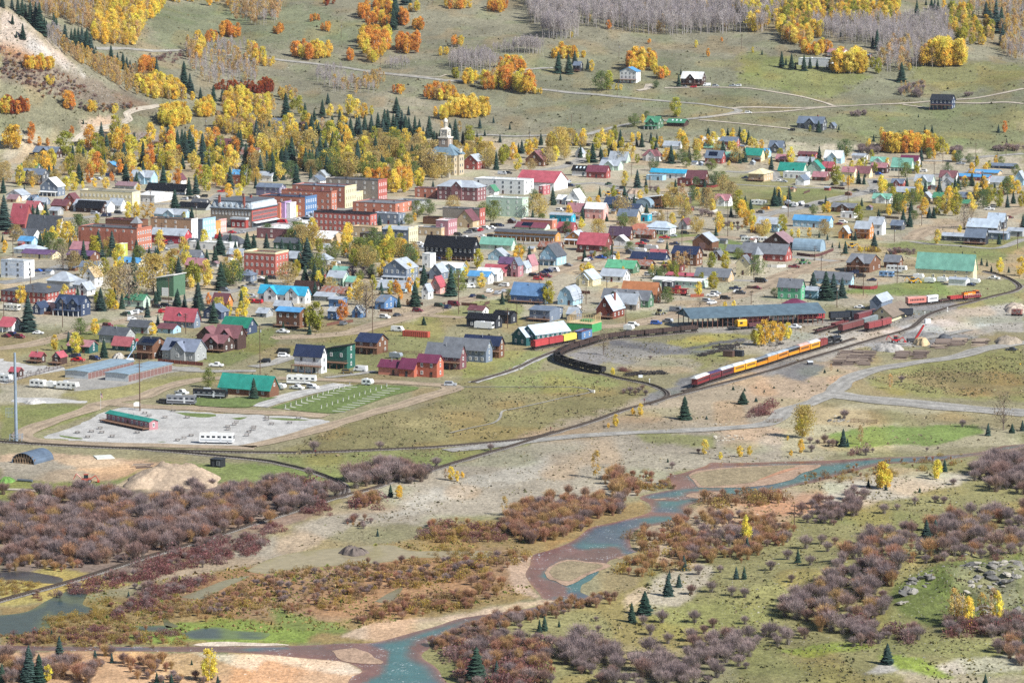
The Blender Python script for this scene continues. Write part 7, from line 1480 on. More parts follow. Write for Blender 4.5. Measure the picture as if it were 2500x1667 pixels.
# ------------------------------------------------------------------ vegetation templates (height 1; every face a triangle)
class VT:
 def __init__(s,seed): s.v=[];s.f=[];s.t=[];s.r=np.random.default_rng(seed)
 def tri(s,a,b,c,t):
  k=len(s.v);s.v += [a,b,c];s.t += [t,t,t] if not isinstance(t,list) else t;s.f.append((k,k+1,k+2))
 def cone(s,p,q,r0,r1,n,t):
  p=np.array(p,float);q=np.array(q,float);d=q-p;d /= np.linalg.norm(d)+1e-9;u=np.cross(d,(0.3,.9,.2));u /= np.linalg.norm(u);w=np.cross(d,u);k=len(s.v)
  for c,r in ((p,r0),(q,r1)):
   for i in range(n): a=2*math.pi*i/n;s.v.append(tuple(c+u*r*math.cos(a)+w*r*math.sin(a)));s.t.append(t)
  for i in range(n): j=(i+1) % n;s.f += [(k+i,k+j,k+n+j),(k+i,k+n+j,k+n+i)]
 def leaf(s,c,size,t):
  a=s.r.normal(size=3);a /= np.linalg.norm(a);b=np.cross(a,s.r.normal(size=3));b /= np.linalg.norm(b)+1e-9;c=np.array(c)
  s.tri(tuple(c+a*size),tuple(c-a*size*.5+b*size*.8),tuple(c-a*size*.5-b*size*.8),t)
 def arrays(s): return np.array(s.v,np.float32),np.array(s.f,np.int32),np.array(s.t,np.float32)
 def mesh(s,name,m):
  V,F,T_=s.arrays();return tri_mesh(name,V,F,T_,m)
def tri_mesh(name,V,F,T_,m):
 me=bpy.data.meshes.new(name);me.vertices.add(len(V));me.vertices.foreach_set('co',V.reshape(-1));me.loops.add(len(F)*3);me.polygons.add(len(F))
 me.loops.foreach_set('vertex_index',F.reshape(-1).astype(np.int32));me.polygons.foreach_set('loop_start',np.arange(0,len(F)*3,3,dtype=np.int32));set_tint(me,T_);me.materials.append(m);me.update(calc_edges=True);return me
def g3(v): return (v,v,v)
def t_spruce(seed):
 s=VT(seed);r=s.r;n=20
 for j in range(n):
  z=.05+.90*(j/(n-1))**.92;rad=.285*(1-z)**.74*(r.uniform(.8,1.12))+.008;k=int(12-6*z)
  for i in range(k):
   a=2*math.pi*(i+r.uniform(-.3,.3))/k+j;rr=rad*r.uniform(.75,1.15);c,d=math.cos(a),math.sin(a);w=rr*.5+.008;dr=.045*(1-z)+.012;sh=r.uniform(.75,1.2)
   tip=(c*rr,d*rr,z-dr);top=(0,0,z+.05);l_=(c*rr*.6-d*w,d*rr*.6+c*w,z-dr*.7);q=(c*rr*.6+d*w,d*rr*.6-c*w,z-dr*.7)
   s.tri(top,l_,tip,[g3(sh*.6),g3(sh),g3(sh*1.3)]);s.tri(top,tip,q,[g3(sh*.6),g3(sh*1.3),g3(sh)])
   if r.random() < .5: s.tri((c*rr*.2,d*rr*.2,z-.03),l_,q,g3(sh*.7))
 for i in range(6): s.leaf((r.normal()*.005,r.normal()*.005,.95+i*.008),.016,g3(1.1))
 t=VT(seed);t.cone((0,0,-.05),(0,0,.9),.018,.004,5,g3(1));return s,t
def t_crown(seed,z0,rad,n,ls,nc,top=1.0,shape=1.0,hue=.12):
 s=VT(seed);r=s.r;C=[]
 while len(C) < nc:
  z=r.uniform(0,1);a=r.uniform(0,6.283);prof=math.sin(math.pi*min(1,(z*.92+.06))**shape)**.75;q=prof*rad*r.uniform(.45,1.0)**.6
  C.append((math.cos(a)*q,math.sin(a)*q,z0+(top-z0)*z*.94,r.uniform(.78,1.18),r.uniform(-hue,hue)))
 for i in range(n):
  c=C[r.integers(nc)];sg=rad*.20;p=(c[0]+r.normal()*sg,c[1]+r.normal()*sg,c[2]+r.normal()*sg*1.1);p=(p[0],p[1],min(max(p[2],z0*.7),1.0));b=c[3]*r.uniform(.85,1.15)
  s.leaf(p,ls*r.uniform(.7,1.3),(b,b*(1+c[4]),b*(1+c[4]*.5)))
 return s
def t_trunk(seed,hgt,rad,branches,col=(1,1,1),lean=.03,up=.6,z0=.3):
 t=VT(seed+90);r=t.r;x=r.normal()*lean;y=r.normal()*lean;t.cone((0,0,-.05),(x*.5,y*.5,hgt*.5),rad,rad*.7,5,col);t.cone((x*.5,y*.5,hgt*.5),(x,y,hgt),rad*.7,rad*.2,4,col)
 for i in range(branches):
  z=r.uniform(z0,hgt*.92);a=r.uniform(0,6.283);l_=r.uniform(.5,1)*(1.05-z)*.36+.04;e=(math.cos(a)*l_,math.sin(a)*l_,z+l_*up*r.uniform(.8,2.0));t.cone((x*z/hgt,y*z/hgt,z),e,rad*.35,rad*.08,3,col)
 return t
def t_bare(seed):
 t=t_trunk(seed,.97,.0135,18,g3(1.0),.02,1.1,.35);s=VT(seed+40);r=s.r
 for i in range(150):
  z=r.uniform(.36,.97);a=r.uniform(0,6.283);q=r.uniform(.02,.16)*math.sin(math.pi*min(1,(z-.25)/.8));b=np.array((math.cos(a)*q,math.sin(a)*q,z));d=np.array((math.cos(a)*r.uniform(.2,.8),math.sin(a)*r.uniform(.2,.8),1))*r.uniform(.04,.10);w=.006+.005*r.random();n=np.array((-math.sin(a),math.cos(a),0))*w;c=r.uniform(.75,1.15)
  s.tri(tuple(b-n),tuple(b+n),tuple(b+d),(c*.95,c*.9,c*.92))
 return s,t
def t_willow(seed,n=340,spread=.62):
 s=VT(seed);r=s.r
 for i in range(n):
  a=r.uniform(0,6.283);q=r.uniform(0,1)**.7;tilt=q*spread*r.uniform(.8,1.15);bx,by=math.cos(a)*.10*q,math.sin(a)*.10*q;l_=r.uniform(.7,1.0)*(1-.22*q);tip=np.array((bx+math.cos(a)*tilt*l_,by+math.sin(a)*tilt*l_,l_));mid=np.array((bx+math.cos(a)*tilt*l_*.42,by+math.sin(a)*tilt*l_*.42,l_*.55));b=np.array((bx,by,-.03));nrm=np.array((-math.sin(a),math.cos(a),0))*.0095*r.uniform(.7,1.4);c=r.uniform(.7,1.25);lo,hi=(c*1.05,c*1.0,c*.95),(c*1.05,c*.86,c*.88)
  if r.random() < .55: s.tri(tuple(b-nrm*.6),tuple(b+nrm*.6),tuple(mid),lo)
  for k in range(2):
   j=r.normal(size=3)*.07;s.tri(tuple(mid-nrm),tuple(mid+nrm),tuple(tip+j),[lo,lo,hi])
  if r.random() < .7: s.leaf(tuple(tip*.9+r.normal(size=3)*.05),.024,hi)
 return s
def t_low(seed,n=150,rad=.75):
 s=VT(seed);r=s.r
 for i in range(n):
  a=r.uniform(0,6.283);q=r.uniform(0,1)**.5;z=math.sqrt(max(0,1-q*q))*r.uniform(.35,1.0);c=r.uniform(.65,1.3)
  if i % 3: s.leaf((math.cos(a)*q*rad,math.sin(a)*q*rad,z*.9),.085*r.uniform(.7,1.3),(c,c*r.uniform(.85,1.15),c))
  else:
   n_=np.array((-math.sin(a),math.cos(a),0))*.02;b=np.array((math.cos(a)*q*rad*.6,math.sin(a)*q*rad*.6,0));e=np.array((math.cos(a)*q*rad*1.05,math.sin(a)*q*rad*1.05,z*1.08));s.tri(tuple(b-n_),tuple(b+n_),tuple(e),(c*.9,c*.85,c*.85))
 return s
BARKC={'aspen': (.52,.48,.42),'wood': (.17,.135,.11),'spruce': (.09,.07,.055),'bare': (.56,.52,.49)}
TPL={}
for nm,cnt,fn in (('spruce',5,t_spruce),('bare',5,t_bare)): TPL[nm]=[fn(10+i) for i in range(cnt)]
TPL['aspen']=[(t_crown(30+i,.10,.225,1500,.031,36,shape=.9+.1*(i % 3)),t_trunk(30+i,.9,.013,7)) for i in range(6)]
TPL['thin']=[(t_crown(50+i,.16,.18,520,.028,30),t_trunk(50+i,.93,.012,12,up=1.1)) for i in range(4)]
TPL['cotton']=[(t_crown(60+i,.15,.43,1700,.030,40,hue=.08),t_trunk(60+i,.85,.024,16,z0=.18)) for i in range(4)]
TPL['sparse']=[(t_crown(70+i,.2,.4,520,.026,44),t_trunk(70+i,.9,.026,34,z0=.15)) for i in range(3)]
TPL['willow']=[(t_willow(80+i),None) for i in range(5)];TPL['low']=[(t_low(90+i),None) for i in range(5)];TPL['broom']=[(t_willow(95+i,260,.5),None) for i in range(4)]
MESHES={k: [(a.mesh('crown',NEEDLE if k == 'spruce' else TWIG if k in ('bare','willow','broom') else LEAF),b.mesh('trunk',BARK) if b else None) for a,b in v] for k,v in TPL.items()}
def joined(k):  # trunk and crown in one mesh, trunk tinted against the crown colour
 out=[]
 for a,b in TPL[k]:
  V,F,T_=a.arrays()
  if b: V2,F2,T2=b.arrays();out.append((np.concatenate([V,V2]),np.concatenate([F,F2+len(V)]),T_,T2,len(V)))
  else: out.append((V,F,T_,None,len(V)))
 return out
JOIN={k: joined(k) for k in TPL}
BAREM=[tri_mesh('bare_tree',V,F,np.concatenate([T_,T2]),TWIG) for V,F,T_,T2,_ in JOIN['bare']]
KIND={  # code: (template, object name, category, colour choices, label words, bark)
 'S': ('spruce','spruce_tree','spruce',[(.034,.066,.05),(.04,.07,.05),(.045,.075,.065)],'dark green spruce','spruce'),
 'Y': ('aspen','yellow_aspen','aspen',[(.90,.70,.15),(.86,.74,.15),(.88,.72,.20),(.88,.62,.12)],'yellow aspen','aspen'),
 'O': ('aspen','orange_aspen','orange aspen',[(.82,.43,.11),(.80,.38,.10),(.84,.49,.10)],'orange aspen','aspen'),
 'R': ('aspen','red_aspen','red aspen',[(.42,.10,.045),(.46,.14,.04)],'red leaved tree','aspen'),
 'G': ('aspen','green_aspen','green aspen',[(.50,.47,.09),(.42,.42,.08),(.58,.51,.08)],'yellow green aspen','aspen'),
 'N': ('cotton','leafy_tree','leafy tree',[(.21,.27,.095),(.26,.30,.085),(.17,.235,.10)],'green leafy tree','wood'),
 'C': ('cotton','cottonwood_tree','cottonwood',[(.58,.46,.17),(.62,.47,.15),(.54,.42,.19)],'pale golden cottonwood','wood'),
 'B': ('sparse','bare_tree','bare tree',[(.40,.33,.22)],'nearly bare tree','wood'),
 'P': ('cotton','plum_tree','plum tree',[(.05,.028,.06)],'dark purple leaved tree','wood'),
 'L': ('thin','pale_aspen','pale aspen',[(.70,.52,.20),(.72,.50,.14),(.62,.45,.24),(.66,.44,.21)],'thin pale gold aspen','aspen'),
 'A': ('bare','bare_aspen','bare aspen',[(.56,.52,.50),(.50,.46,.46),(.60,.56,.52)],'bare grey aspen','bare'),
 'W': ('willow','willow_shrub','willow',[(.33,.285,.26),(.345,.28,.235),(.315,.285,.27),(.39,.35,.32),(.33,.25,.21)],'bare willow shrub',None),
 'V': ('willow','grey_willow','grey willow',[(.35,.32,.295),(.325,.295,.28),(.40,.365,.335)],'grey purple willow bush',None),
 'U': ('broom','rust_shrub','rust shrub',[(.46,.31,.18),(.50,.355,.18),(.42,.31,.215),(.50,.39,.18),(.44,.275,.185)],'rust brown shrub',None),
 'M': ('low','maroon_shrub','maroon shrub',[(.27,.125,.115),(.30,.145,.13),(.31,.195,.18)],'maroon shrub',None),
 'D': ('low','gold_shrub','gold shrub',[(.42,.31,.10),(.46,.33,.085),(.37,.26,.11),(.33,.225,.12)],'golden brown shrub',None),
}
PLANTS={k: [] for k in KIND}
def add_plant(k,p,hgt,wide=1.0,label=None,group=None,col=None): PLANTS[k].append((p,hgt,wide,label,group,col))
def ntree(t,txt):
 for w_ in txt.split(','):
  q=w_.split();k,x,y,hp=q[0],float(q[1]),float(q[2]),float(q[3]);p=ground(t,x,y);add_plant(k,p,hp/T[t][2]/scale_at(p),(float(q[4])*.9 if len(q) > 4 else 1.0))
TREES={
'a0': 'S 1545 1370 220,S 1630 1400 210,S 1700 1400 200,S 1745 1440 260,S 1860 1440 220,S 1920 1290 90,S 2190 1380 190,S 2140 1400 150,S 730 1470 200,S 670 1480 150,S 760 1568 170 1.3,S 1140 1568 260 1.4,Y 1190 1480 240 1.5,Y 850 1568 200,C 950 1500 150,Y 1555 1470 150 1.3,G 1545 1560 170 1.4,Y 1670 1490 90,Y 1740 1500 90,Y 2000 1500 160 1.2,Y 2150 1568 190 1.3,Y 410 1568 180 1.4,Y 340 1520 120,Y 480 1540 150 1.2,Y 620 1568 130,C 60 1568 90,G 600 1430 230 1.6,Y 90 1370 230 1.3,Y 150 1370 230 1.2,O 290 1250 140,O 280 1320 120,O 360 1340 90,O 440 1340 80,O 660 1240 90,Y 1350 1568 150,S 2050 1568 140,S 2290 1568 130,Y 2290 1340 90,Y 1150 1190 30',
'b0': 'S 40 610 330 1.2,S 30 270 150,S 225 310 110,Y 300 220 100,Y 600 270 160 1.2,Y 680 250 170 1.2,S 725 180 190 1.2,Y 845 110 140,Y 970 230 110 1.4,Y 760 230 70,Y 870 220 90,S 1255 210 140,Y 1270 260 80,Y 1420 170 160 1.3,S 1500 210 200 1.2,Y 1645 110 120,S 1735 290 170,S 1800 280 180,G 1890 260 250 1.1,Y 2100 320 140 1.3,Y 2190 310 130 1.3,S 2150 200 80,S 1605 430 200 1.3,Y 1180 500 150,Y 1250 500 150,L 1330 520 170 1.5,L 1390 520 160 1.4,G 1690 510 70,S 1760 500 110,S 345 510 140,S 420 490 140,S 300 480 110,Y 400 525 100,G 730 580 120 1.3,G 890 560 100 1.2,Y 490 720 150 1.2,Y 620 740 210 1.3,Y 690 730 80,S 370 790 170,S 440 800 120,Y 45 820 120,N 820 740 120,S 905 860 250 1.3,S 850 840 180,S 1030 850 240,S 1090 740 110,S 790 815 90,S 1255 870 180 1.2,S 1370 850 100,S 1450 830 80,B 580 980 240 1.2,C 680 980 180,G 960 1030 170 1.3,Y 1060 980 90,C 1080 1250 300,B 1180 1310 400,C 1410 1180 350 1.1,Y 1560 980 180,G 1580 1020 160,S 1640 1020 170 1.2,G 1780 1140 260 1.2,Y 1890 1130 250 1.1,S 1900 950 170,S 1975 900 150,S 2030 1160 270 1.2,N 2140 1120 230,S 1820 1340 260 1.3,Y 195 1285 180 1.2,S 260 1540 340 1.2,S 680 1380 160,S 925 1350 220 1.2,G 1010 1340 200 1.2,Y 1065 1340 90 1.4,S 1120 1330 150,N 1260 1280 140,S 1350 1290 120,S 1695 1320 130,O 1915 1290 110,S 1960 1460 210 1.3,Y 2100 1400 110 1.3,Y 2180 1405 80 1.3,Y 2250 1405 90 1.3,N 740 1568 150,Y 870 1568 150 1.3,S 1450 1470 90,S 2115 780 150,S 2270 800 180 1.3,S 2330 790 150 1.3,S 25 720 70',
'b1': 'S 370 200 200 1.2,S 680 140 160,S 160 160 200,S 240 150 150,S 500 190 110,C 840 140 160,S 1010 120 160,O 1060 190 150 1.4,O 1130 190 160 1.4,O 1190 180 150,Y 1270 270 220 1.2,Y 1380 260 210 1.2,O 1400 230 180,Y 1480 200 140 1.2,C 1640 150 150,C 1600 118 250,C 1705 130 230,C 1560 95 220,C 1740 95 150,L 1670 120 200 1.3,S 1520 80 150,N 1590 120 100,N 980 310 150,Y 940 250 70,S 1625 240 90,S 1785 305 160,C 1810 420 130 1.3,N 1480 490 150 1.2,N 1590 470 140,N 1400 560 100,Y 1460 530 80,N 2080 480 130,N 2180 530 190,B 2240 470 130,S 1135 640 170 1.2,S 1310 720 190 1.3,N 1360 690 90,C 410 760 200,C 520 800 220 1.2,S 470 960 290 1.4,S 395 940 130 1.3,N 700 890 180,Y 750 800 90,Y 820 800 110,O 830 860 90,N 960 920 240,N 1040 940 180,G 900 950 170 1.3,G 1110 930 180 1.3,G 1180 900 200 1.3,G 1240 870 170,Y 1360 860 170,Y 1340 760 80,G 1460 930 150,P 880 1050 110,P 980 1060 110,P 1050 1050 100,C 290 1110 210,S 95 1120 110,S 450 1100 180 1.2,S 540 1110 200 1.2,S 610 1120 170 1.2,S 655 1020 70,S 1540 1110 190 1.2,S 1430 1040 90,S 1790 1215 270 1.2,N 1860 1180 200,Y 1920 1060 120,Y 2070 1140 140 1.4,G 1770 900 130,G 2040 960 180,Y 1935 980 90,B 1010 1410 340,C 1000 1300 200,Y 860 1250 120 1.2,Y 930 1270 120,Y 1235 1200 130,O 1290 1200 140,O 1410 1190 150 1.2,Y 1480 1150 110,S 1460 1310 240 1.2,O 1390 1300 60,S 1310 1320 110,O 1325 1250 100,O 795 1440 190 1.4,G 560 1540 280 1.3,G 490 1500 200,S 250 1530 90,S 1540 1480 80 1.6,S 2260 1290 120,N 2320 1250 100,S 490 1568 110',
'b2': 'Y 1035 215 150,S 1150 220 170 1.2,S 1230 215 90,G 1235 280 80,C 1480 420 200,L 1560 420 240 1.3,C 1790 430 210,Y 1840 440 120,Y 1900 610 170 1.3,G 2075 480 240,Y 2110 500 170,S 2140 430 140,S 2190 440 120,S 2010 490 100,Y 2150 580 170,N 1690 200 80,N 1860 200 130,N 1930 200 130,S 375 380 170,N 200 330 100,C 250 500 220 1.1,Y 710 370 70 1.4,Y 790 370 80 1.4,S 870 530 80,N 1020 590 140,Y 640 600 90 1.5,C 790 670 160 1.2,N 510 640 110,S 1235 480 120 1.2,S 1060 350 80,Y 60 890 150 1.5,S 160 860 110,Y 710 1020 120 1.5,Y 650 1000 90 1.5,Y 1020 1010 70,G 340 1290 220 1.2,N 1370 1050 110,S 1325 1060 80,L 1520 960 160 1.4,L 1590 980 180 1.4,G 1830 970 160 1.2,G 1960 970 170 1.2,N 2080 880 110,N 2250 1020 180,G 1740 1080 90 1.3,G 1850 1150 160 1.4,Y 1710 1220 150,N 1430 1280 150,N 1190 1170 70,B 1720 1340 110,Y 1955 1330 70,Y 2035 1330 80',
'b3': 'Y 95 340 130,S 60 390 180,S 100 385 160,Y 150 360 70,S 195 330 120,S 530 380 90,Y 510 450 80,Y 550 455 110,N 420 470 100,G 625 200 190 1.2,Y 690 190 90,Y 740 200 90,Y 775 190 80,S 830 185 130,S 880 190 90,Y 1040 280 120,Y 1070 270 130,G 1145 330 120 1.2,G 1190 450 150 1.3,N 1330 390 160 1.1,S 1430 300 90,Y 1245 460 130,Y 1110 480 110 1.2,S 1240 560 150,S 1300 580 150,N 1340 520 90,S 1480 500 110 1.2,S 1520 500 110,G 1560 470 170,Y 1630 470 190,O 1560 280 80 1.4,Y 1660 380 170,G 1720 480 200,Y 1720 290 80,Y 1980 260 150,G 2010 380 170 1.3,Y 1880 200 70,Y 2230 280 170 1.4,Y 2290 280 130 1.2,Y 2140 260 90,S 2080 290 120,B 1800 600 230,B 1870 590 180,Y 1760 640 80,Y 1555 740 140,S 860 390 80,G 830 540 160 1.4,S 975 780 150 1.3,S 800 705 90,S 770 705 60,G 130 635 170 1.3,C 520 660 150 1.1,Y 215 670 70 1.3,Y 280 675 80,Y 380 675 90,S 545 700 60,S 470 680 60,S 710 825 120 1.2,S 655 775 60,S 590 770 50,S 415 1130 140 1.5,S 530 1250 270 1.4,S 600 1240 240 1.3,S 680 1230 190 1.2,N 60 1220 80,Y 2130 1000 140,Y 2320 1030 180,S 2340 600 140,S 1015 490 80,S 2120 740 110,N 1990 720 60,S 1960 930 70,S 2010 940 60,S 2050 990 60,S 2210 1000 60,S 1090 860 60,S 1130 870 60,S 1215 890 50,S 1785 850 50',
'a1': 'S 275 1080 230 1.2,S 450 1070 130,S 610 1060 150,S 660 960 110,G 340 1030 130,G 400 1050 170,Y 680 1090 140,Y 770 1080 120,Y 860 1060 190 1.2,Y 930 1090 180,Y 990 1090 150,Y 1060 1060 90,Y 480 1190 150 1.2,Y 560 1220 120,L 610 1200 120,S 535 1110 110,S 700 1230 180,S 770 1230 220,S 870 1280 200,S 940 1210 90,S 990 1200 110,S 1060 1210 160,S 1120 1230 200,S 1180 1200 200,S 1210 1180 180,S 1290 1040 150 1.5,S 1300 1160 200,S 1340 1180 170,S 1400 1060 90,S 1420 1310 90,S 1460 1330 120,S 1500 1200 110,S 1590 1260 200,S 1790 1330 180,S 1830 1280 190,S 1900 1330 130,S 1750 1300 110,S 1545 1350 90,S 330 1550 300 1.1,S 230 1380 120,S 150 1568 180,S 240 1568 200,S 790 1440 200,S 560 1568 220 1.2,S 720 1440 120,S 1030 1568 150,Y 1500 1310 140,Y 1310 1260 70,Y 1360 1265 80,Y 1410 1280 70,C 1000 1340 140,C 1130 1280 100,C 1200 1390 170 1.1,C 1020 1480 150 1.1,C 1160 1500 160,C 1300 1480 180,C 1400 1450 160,N 1500 1480 150,N 1380 1540 110,C 840 1568 130,C 1650 1530 200,C 1620 1470 130,Y 860 1450 150 1.2,G 1960 1340 200,C 2100 1480 180 1.1,C 2000 1440 120,C 2150 1520 150,L 1720 1240 150,L 1870 1230 120,S 2055 1180 100,S 2100 1250 60,S 2180 1130 60,S 2030 1270 60,S 2330 1190 60,S 2240 1310 80,R 2030 1330 60,G 430 1430 140,G 500 1380 80,G 650 1500 100,Y 90 1480 180,Y 190 1480 80,N 30 1400 120,S 1260 1200 160,S 1380 1220 150,S 1640 1300 100,S 1000 1260 140,S 1090 1290 120,S 830 1200 120',
'a2': 'S 265 1330 110,Y 210 1390 130,Y 140 1400 120,C 330 1520 170,Y 400 1490 150,C 440 1400 230 1.1,C 530 1330 150,Y 50 1568 160,C 175 1568 110,S 90 1410 130,S 60 1400 90,Y 655 1340 160,G 785 1380 160,Y 900 1330 140,G 890 1390 110,Y 940 1400 110,S 740 1490 180 1.3,S 825 1480 110,Y 855 1450 90,Y 1080 1470 170 1.4,G 1150 1500 90,S 905 1400 70,S 1275 1310 100,S 1330 1305 80,Y 1160 1290 80 1.3,S 1290 1380 70,S 1145 1340 80,Y 1555 1330 150 1.4,Y 1600 1380 120,Y 1680 1340 50,S 1800 1280 110 1.4,O 1930 1270 50,Y 2030 1250 80,S 1980 1240 70,S 2090 1290 130,Y 2130 1310 120,Y 2190 1360 110,Y 2290 1370 90 1.3,Y 2000 1380 90,S 1715 1390 90,N 1560 1500 130,N 1600 1540 90,N 1690 1490 110,Y 1420 1480 130 1.3,Y 1490 1490 110,N 1300 1568 110,N 1830 1568 110,S 2090 1500 100,Y 1990 1530 60,G 1505 1075 180 1.3,N 1120 1165 120,Y 1200 1130 80,N 1240 1080 60,S 425 670 200,S 520 680 190,S 575 590 130,S 445 740 70,S 695 640 100,Y 730 660 110,N 820 835 180,G 890 830 180,N 1320 810 70,Y 960 830 60,Y 1000 830 60,S 1530 800 120,S 1550 690 60,Y 1610 780 50,O 885 275 90 1.3,Y 545 350 60,O 1260 405 50 1.6,Y 1690 440 70,O 1800 525 80,Y 2210 490 60,O 1925 390 50,S 2295 505 50,S 1735 130 120 1.3,Y 1775 110 110,S 2110 70 60',
'a3': 'S 125 620 150,S 215 640 150,S 250 640 70,S 165 600 70,S 330 650 150,S 385 630 110,S 450 630 90,S 565 630 90,S 540 640 50,S 1225 750 180 1.4,G 955 620 100,G 1010 680 150,S 1380 1080 35,S 1440 1215 70,S 1505 1225 80,Y 1045 1270 110,S 1105 1265 60,S 970 1300 70,Y 930 1330 60,Y 915 1385 90,N 700 1450 170 1.1,G 1580 1430 180 1.2,Y 1640 1420 100,Y 1480 1460 80 1.3,Y 1710 1490 110,S 2115 1220 80,O 2175 1220 110,S 2190 1340 70,S 465 1215 110 1.3,S 650 1195 50,G 385 1210 60,S 470 1480 140,Y 210 1500 150,S 30 1560 130,Y 2000 1568 80 1.4,Y 150 1380 70,S 670 340 90,S 960 440 110,S 1000 450 180,S 2000 170 160,S 2090 300 300,S 2140 300 240,S 2150 420 200,S 1880 230 130,S 1530 100 110,S 1365 150 150,S 2270 200 80,S 2340 100 110,S 1450 50 60,S 1500 90 120,S 1560 95 100,S 1850 220 100,S 2030 160 140,S 1100 310 70,Y 1205 350 100,Y 1145 380 80,Y 1300 650 70,S 2130 60 80,S 2330 240 90',
'c0': 'Y 505 210 150,N 1915 550 180 .8,S 2330 655 200 1.2,S 955 275 180,Y 695 240 200,G 740 230 160,Y 740 220 100,S 630 130 100,Y 1065 100 110,Y 1400 70 120 1.4','c1': 'Y 1320 1530 90,S 1235 1550 110,Y 1790 1400 130,Y 1850 1410 100,Y 1895 1385 70,L 1740 1390 100',
'c2': 'S 1585 840 220 1.4,S 2120 700 120 2.2,Y 1180 810 120,Y 1110 805 70 1.3,Y 950 910 120,Y 885 920 50,L 775 1380 260,Y 1770 1160 140,Y 1915 1205 65 1.5,Y 2095 1185 110 1.3,Y 2180 1180 100,S 1430 1235 45,Y 925 440 80,B 840 250 230 .7,Y 2220 155 140,Y 2270 165 200,Y 2320 165 240,S 1785 840 35 2,S 2030 570 35 2,S 2135 580 30 2,S 2240 555 22 2,S 2315 590 25 2,S 2240 680 45 2',
'c3': 'Y 50 140 200,Y 110 130 190,Y 180 110 160,C 320 1010 300 .9,Y 310 1010 250,Y 180 1035 50,Y 305 1150 130,Y 210 1185 70,S 690 1090 170 1.2,S 730 1090 80,L 845 1070 180,S 2020 990 120 1.2,S 2240 965 90 1.5,S 2335 945 100 1.3,B 2160 940 350 .8,L 1120 560 140,Y 1060 1480 250,Y 1095 1470 180,S 1085 1490 50 1.5,Y 1545 1370 150,S 1620 1320 110 1.2,S 920 1460 60 1.3,S 1395 1510 45,L 580 400 70,S 520 415 35 2,S 640 400 25 2,S 55 555 20 3',
'd0': 'S 410 1400 180 1.1,S 200 1540 260 1.1,S 270 1540 200 1.2,S 655 1425 110,S 15 1540 130,S 770 1410 70,Y 1440 1540 230,Y 330 1540 120,Y 590 1551 60,S 1080 1551 80,S 1180 1551 70,S 1120 1551 50,S 1500 1551 60,S 1320 1425 40,S 355 1230 50,S 885 960 45',
'd1': 'S 930 1551 260 1.5,S 1070 1510 120,S 1160 1355 90,S 2000 1130 140,S 2090 1080 170 1.6,S 2250 950 160,S 2325 890 90 1.3,S 1365 1200 90,S 1400 1190 110,S 1500 1165 50,S 340 270 90,S 250 540 50,S 1130 1270 60,S 965 1200 50,Y 400 280 90 1.3,S 2260 830 60,L 1125 400 140',
'd2': 'S 445 650 110,Y 440 600 210 .7,S 795 725 100,S 370 835 90 1.2,S 425 835 90,S 1680 560 140 1.3,S 1740 550 130 1.5,S 10 775 110 1.2,S 1410 1420 150 1.5,S 2085 1560 80,Y 1370 215 190,Y 1405 210 140,S 1280 205 60 1.3,S 1400 220 40,Y 1755 150 140,S 1805 95 90,L 1870 1140 250,L 1920 1150 230,Y 1970 1170 220 .8,L 2060 1120 200,L 2140 1140 250,Y 2165 1140 230 .8,L 1900 1100 180,S 2345 1280 80,S 1630 240 35',
}
for t_,s_ in TREES.items(): ntree(t_,s_)
def scatter(kinds,poly,n,hpx,label,seed,aspect=None,jitter=.3,gapk=.28,wide=(.85,1.2),ragged=0.0):
 """kinds: letters drawn at random; poly: base points in the photo; hpx: height in the tile's pixels"""
 P=PL(poly);t=poly.split()[0];r=np.random.default_rng(seed);xs=[p[0] for p in P];ys=[p[1] for p in P];Q=r.uniform((min(xs),min(ys)),(max(xs),max(ys)),(n*6,2));Q=Q[inpoly(Q[:,0],Q[:,1],P)];Q=Q+r.normal(size=Q.shape)*(ragged*1.6,ragged)
 W=ground_many(Q[:,0],Q[:,1]);keep=[]
 hm=hpx/T[t][2]/scale_at(W[0])
 g2=(hm*gapk)**2;cell={};cs=hm*gapk+1e-6
 for w in W:
  c=(int(w[0]//cs),int(w[1]//cs));ok=True
  for i in (-1,0,1):
   for j in (-1,0,1):
    for q in cell.get((c[0]+i,c[1]+j),()):
     if (q[0]-w[0])**2+(q[1]-w[1])**2 < g2: ok=False
  if ok: cell.setdefault(c,[]).append(w);keep.append(w)
  if len(keep) >= n: break
 for w in keep: k=kinds[r.integers(len(kinds))];add_plant(k,Vector(w),hm*(1+jitter*r.uniform(-1,1)),r.uniform(*wide),label,label and label.split(' in ')[-1])
def clump(kinds,t,cx,cy,rx,ry,n,hpx,label,seed=0):
 a=np.linspace(0,6.283,14)[:-1];scatter(kinds,t+' '+' '.join('%.0f,%.0f' % (cx+rx*math.cos(q),cy+ry*math.sin(q)) for q in a),n,hpx,label,int(cx+cy*7)+seed,jitter=.22,gapk=.16,wide=(.85,1.15))
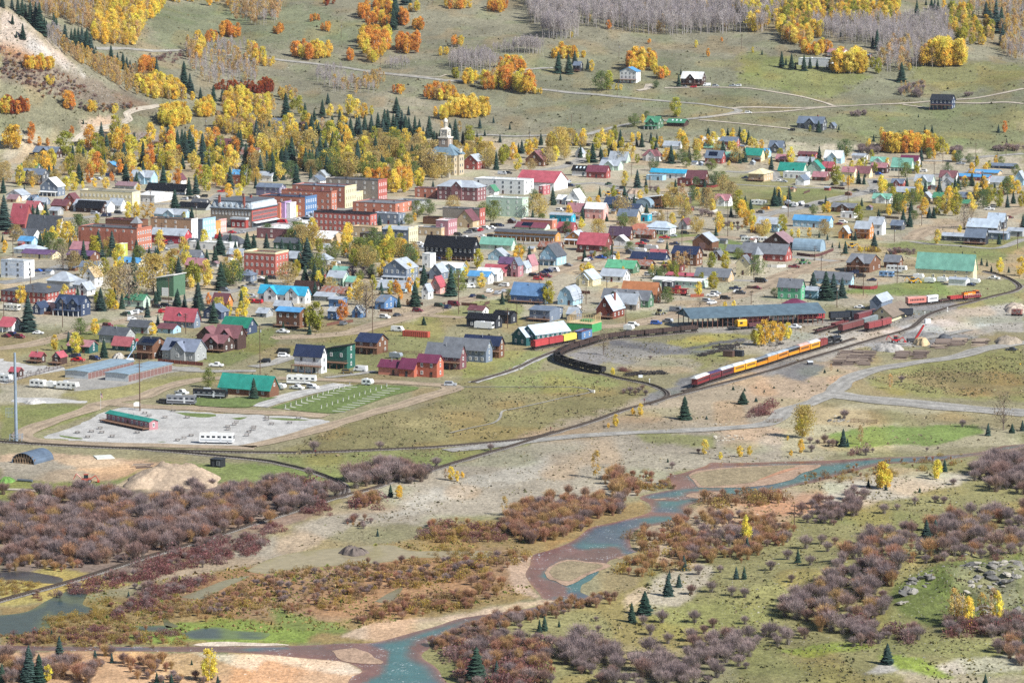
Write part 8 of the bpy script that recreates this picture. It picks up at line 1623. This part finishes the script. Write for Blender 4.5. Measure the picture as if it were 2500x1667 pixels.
for c in (('YYO','a1',520,520,200,40,30,130,'golden aspen in the long clump below the hillside pole'),('O','a1',850,540,50,30,6,90,'orange aspen in the small clump at the hillside road'),('OOY','a1',1095,440,150,100,34,150,'orange aspen in the great clump in the middle of the hillside'),('OY','a1',1080,560,50,30,7,110,'orange aspen in the tail of the great hillside clump'),('O','a1',1405,470,120,40,20,150,'orange aspen in the clump right of the great one'),('O','a1',970,160,70,30,9,110,'orange aspen in the upper left hillside clump'),('OYO','a1',1150,90,130,60,22,110,'orange aspen in the topmost hillside clump'),('OY','a1',1130,230,120,50,16,120,'orange aspen in the clump around the hillside spruces'),('O','a1',1340,215,60,30,8,120,'orange aspen in the clump beside the tall hillside spruces'),('Y','a1',1460,100,50,20,5,90,'yellow aspen in the small upper clump by the spruce'),('O','a1',1500,265,70,25,8,90,'orange aspen in the low clump on the open slope'),('O','a1',550,200,50,15,5,70,'orange aspen in the small upper clump on the slope'),('O','a1',640,290,40,12,4,80,'orange aspen in the tiny clump above the golden one'),('O','a1',200,305,50,15,6,80,'orange aspen in the clump below the pale forest'),('RO','a1',660,45,60,20,6,70,'rusty aspen in the clump at the top edge'),
 ('OYL','a1',1850,70,130,20,20,90,'orange aspen in the band along the top edge'),('OY','a1',2230,95,110,25,16,100,'orange aspen in the upper clump before the bare forest'),('YLO','a1',1690,900,145,30,26,130,'pale golden aspen in the rounded clump above the courthouse'),('YO','a1',1310,855,60,20,7,80,'golden aspen in the small clump on the bare rise'),('Y','a1',1950,1060,190,35,40,150,'bright yellow aspen in the clump above the clock tower'),('Y','a1',1700,1085,60,25,8,110,'bright yellow aspen in the low clump left of the clock tower'),('Y','a1',1970,765,60,20,7,120,'yellow aspen in the clump by the hillside road bend'),('G','a1',1840,715,40,15,4,90,'green gold aspen in the clump at the lane'),('YLO','a1',2150,800,80,30,10,150,'golden aspen in the left half of the grove below the road'),('YO','a1',2290,800,70,40,12,170,'golden aspen in the right half of the grove below the road'),('OY','a1',2300,640,60,50,9,120,'orange aspen in the grove above the road bend'),('YL','a1',110,600,80,15,8,70,'yellow aspen in the clump at the left end of the hill road'),('YO','a1',30,570,40,40,5,130,'yellow aspen in the clump at the forest corner'),
 ('R','a1',60,850,100,40,18,100,'red aspen in the red grove behind town'),('R','a0',2150,840,190,25,22,80,'red aspen in the red band behind town'),('YO','a1',1830,420,60,25,6,100,'orange aspen in the thin clump on the slope'),('Y','a1',1720,500,40,20,4,70,'yellow aspen in the thin clump at the bare thicket'),('YO','a2',490,530,130,25,14,110,'golden aspen in the clump behind the hillside cabin'),('Y','a2',620,530,50,15,4,80,'golden aspen in the small clump right of the cabin'),('YO','a2',60,640,80,30,10,110,'golden aspen in the grove at the lane end'),('YO','a2',100,840,100,30,16,170,'golden aspen in the large grove above the hill road'),('Y','a2',240,865,60,12,5,70,'golden aspen in the tail of the large grove'),('YYO','a2',1180,640,150,40,24,150,'golden aspen in the grove behind the white hillside house'),('YO','a2',1370,715,70,15,9,110,'golden aspen in the clump right of the white hillside house'),('Y','a3',750,665,150,20,30,190,'golden aspen in the grove beside the white reservoir'),('Y','a3',1660,595,150,30,28,220,'golden aspen in the tall grove on the mound'),('LY','a3',1490,595,100,30,14,180,'pale aspen in the left side of the grove on the mound'),('YYO','a3',1300,1395,245,20,44,165,'golden aspen in the dense grove behind the mint roofed cottages'),('OY','a3',440,490,130,25,14,120,'orange aspen in the fringe above the reservoir'),('OYL','a3',260,390,140,40,16,130,'orange aspen in the fringe below the yellow forest'),
 ('YO','a0',1940,385,70,15,8,100,'golden aspen in the clump on the upper meadow'),('O','a0',2110,340,80,25,10,120,'orange aspen in the clump on the upper meadow'),('Y','a0',2300,470,50,20,4,80,'yellow aspen in the clump by the tiny white sign'),('YO','a0',360,635,130,20,24,110,'golden aspen in the clump on the rocky slope'),('YL','a0',490,760,60,40,9,60,'golden aspen in the thin string on the rocky slope'),('LO','a0',640,1000,50,15,8,150,'pale aspen in the slope foot clump'),('Y','a0',850,1030,40,8,5,110,'golden aspen in the pair by the slope pole'),('YO','a0',1060,1045,25,6,3,90,'golden aspen in the group above the dirt road'),('ORY','a0',120,1030,150,25,34,120,'orange aspen in the clump at the left picture edge'),('Y','a0',1600,1130,140,50,36,150,'yellow aspen in the grove right of the dirt road'),('Y','a0',1890,1055,90,35,16,130,'yellow aspen in the grove above the spruces'),('YL','a0',2060,1190,90,55,18,130,'yellow aspen in the grove below the pole line'),('O','a0',1350,690,90,35,16,140,'orange aspen in the clump among the slope spruces'),('LYY','a0',2200,1010,150,110,50,130,'gold aspen in the thick grove behind town'),('YLY','a1',80,1050,100,100,26,130,'gold aspen in the thick grove left of the grey roofed hall'),('LY','a0',2250,1220,100,70,22,130,'pale aspen in the grove behind the maroon roof'),('LA','a1',130,1250,190,50,24,120,'pale bare aspen in the stand before the grey roofed hall'),('YL','a1',300,900,90,30,10,110,'gold aspen in the grove below the red one'),('A','a1',700,740,150,60,34,110,'bare aspen in the brown thicket below the hill road'),('AAL','a1',900,830,220,50,46,110,'bare aspen in the brown thicket above town'),('L','a1',1090,760,100,40,14,100,'pale aspen in the thicket right of the road'),('A','a1',2000,620,240,50,90,150,'bare aspen in the grey stand on the middle slope'),('A','a1',2280,480,110,30,26,90,'bare aspen in the grey fringe of the middle slope'),('A','a1',1310,620,130,20,34,85,'bare aspen in the low grey stand below the orange clump'),('A','a2',140,485,150,20,44,130,'bare aspen in the grey stand left of the cabin'),('A','a2',440,330,180,35,80,200,'bare aspen in the round grey stand before the forest'),('VL','a3',1330,840,130,70,34,70,'grey bush in the hollow below the big spruce'),('V','a3',840,1065,90,16,14,50,'grey bush in the row on the right hand slope'),('V','a3',1850,880,50,12,6,45,'grey bush in the patch above the blue barn lane'),('V','a3',950,1400,130,20,18,70,'grey bush in the strip left of the golden grove'),('V','a3',1730,1400,60,25,10,70,'grey bush in the strip right of the golden grove'),('VW','a3',2200,1380,160,20,24,50,'grey bush in the strip along the far road'),('VW','b2',1600,370,60,30,8,60,'grey bush in the patch by the brown workshop'),('V','b2',1790,480,60,15,7,60,'grey bush in the bank below the lane'),('V','b2',1310,250,40,20,6,50,'grey bush in the lot by the tall spruce'),('VU','b2',2030,590,100,30,12,50,'brown bush in the bank beside the trailers'),('DY','b3',920,805,110,12,22,45,'golden bush in the hedge before the big spruce'),('MV','b3',1240,820,160,18,22,45,'maroon bush in the creek bank behind the warehouse'),('M','c2',1028,400,60,12,8,40,'crimson bush in the patch beside the sleepers'),('Y','b2',1955,1330,30,6,3,60,'yellow aspen in the pair behind the train shed')): clump(*c)
FOREST=[('A','a2 110,170 400,350 640,235 900,275 1150,320 1500,330 1800,315 2100,310 2350,300 2350,-80 100,-80',1500,165,'bare grey aspen in the leafless forest along the hilltop',1),('L','a2 150,160 650,220 1200,300 2200,290 2350,100 1600,60 1000,40 300,20',70,120,'pale gold aspen in the leafless forest along the hilltop',2),('YYG','a2 2080,130 2350,60 2350,290 2200,300',40,150,'yellow aspen in the forest edge right of the bare one',3),
 ('YYGL','a3 -20,0 1250,-60 1200,230 900,235 500,215 470,380 160,385 60,260 -20,160',380,110,'yellow aspen in the broad gold forest at upper right',4),('A','a3 400,240 700,250 1200,240 1640,180 1700,460 1350,440 1000,430 650,400 450,330',520,130,'bare grey aspen in the band below the gold forest',5),('YGL','a3 1590,110 1860,110 1850,300 1640,340',46,100,'gold aspen in the right hand forest',6),('GYL','a3 1840,230 2080,280 2060,440 1880,420 1700,360',46,110,'green gold aspen in the right hand forest',7),('AL','a3 2090,400 2370,420 2370,570 2200,540',56,130,'bare aspen in the stand at the right picture edge',8),('AL','a3 1650,0 2370,0 2370,400 2150,380 2060,230 1860,120',130,120,'brown aspen in the upper right corner forest',9),('AAL','a3 1000,460 1400,460 1400,640 1100,680 1020,600',60,160,'bare brown aspen in the thicket beside the reservoir',10),('A','a3 0,0 200,-40 90,230 -20,250',46,150,'bare grey aspen in the gap between forests',12),
 ('YYL','a0 880,-60 1580,-60 1480,120 1330,250 1290,390 1180,440 860,430 850,200',230,130,'gold aspen in the big forest at upper left',13),('LLA','a0 200,-60 880,-60 880,300 700,260 480,190 260,90',210,130,'pale aspen in the thin forest at upper left',14),('L','a0 440,330 620,430 860,560 1100,640 1400,760 1780,930 1540,930 1200,870 1000,740 600,520',190,100,'pale gold aspen in the band down the rocky spur',15),('YY','a0 1250,800 1500,760 1790,930 1560,935 1350,900',70,110,'yellow aspen in the lower end of the spur band',16),('A','a0 420,280 560,330 560,480 450,430',30,110,'bare aspen in the slope above the scree',17),('AAL','a0 1700,430 2350,470 2350,780 1950,790 1720,650',170,120,'bare aspen in the brown forest behind the meadow',18),('LYY','a0 1700,430 1900,420 1850,620 1700,560',26,120,'gold aspen in the fringe of the brown forest',19),('AL','a0 2080,60 2370,0 2370,240 2150,230',50,120,'bare aspen in the corner of the upper meadow',20),('ALL','a1 -20,-40 260,-40 200,240 -20,240',76,130,'pale bare aspen in the stand on the upper hillside',21),('Y','a0 1580,-60 2150,-60 2150,60 1900,70 1580,20',34,90,'yellow aspen in the fringe along the top edge',22)]
for i,(k,p,n,h_,l_,sd) in enumerate(FOREST): scatter(k,p,n,h_,l_,100+sd,gapk=.10 if 'A' in k else .14)
for i_,(k_,p_,n_,h_) in enumerate((('YYYGSSSO','a0 720,1380 1100,1250 1500,1330 2350,1300 2350,1568 700,1568',80,170),('YYCGSSS','a1 0,1250 500,1180 900,1280 900,1568 0,1568',80,170),('CCYGNS','a1 900,1320 1580,1340 1560,1568 900,1568',46,150),('CCLG','a1 1520,1500 1720,1500 1740,1568 b1 1700,80 1560,60 a1 1500,1560',9,190),('CYGS','a1 1750,1350 2350,1420 2350,1560 1930,1568',20,130),('YYGCSO','b0 0,60 700,20 1900,20 2350,60 2350,230 1900,250 1100,190 700,190 0,260',60,150),('SSYCN','b1 0,30 800,10 1600,60 1500,190 700,170 0,180',54,170),('YYOG','b1 960,150 1500,130 1530,260 1210,290 1000,200',16,170),('YYGCSS','a2 0,1360 1000,1280 1700,1330 2350,1290 2350,1490 1200,1520 0,1480',56,120),('YGSN','a3 0,1430 900,1420 2350,1500 b3 2350,110 1600,150 a3 0,1540',34,100),('YYGSSNC','b0 100,700 700,640 1300,820 2300,700 2350,1100 1700,1180 900,1180 300,800',46,160),('NGYC','b1 760,700 1460,760 1450,950 1000,960 800,950',26,150),('YYGNSSC','b2 100,330 1300,250 2000,250 2350,420 2350,700 1400,640 700,640 100,560',46,120),('YYNGSS','b3 1000,250 1750,200 2350,200 2350,420 1750,470 1150,480',44,130),('YGSNCS','b1 300,950 1300,1050 1900,1180 1300,1240 500,1250',26,150),('YSGSY','b0 300,1250 1400,1250 2300,1300 2300,1450 1200,1400 400,1300',20,150),('YSSNG','b1 60,650 600,700 650,950 300,1060 60,980',14,180),('YGNS','b2 0,760 1000,800 2000,820 2300,950 1500,1080 600,1020 0,960',22,90))):
 scatter(k_,p_,n_,h_,None,800+i_,jitter=.4,gapk=.45,wide=(.8,1.15))
for q in 'a0 20,70,130 110,90,110 165,130,150 205,150,160 235,160,130 280,210,200 330,250,230 365,285,260 410,330,170 430,330,140 495,290,170 520,290,130 600,450,230 655,370,110 690,430,180 720,390,140 755,450,200 800,500,240 835,550,240 780,440,150 1020,560,150 1080,590,110 1130,640,160 1165,650,130 1250,690,130 1195,660,110 1345,740,80 1440,750,210 1530,800,90 1690,800,240 1745,850,180 1770,880,120 1840,910,110 1960,930,150 2040,930,120 2100,900,110 2160,870,110 2215,780,60 2270,850,90 115,225,90 210,360,140 150,350,60 765,1140,50 880,460,40'.split():
 if ',' in q: x,y,h_=map(float,q.split(','));p=ground('a0',x,y);add_plant('S',p,h_/3.76/scale_at(p),1.0)
scatter('S','a1 860,1200 1100,1230 1400,1180 1500,1250 1350,1290 1000,1290',18,150,'dark spruce in the spruce belt behind the courthouse',300);scatter('S','a1 1380,1240 1800,1260 1900,1340 1500,1340',12,110,'dark spruce in the belt around the clock tower',301);scatter('S','a1 1270,90 1320,80 1330,270 1250,280',5,200,'tall dark spruce in the orange hillside clump',302);scatter('S','a1 1350,-20 1420,-20 1420,130 1370,140',3,150,'tall dark spruce in the upper orange clump',303);scatter('S','a1 1180,180 1220,170 1220,260 1170,260',3,110,'small spruce in the orange hillside clump',304)
SHRUBS=[('WWWWU','d0 -30,400 120,330 280,280 480,260 700,255 850,310 1050,335 1270,270 1550,235 1900,185 2100,200 2250,255 2230,310 2050,370 1850,430 1600,515 1250,615 900,700 600,720 300,715 -30,740',640,92,'purple brown willow in the big thicket above the track',1),('WU','d0 -30,680 400,690 620,720 480,790 200,760 -30,790',60,62,'brown willow in the thicket edge by the dark pond',2),('MMMW','d0 160,985 450,925 800,835 1100,705 1400,605 1650,545 1820,565 1800,640 1500,725 1200,795 900,855 700,915 450,935',190,55,'maroon shrub in the band below the track',3),('MMW','d0 800,1095 950,1000 1000,905 1250,855 1480,815 1450,850 1200,950 1050,1040 850,1105',100,50,'maroon shrub in the band beside the ponds',4),('M','d0 2090,370 2200,330 2300,370 2200,420 2120,400',12,55,'maroon shrub in the clump right of the track curve',5),('M','d0 1740,480 1900,480 1960,520 1830,530',14,45,'maroon shrub in the clump on the tan slope',6),
 ('UUUUW','d1 1080,500 1250,340 1450,275 1700,275 1980,315 1900,380 1750,430 1600,520 1400,585 1250,595',300,75,'rust brown shrub in the thicket above the river bend',7),('UMD','d1 480,535 700,455 900,475 1050,500 1100,580 700,575',110,50,'reddish shrub in the strip above the brown pond',8),('U','d1 1820,140 1950,140 2060,275 1900,260',40,80,'rust shrub in the clump by the upper river bank',9),('DU','d1 1950,130 2150,110 2300,210 2180,235 2060,240',36,40,'golden shrub in the patch by the upper river bank',10),('DDUUW','d0 1450,965 1750,835 1900,800 2352,765 2352,1050 2000,1070 1700,1120 1200,1110',260,42,'golden brown shrub in the wetland between the ponds',11),('UUDDW','d1 0,770 300,735 700,705 1200,680 1280,700 1150,780 900,850 400,900 0,1000',260,46,'rust gold shrub in the wetland beside the river',12),('UUD','d1 350,1000 900,935 1000,985 800,1050 300,1110 100,1130',120,50,'rust shrub in the strip above the gravel bar',13),('U','d1 920,880 1100,840 1120,930 950,990 800,1020',30,65,'red brown shrub in the clump beside the river bend',14),('DDU','d0 560,940 900,1100 1150,1130 1300,1000 1150,950 1020,1060 850,1110',60,36,'golden shrub in the marsh below the maroon band',15),('DUM','d0 0,1225 700,1180 1200,1215 1300,1285 900,1290 300,1285 0,1275',170,42,'brown gold shrub in the strip along the lower river',16),('DD','d0 320,1110 650,1040 800,1100 900,1170 700,1180 350,1190',80,34,'golden shrub in the marsh beside the dark pond',17),('D','d0 0,850 270,860 260,880 0,970',60,26,'yellow shrub in the patch below the dark pond',18),('D','d1 500,650 1050,640 1300,660 1250,690 700,690',50,26,'golden shrub in the islet of the brown pond',19),
 ('UUW','d1 610,1290 900,1170 1250,1075 1700,985 1850,965 1900,1000 1500,1080 1250,1150 1000,1260 700,1380',190,62,'rust shrub in the strip along the right river bank',20),('WUM','d1 760,1350 1150,1260 1450,1300 1430,1580 780,1580',150,85,'purple brown shrub in the near thicket at the bottom',21),('VVW','d1 1500,1260 1780,1310 1950,1380 2300,1400 2370,1580 1800,1580 1550,1460',70,110,'grey willow in the near meadow group',22),('UUD','d1 2000,540 2370,470 2370,760 1990,830 1900,770 2050,690',110,60,'rust shrub in the bank right of the island',23),('UUUW','d2 -20,430 300,405 600,420 760,500 700,600 450,700 -20,730',210,70,'rust purple shrub in the slope above the near meadow',24),('DU','d2 130,310 350,240 700,275 700,340 200,350',40,70,'orange shrub in the row at the river junction',25),('VVWWU','d2 1020,830 1180,610 1500,530 1850,430 2100,410 2370,350 2370,650 2000,700 1500,770 1450,900 1380,960 1400,1150 1250,1250 900,1190 680,1080 700,980 850,950',230,105,'grey purple willow in the great thicket of the near meadow',26),('WV','d2 1980,90 2370,0 2370,250 2200,230',70,95,'purple willow in the thicket by the upper right bank',27),('VWM','d2 1700,1190 1900,1160 2370,1110 2370,1240 1900,1240',50,80,'grey willow in the row below the rocky knoll',28),('VWM','d2 1150,1160 1600,1190 1700,1280 1200,1275',34,80,'grey willow in the row at the meadow edge',29),('VVW','d2 -20,1390 250,1210 500,1210 900,1170 880,1260 500,1340 400,1480 100,1570 -20,1570',70,95,'grey willow in the lower left meadow thicket',30),('MW','d2 1520,560 2352,540 2300,660 1600,740',60,45,'maroon shrub in the strip above the knoll',31),('UD','d2 700,160 1300,40 1900,0 2000,40 1500,110 1100,180',90,30,'brown shrub in the river bank strip',32),('W','d2 830,320 1250,250 1250,400 1000,480 800,440',50,70,'bare willow in the pale stand on the slope',33),('WU','d2 2150,1300 2370,1260 2370,1440 2200,1380',22,90,'grey willow in the right edge clump',34),
 ('WWV','c1 820,1380 1000,1320 1400,1310 1560,1420 1250,1430 960,1480',46,130,'purple willow in the thicket between the tracks',35),('WM','c1 150,1500 400,1420 700,1500 700,1560 200,1560',40,110,'purple willow in the thicket below the wye',36),('UM','d1 40,330 150,300 270,320 260,350 60,350',16,75,'rust shrub in the clump beside the wye',37),('UW','d1 0,440 100,420 210,470 60,480',14,45,'small brown shrub in the group on the grey flats',38),('W','c2 1000,580 1200,570 1210,600 1010,610',4,60,'grey bush in the row beside the siding',39),('M','c2 2140,800 2350,740 2350,790 2200,815',14,60,'maroon shrub in the clump above the river road',40),('UV','c2 1180,1400 1480,1350 1500,1450 1250,1500',24,40,'golden shrub in the sandy river corner',41),('WU','d0 0,1400 130,1380 330,1400 640,1420 640,1551 0,1551',44,100,'brown willow in the lower left corner',42),('WU','d0 680,1380 1080,1400 1250,1440 1200,1500 800,1480 680,1500',24,70,'brown willow in the orange gravel flat',43),('WU','d0 950,1500 1300,1520 1600,1551 950,1551',20,50,'small brown willow in the bottom gravel edge',44),('VM','c3 770,1150 1000,1150 1000,1160 780,1165',8,60,'brown bush in the river bank pair',45),('W','c3 500,1060 610,1060 610,1080 520,1080',4,70,'grey bush in the paddock corner',46),('VU','a0 560,1000 1250,980 1250,1010 900,1030',40,40,'brown bush in the slope foot above the bench',47),('UMV','a0 0,420 250,560 600,700 900,900 500,900 100,750 0,700',260,28,'rusty bush in the scrub of the rocky slope',48),('UD','a0 850,1260 1080,1290 1050,1330 870,1300',20,55,'rust bush in the bank below the dirt road',49),('MV','a0 1330,520 1640,510 1640,560 1400,560',30,30,'maroon bush in the streak on the far meadow',50),('VU','a0 1250,1250 1480,1300 1480,1380 1330,1370',20,40,'brown bush in the slope behind the dark house',51)]
for k,p,n,h_,l_,sd in SHRUBS: scatter(k,p,n,h_,l_,400+sd,gapk=.36 if 'V' in k else .29,jitter=.48,wide=(.85,1.35),ragged=5.0)
for q in 'c1 535,1138,120 1140,1118,90 1655,1280,110 2155,1130,80 490,1375,110 520,1450,80 680,1460,80 1590,1290,50 c0 30,1530,130 205,1568,110 320,1490,80 1770,1470,120 1950,1450,80 2150,1500,120 c3 700,835,100 1225,500,70 1785,910,80 1460,1130,40 1560,1115,30 385,1060,70 455,1065,50 400,1140,80 1900,1405,120 1690,1440,60 d1 1455,1280,60 1640,1320,110 1545,1420,100 1720,1420,120 1440,1310,110 2080,1150,80 2210,1135,100 2130,1220,90 1630,1460,90 2120,1360,150 2250,1280,90 1770,1195,50 1755,1125,40 d2 85,1135,100 210,1170,80 430,1145,70 340,950,80 430,962,80 60,940,80 200,925,90 750,855,65 880,735,80 725,700,80 610,775,80 1145,608,50 1000,645,80 1290,530,90 1370,545,100 1530,515,90 1390,385,80 1480,360,50 1600,320,60 1740,310,60 1800,315,60 110,805,80 260,790,60 850,625,110 960,595,80 1050,595,60 1180,1300,80 1560,1250,60 150,1210,70 60,1265,110 1380,960,60 1870,185,50 c2 1470,1290,70 1270,290,40 1030,600,50 1165,595,60 1085,600,70 1710,1150,50'.split():
 if ',' not in q: _t0=q
 else: x,y,h_=map(float,q.split(','));p=ground(_t0,x,y);add_plant('V' if int(x) % 3 else 'W',p,h_/T[_t0][2]/scale_at(p),1.15,None,'single willow bushes on the open ground')
# ------------------------------------------------------------------ build the plants: up to 300 of a kind as things, the rest as one mass
_pr=np.random.default_rng(77)
def mass(name,k,items):
 tpl=KIND[k][0];VV,FF,TT_=[],[],[];off=0;bark=BARKC.get(KIND[k][5]) if KIND[k][5] else None
 for p,hgt,wide,_,_,col in items:
  V,F,T1,T2,nv=JOIN[tpl][_pr.integers(len(JOIN[tpl]))];a=_pr.uniform(0,6.283);c,s=math.cos(a)*hgt*wide,math.sin(a)*hgt*wide;W=np.empty_like(V);W[:,0]=V[:,0]*c-V[:,1]*s+p[0];W[:,1]=V[:,0]*s+V[:,1]*c+p[1];W[:,2]=V[:,2]*hgt+p[2]
  cs=np.array(KIND[k][3][_pr.integers(len(KIND[k][3]))])*_pr.uniform(.85,1.15);t=T1*cs
  if T2 is not None: t=np.concatenate([t,T2*np.array(bark if bark else (.3,.3,.3))])
  VV.append(W);FF.append(F+off);TT_.append(t);off += len(V)
 return tri_mesh(name,np.concatenate(VV),np.concatenate(FF),np.concatenate(TT_),LEAF if tpl in ('aspen','thin','cotton','sparse','low') else NEEDLE if tpl == 'spruce' else TWIG)
MASSNAME={'A': 'bare_aspen_forest','Y': 'yellow_aspen_forest','L': 'pale_aspen_forest','S': 'spruce_forest','W': 'willow_thicket','V': 'grey_willow_thicket','U': 'rust_scrub','M': 'maroon_scrub','D': 'golden_scrub','O': 'orange_aspen_forest','G': 'green_aspen_forest'}
for k,items in PLANTS.items():
 tpl,nm,cat,cols,words_,bark=KIND[k]
 if not items: continue
 items.sort(key=lambda q: (q[3] is not None,-q[1]*scale_at(q[0])))
 for p,hgt,wide,label,group,col in items[:298]:
  i=_pr.integers(len(MESHES[tpl]));c=np.array(cols[_pr.integers(len(cols))])*_pr.uniform(.88,1.12);rz=_pr.uniform(0,6.283)
  if tpl in ('willow','low','broom'): o=place(nm,MESHES[tpl][i][0],None,p,rz,(hgt*wide,hgt*wide,hgt),c)
  elif tpl == 'bare': o=place(nm,BAREM[i],None,p,rz,(hgt*wide,hgt*wide,hgt),c)
  else:
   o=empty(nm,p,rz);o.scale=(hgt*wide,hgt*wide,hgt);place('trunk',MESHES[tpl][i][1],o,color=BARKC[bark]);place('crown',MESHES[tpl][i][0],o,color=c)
  if label: tag(o,label,cat,group,False,p)
  else:
   sz='tall ' if hgt > 13.5 else 'small ' if hgt < 6 and bark else '';tag(o,sz+words_,cat,group or nm.replace('_',' ')+'s in and around the town',True,p)
 if len(items) > 298: o=place(MASSNAME[k],mass(MASSNAME[k],k,items[298:]));o['kind']='stuff';o.color=(1,1,1,1)
# grass tufts, sage and small stones that give the open ground its grain
def tufts(name,poly,n,size,cols,seed,stone=False):
 P=PL(poly);r=np.random.default_rng(seed);xs=[p[0] for p in P];ys=[p[1] for p in P];Q=r.uniform((min(xs),min(ys)),(max(xs),max(ys)),(int(n*1.8),2));Q=Q[inpoly(Q[:,0],Q[:,1],P)][:n];W=ground_many(Q[:,0],Q[:,1]);d=vnoise(W[:,0]/7,W[:,1]/12,seed);wet=np.zeros(len(Q),bool)
 for w_ in WATERS: wet |= inpoly(Q[:,0],Q[:,1],w_)
 W=W[(d > .38) & ~wet];m=len(W)
 s=size*r.uniform(.4,1.5,m)*np.where(r.random(m) < .08,1.8,1);V=np.zeros((m,3,3,3),np.float32)
 for j in range(3):
  a=r.uniform(0,6.283,m);dx,dy=np.cos(a)*s,np.sin(a)*s;hh=s*(.35 if stone else r.uniform(.5,1.0,m))
  V[:,j,0]=np.stack([W[:,0]-dx,W[:,1]-dy,W[:,2]-.05],-1);V[:,j,1]=np.stack([W[:,0]+dx,W[:,1]+dy,W[:,2]-.05],-1);V[:,j,2]=np.stack([W[:,0]-dy*.6*r.uniform(-1,1,m),W[:,1]+dx*.6*r.uniform(-1,1,m),W[:,2]+hh],-1)
 C=np.array(cols)[r.integers(len(cols),size=m)]*r.uniform(.7,1.25,(m,1));C=np.repeat(C,9,axis=0);o=place(name,tri_mesh(name,V.reshape(-1,3),np.arange(m*9,dtype=np.int32).reshape(-1,3),C,BARK));o['kind']='stuff';o.color=(1,1,1,1)
OL=[(.15,.15,.075),(.17,.16,.085),(.13,.12,.07),(.21,.175,.10)];TANC=[(.30,.25,.15),(.25,.2,.12),(.18,.15,.1),(.34,.29,.2)];STC=[(.42,.40,.36),(.5,.47,.42),(.34,.32,.29)]
tufts('hill_grass','o 0,330 2352,340 2352,0 0,0',9000,.62,OL,1);tufts('hill_stones','o 300,330 2352,340 2352,120 1200,100 400,60',3200,.38,STC,2,True);tufts('scree_stones','o 0,15 75,70 190,145 260,212 330,250 250,255 120,200 0,170',2600,.6,STC,3,True);tufts('field_grass','o 620,1040 830,960 1000,925 1060,870 1450,855 1520,890 1400,955 1100,1030 900,1100 700,1080',5000,.36,OL+TANC[:2],4);tufts('flat_scrub','o 870,1110 1300,1000 1560,890 1960,850 1800,960 2352,930 2352,1010 1900,1050 1560,1085 1300,1160 1000,1200 640,1290',5200,.34,TANC+OL[:2],5);tufts('meadow_grass','o 1000,1600 1000,1550 1330,1395 1500,1300 1560,1220 1700,1130 2100,1070 2352,1040 2352,1600',9000,.36,OL+[(.22,.19,.07)],6);tufts('meadow_stones','o 1440,1370 1640,1300 1700,1130 2300,1080 2352,1560 2050,1550 1600,1400',1800,.26,STC,7,True);tufts('bar_stones','o 430,1497 785,1512 830,1565 0,1568 0,1500',1600,.22,[(.5,.4,.3),(.35,.24,.16),(.58,.5,.42)],8,True);tufts('right_field_grass','o 1990,870 2352,800 2352,925 2100,900',2600,.36,OL+TANC[:2],9);tufts('town_weeds','o 0,760 600,700 1200,690 2000,480 2352,520 2352,700 1600,820 1000,870 300,860',6500,.40,OL+TANC,10);tufts('marsh_grass','o 0,1390 600,1290 1200,1200 1220,1360 900,1440 0,1480',6000,.42,[(.26,.19,.07),(.2,.2,.06),(.3,.22,.1),(.16,.18,.05)],11);tufts('yard_weeds','o 1330,800 1900,740 2352,720 2300,790 1700,840 1450,850',2200,.34,TANC+OL,12)
# ------------------------------------------------------------------ labels that single each thing out, by what stands nearest
ORD=['','second ','third ','fourth ','fifth ','sixth ','seventh ','eighth ','ninth ','tenth ','eleventh ','twelfth ','thirteenth ','fourteenth ','fifteenth ','sixteenth ','seventeenth ','eighteenth ']
def side(u,v,lu,lv):
 dx,dy=u-lu,(v-lv)*2.0
 return ('right of' if dx > 0 else 'left of') if abs(dx) > abs(dy) else ('in front of' if dy > 0 else 'behind')
_by={}
for o,l_,auto,u,v in REG:
 if auto: _by.setdefault(l_,[]).append((o,u,v))
_used={l_ for _,l_,a,_,_ in REG if not a}
for stem_,lst in _by.items():
 rank={}
 for name,lu,lv in LANDMARKS:
  for sd in ('left of','right of','in front of','behind'):
   q=sorted((math.hypot(u-lu,(v-lv)*2),i) for i,(o,u,v) in enumerate(lst) if side(u,v,lu,lv) == sd and abs(u-lu)+abs(v-lv) > 1)
   for k,(d,i) in enumerate(q[:18]): rank.setdefault(i,[]).append((k,d,name,sd))
 for i,(o,u,v) in enumerate(lst):
  for k,d,name,sd in sorted(rank.get(i,[]),key=lambda r: (r[0]*60+r[1],r[2])):
   cand=f"{stem_}, {ORD[k] or 'nearest '}{sd} the {name}" if len(lst) > 1 else f"{stem_} {sd} the {name}"
   if len(cand.split()) <= 16 and cand not in _used: o['label']=cand;_used.add(cand);break

# ------------------------------------------------------------------ air: one closed box of thin even haze
hm_=bpy.data.materials.new('haze_air');hm_.use_nodes=True;hn=hm_.node_tree.nodes;hn.remove(hn['Principled BSDF']);hv=hn.new('ShaderNodeVolumePrincipled')
hv.inputs['Color'].default_value=(.82,.88,1.0,1);hv.inputs['Density'].default_value=HAZE_DENSITY;hv.inputs['Anisotropy'].default_value=.0
hm_.node_tree.links.new(hv.outputs[0],hn['Material Output'].inputs['Volume'])
hz=MB().box(-2600,2600,-60,5200,-22,1420).obj('haze',hm_);hz['kind']='stuff'
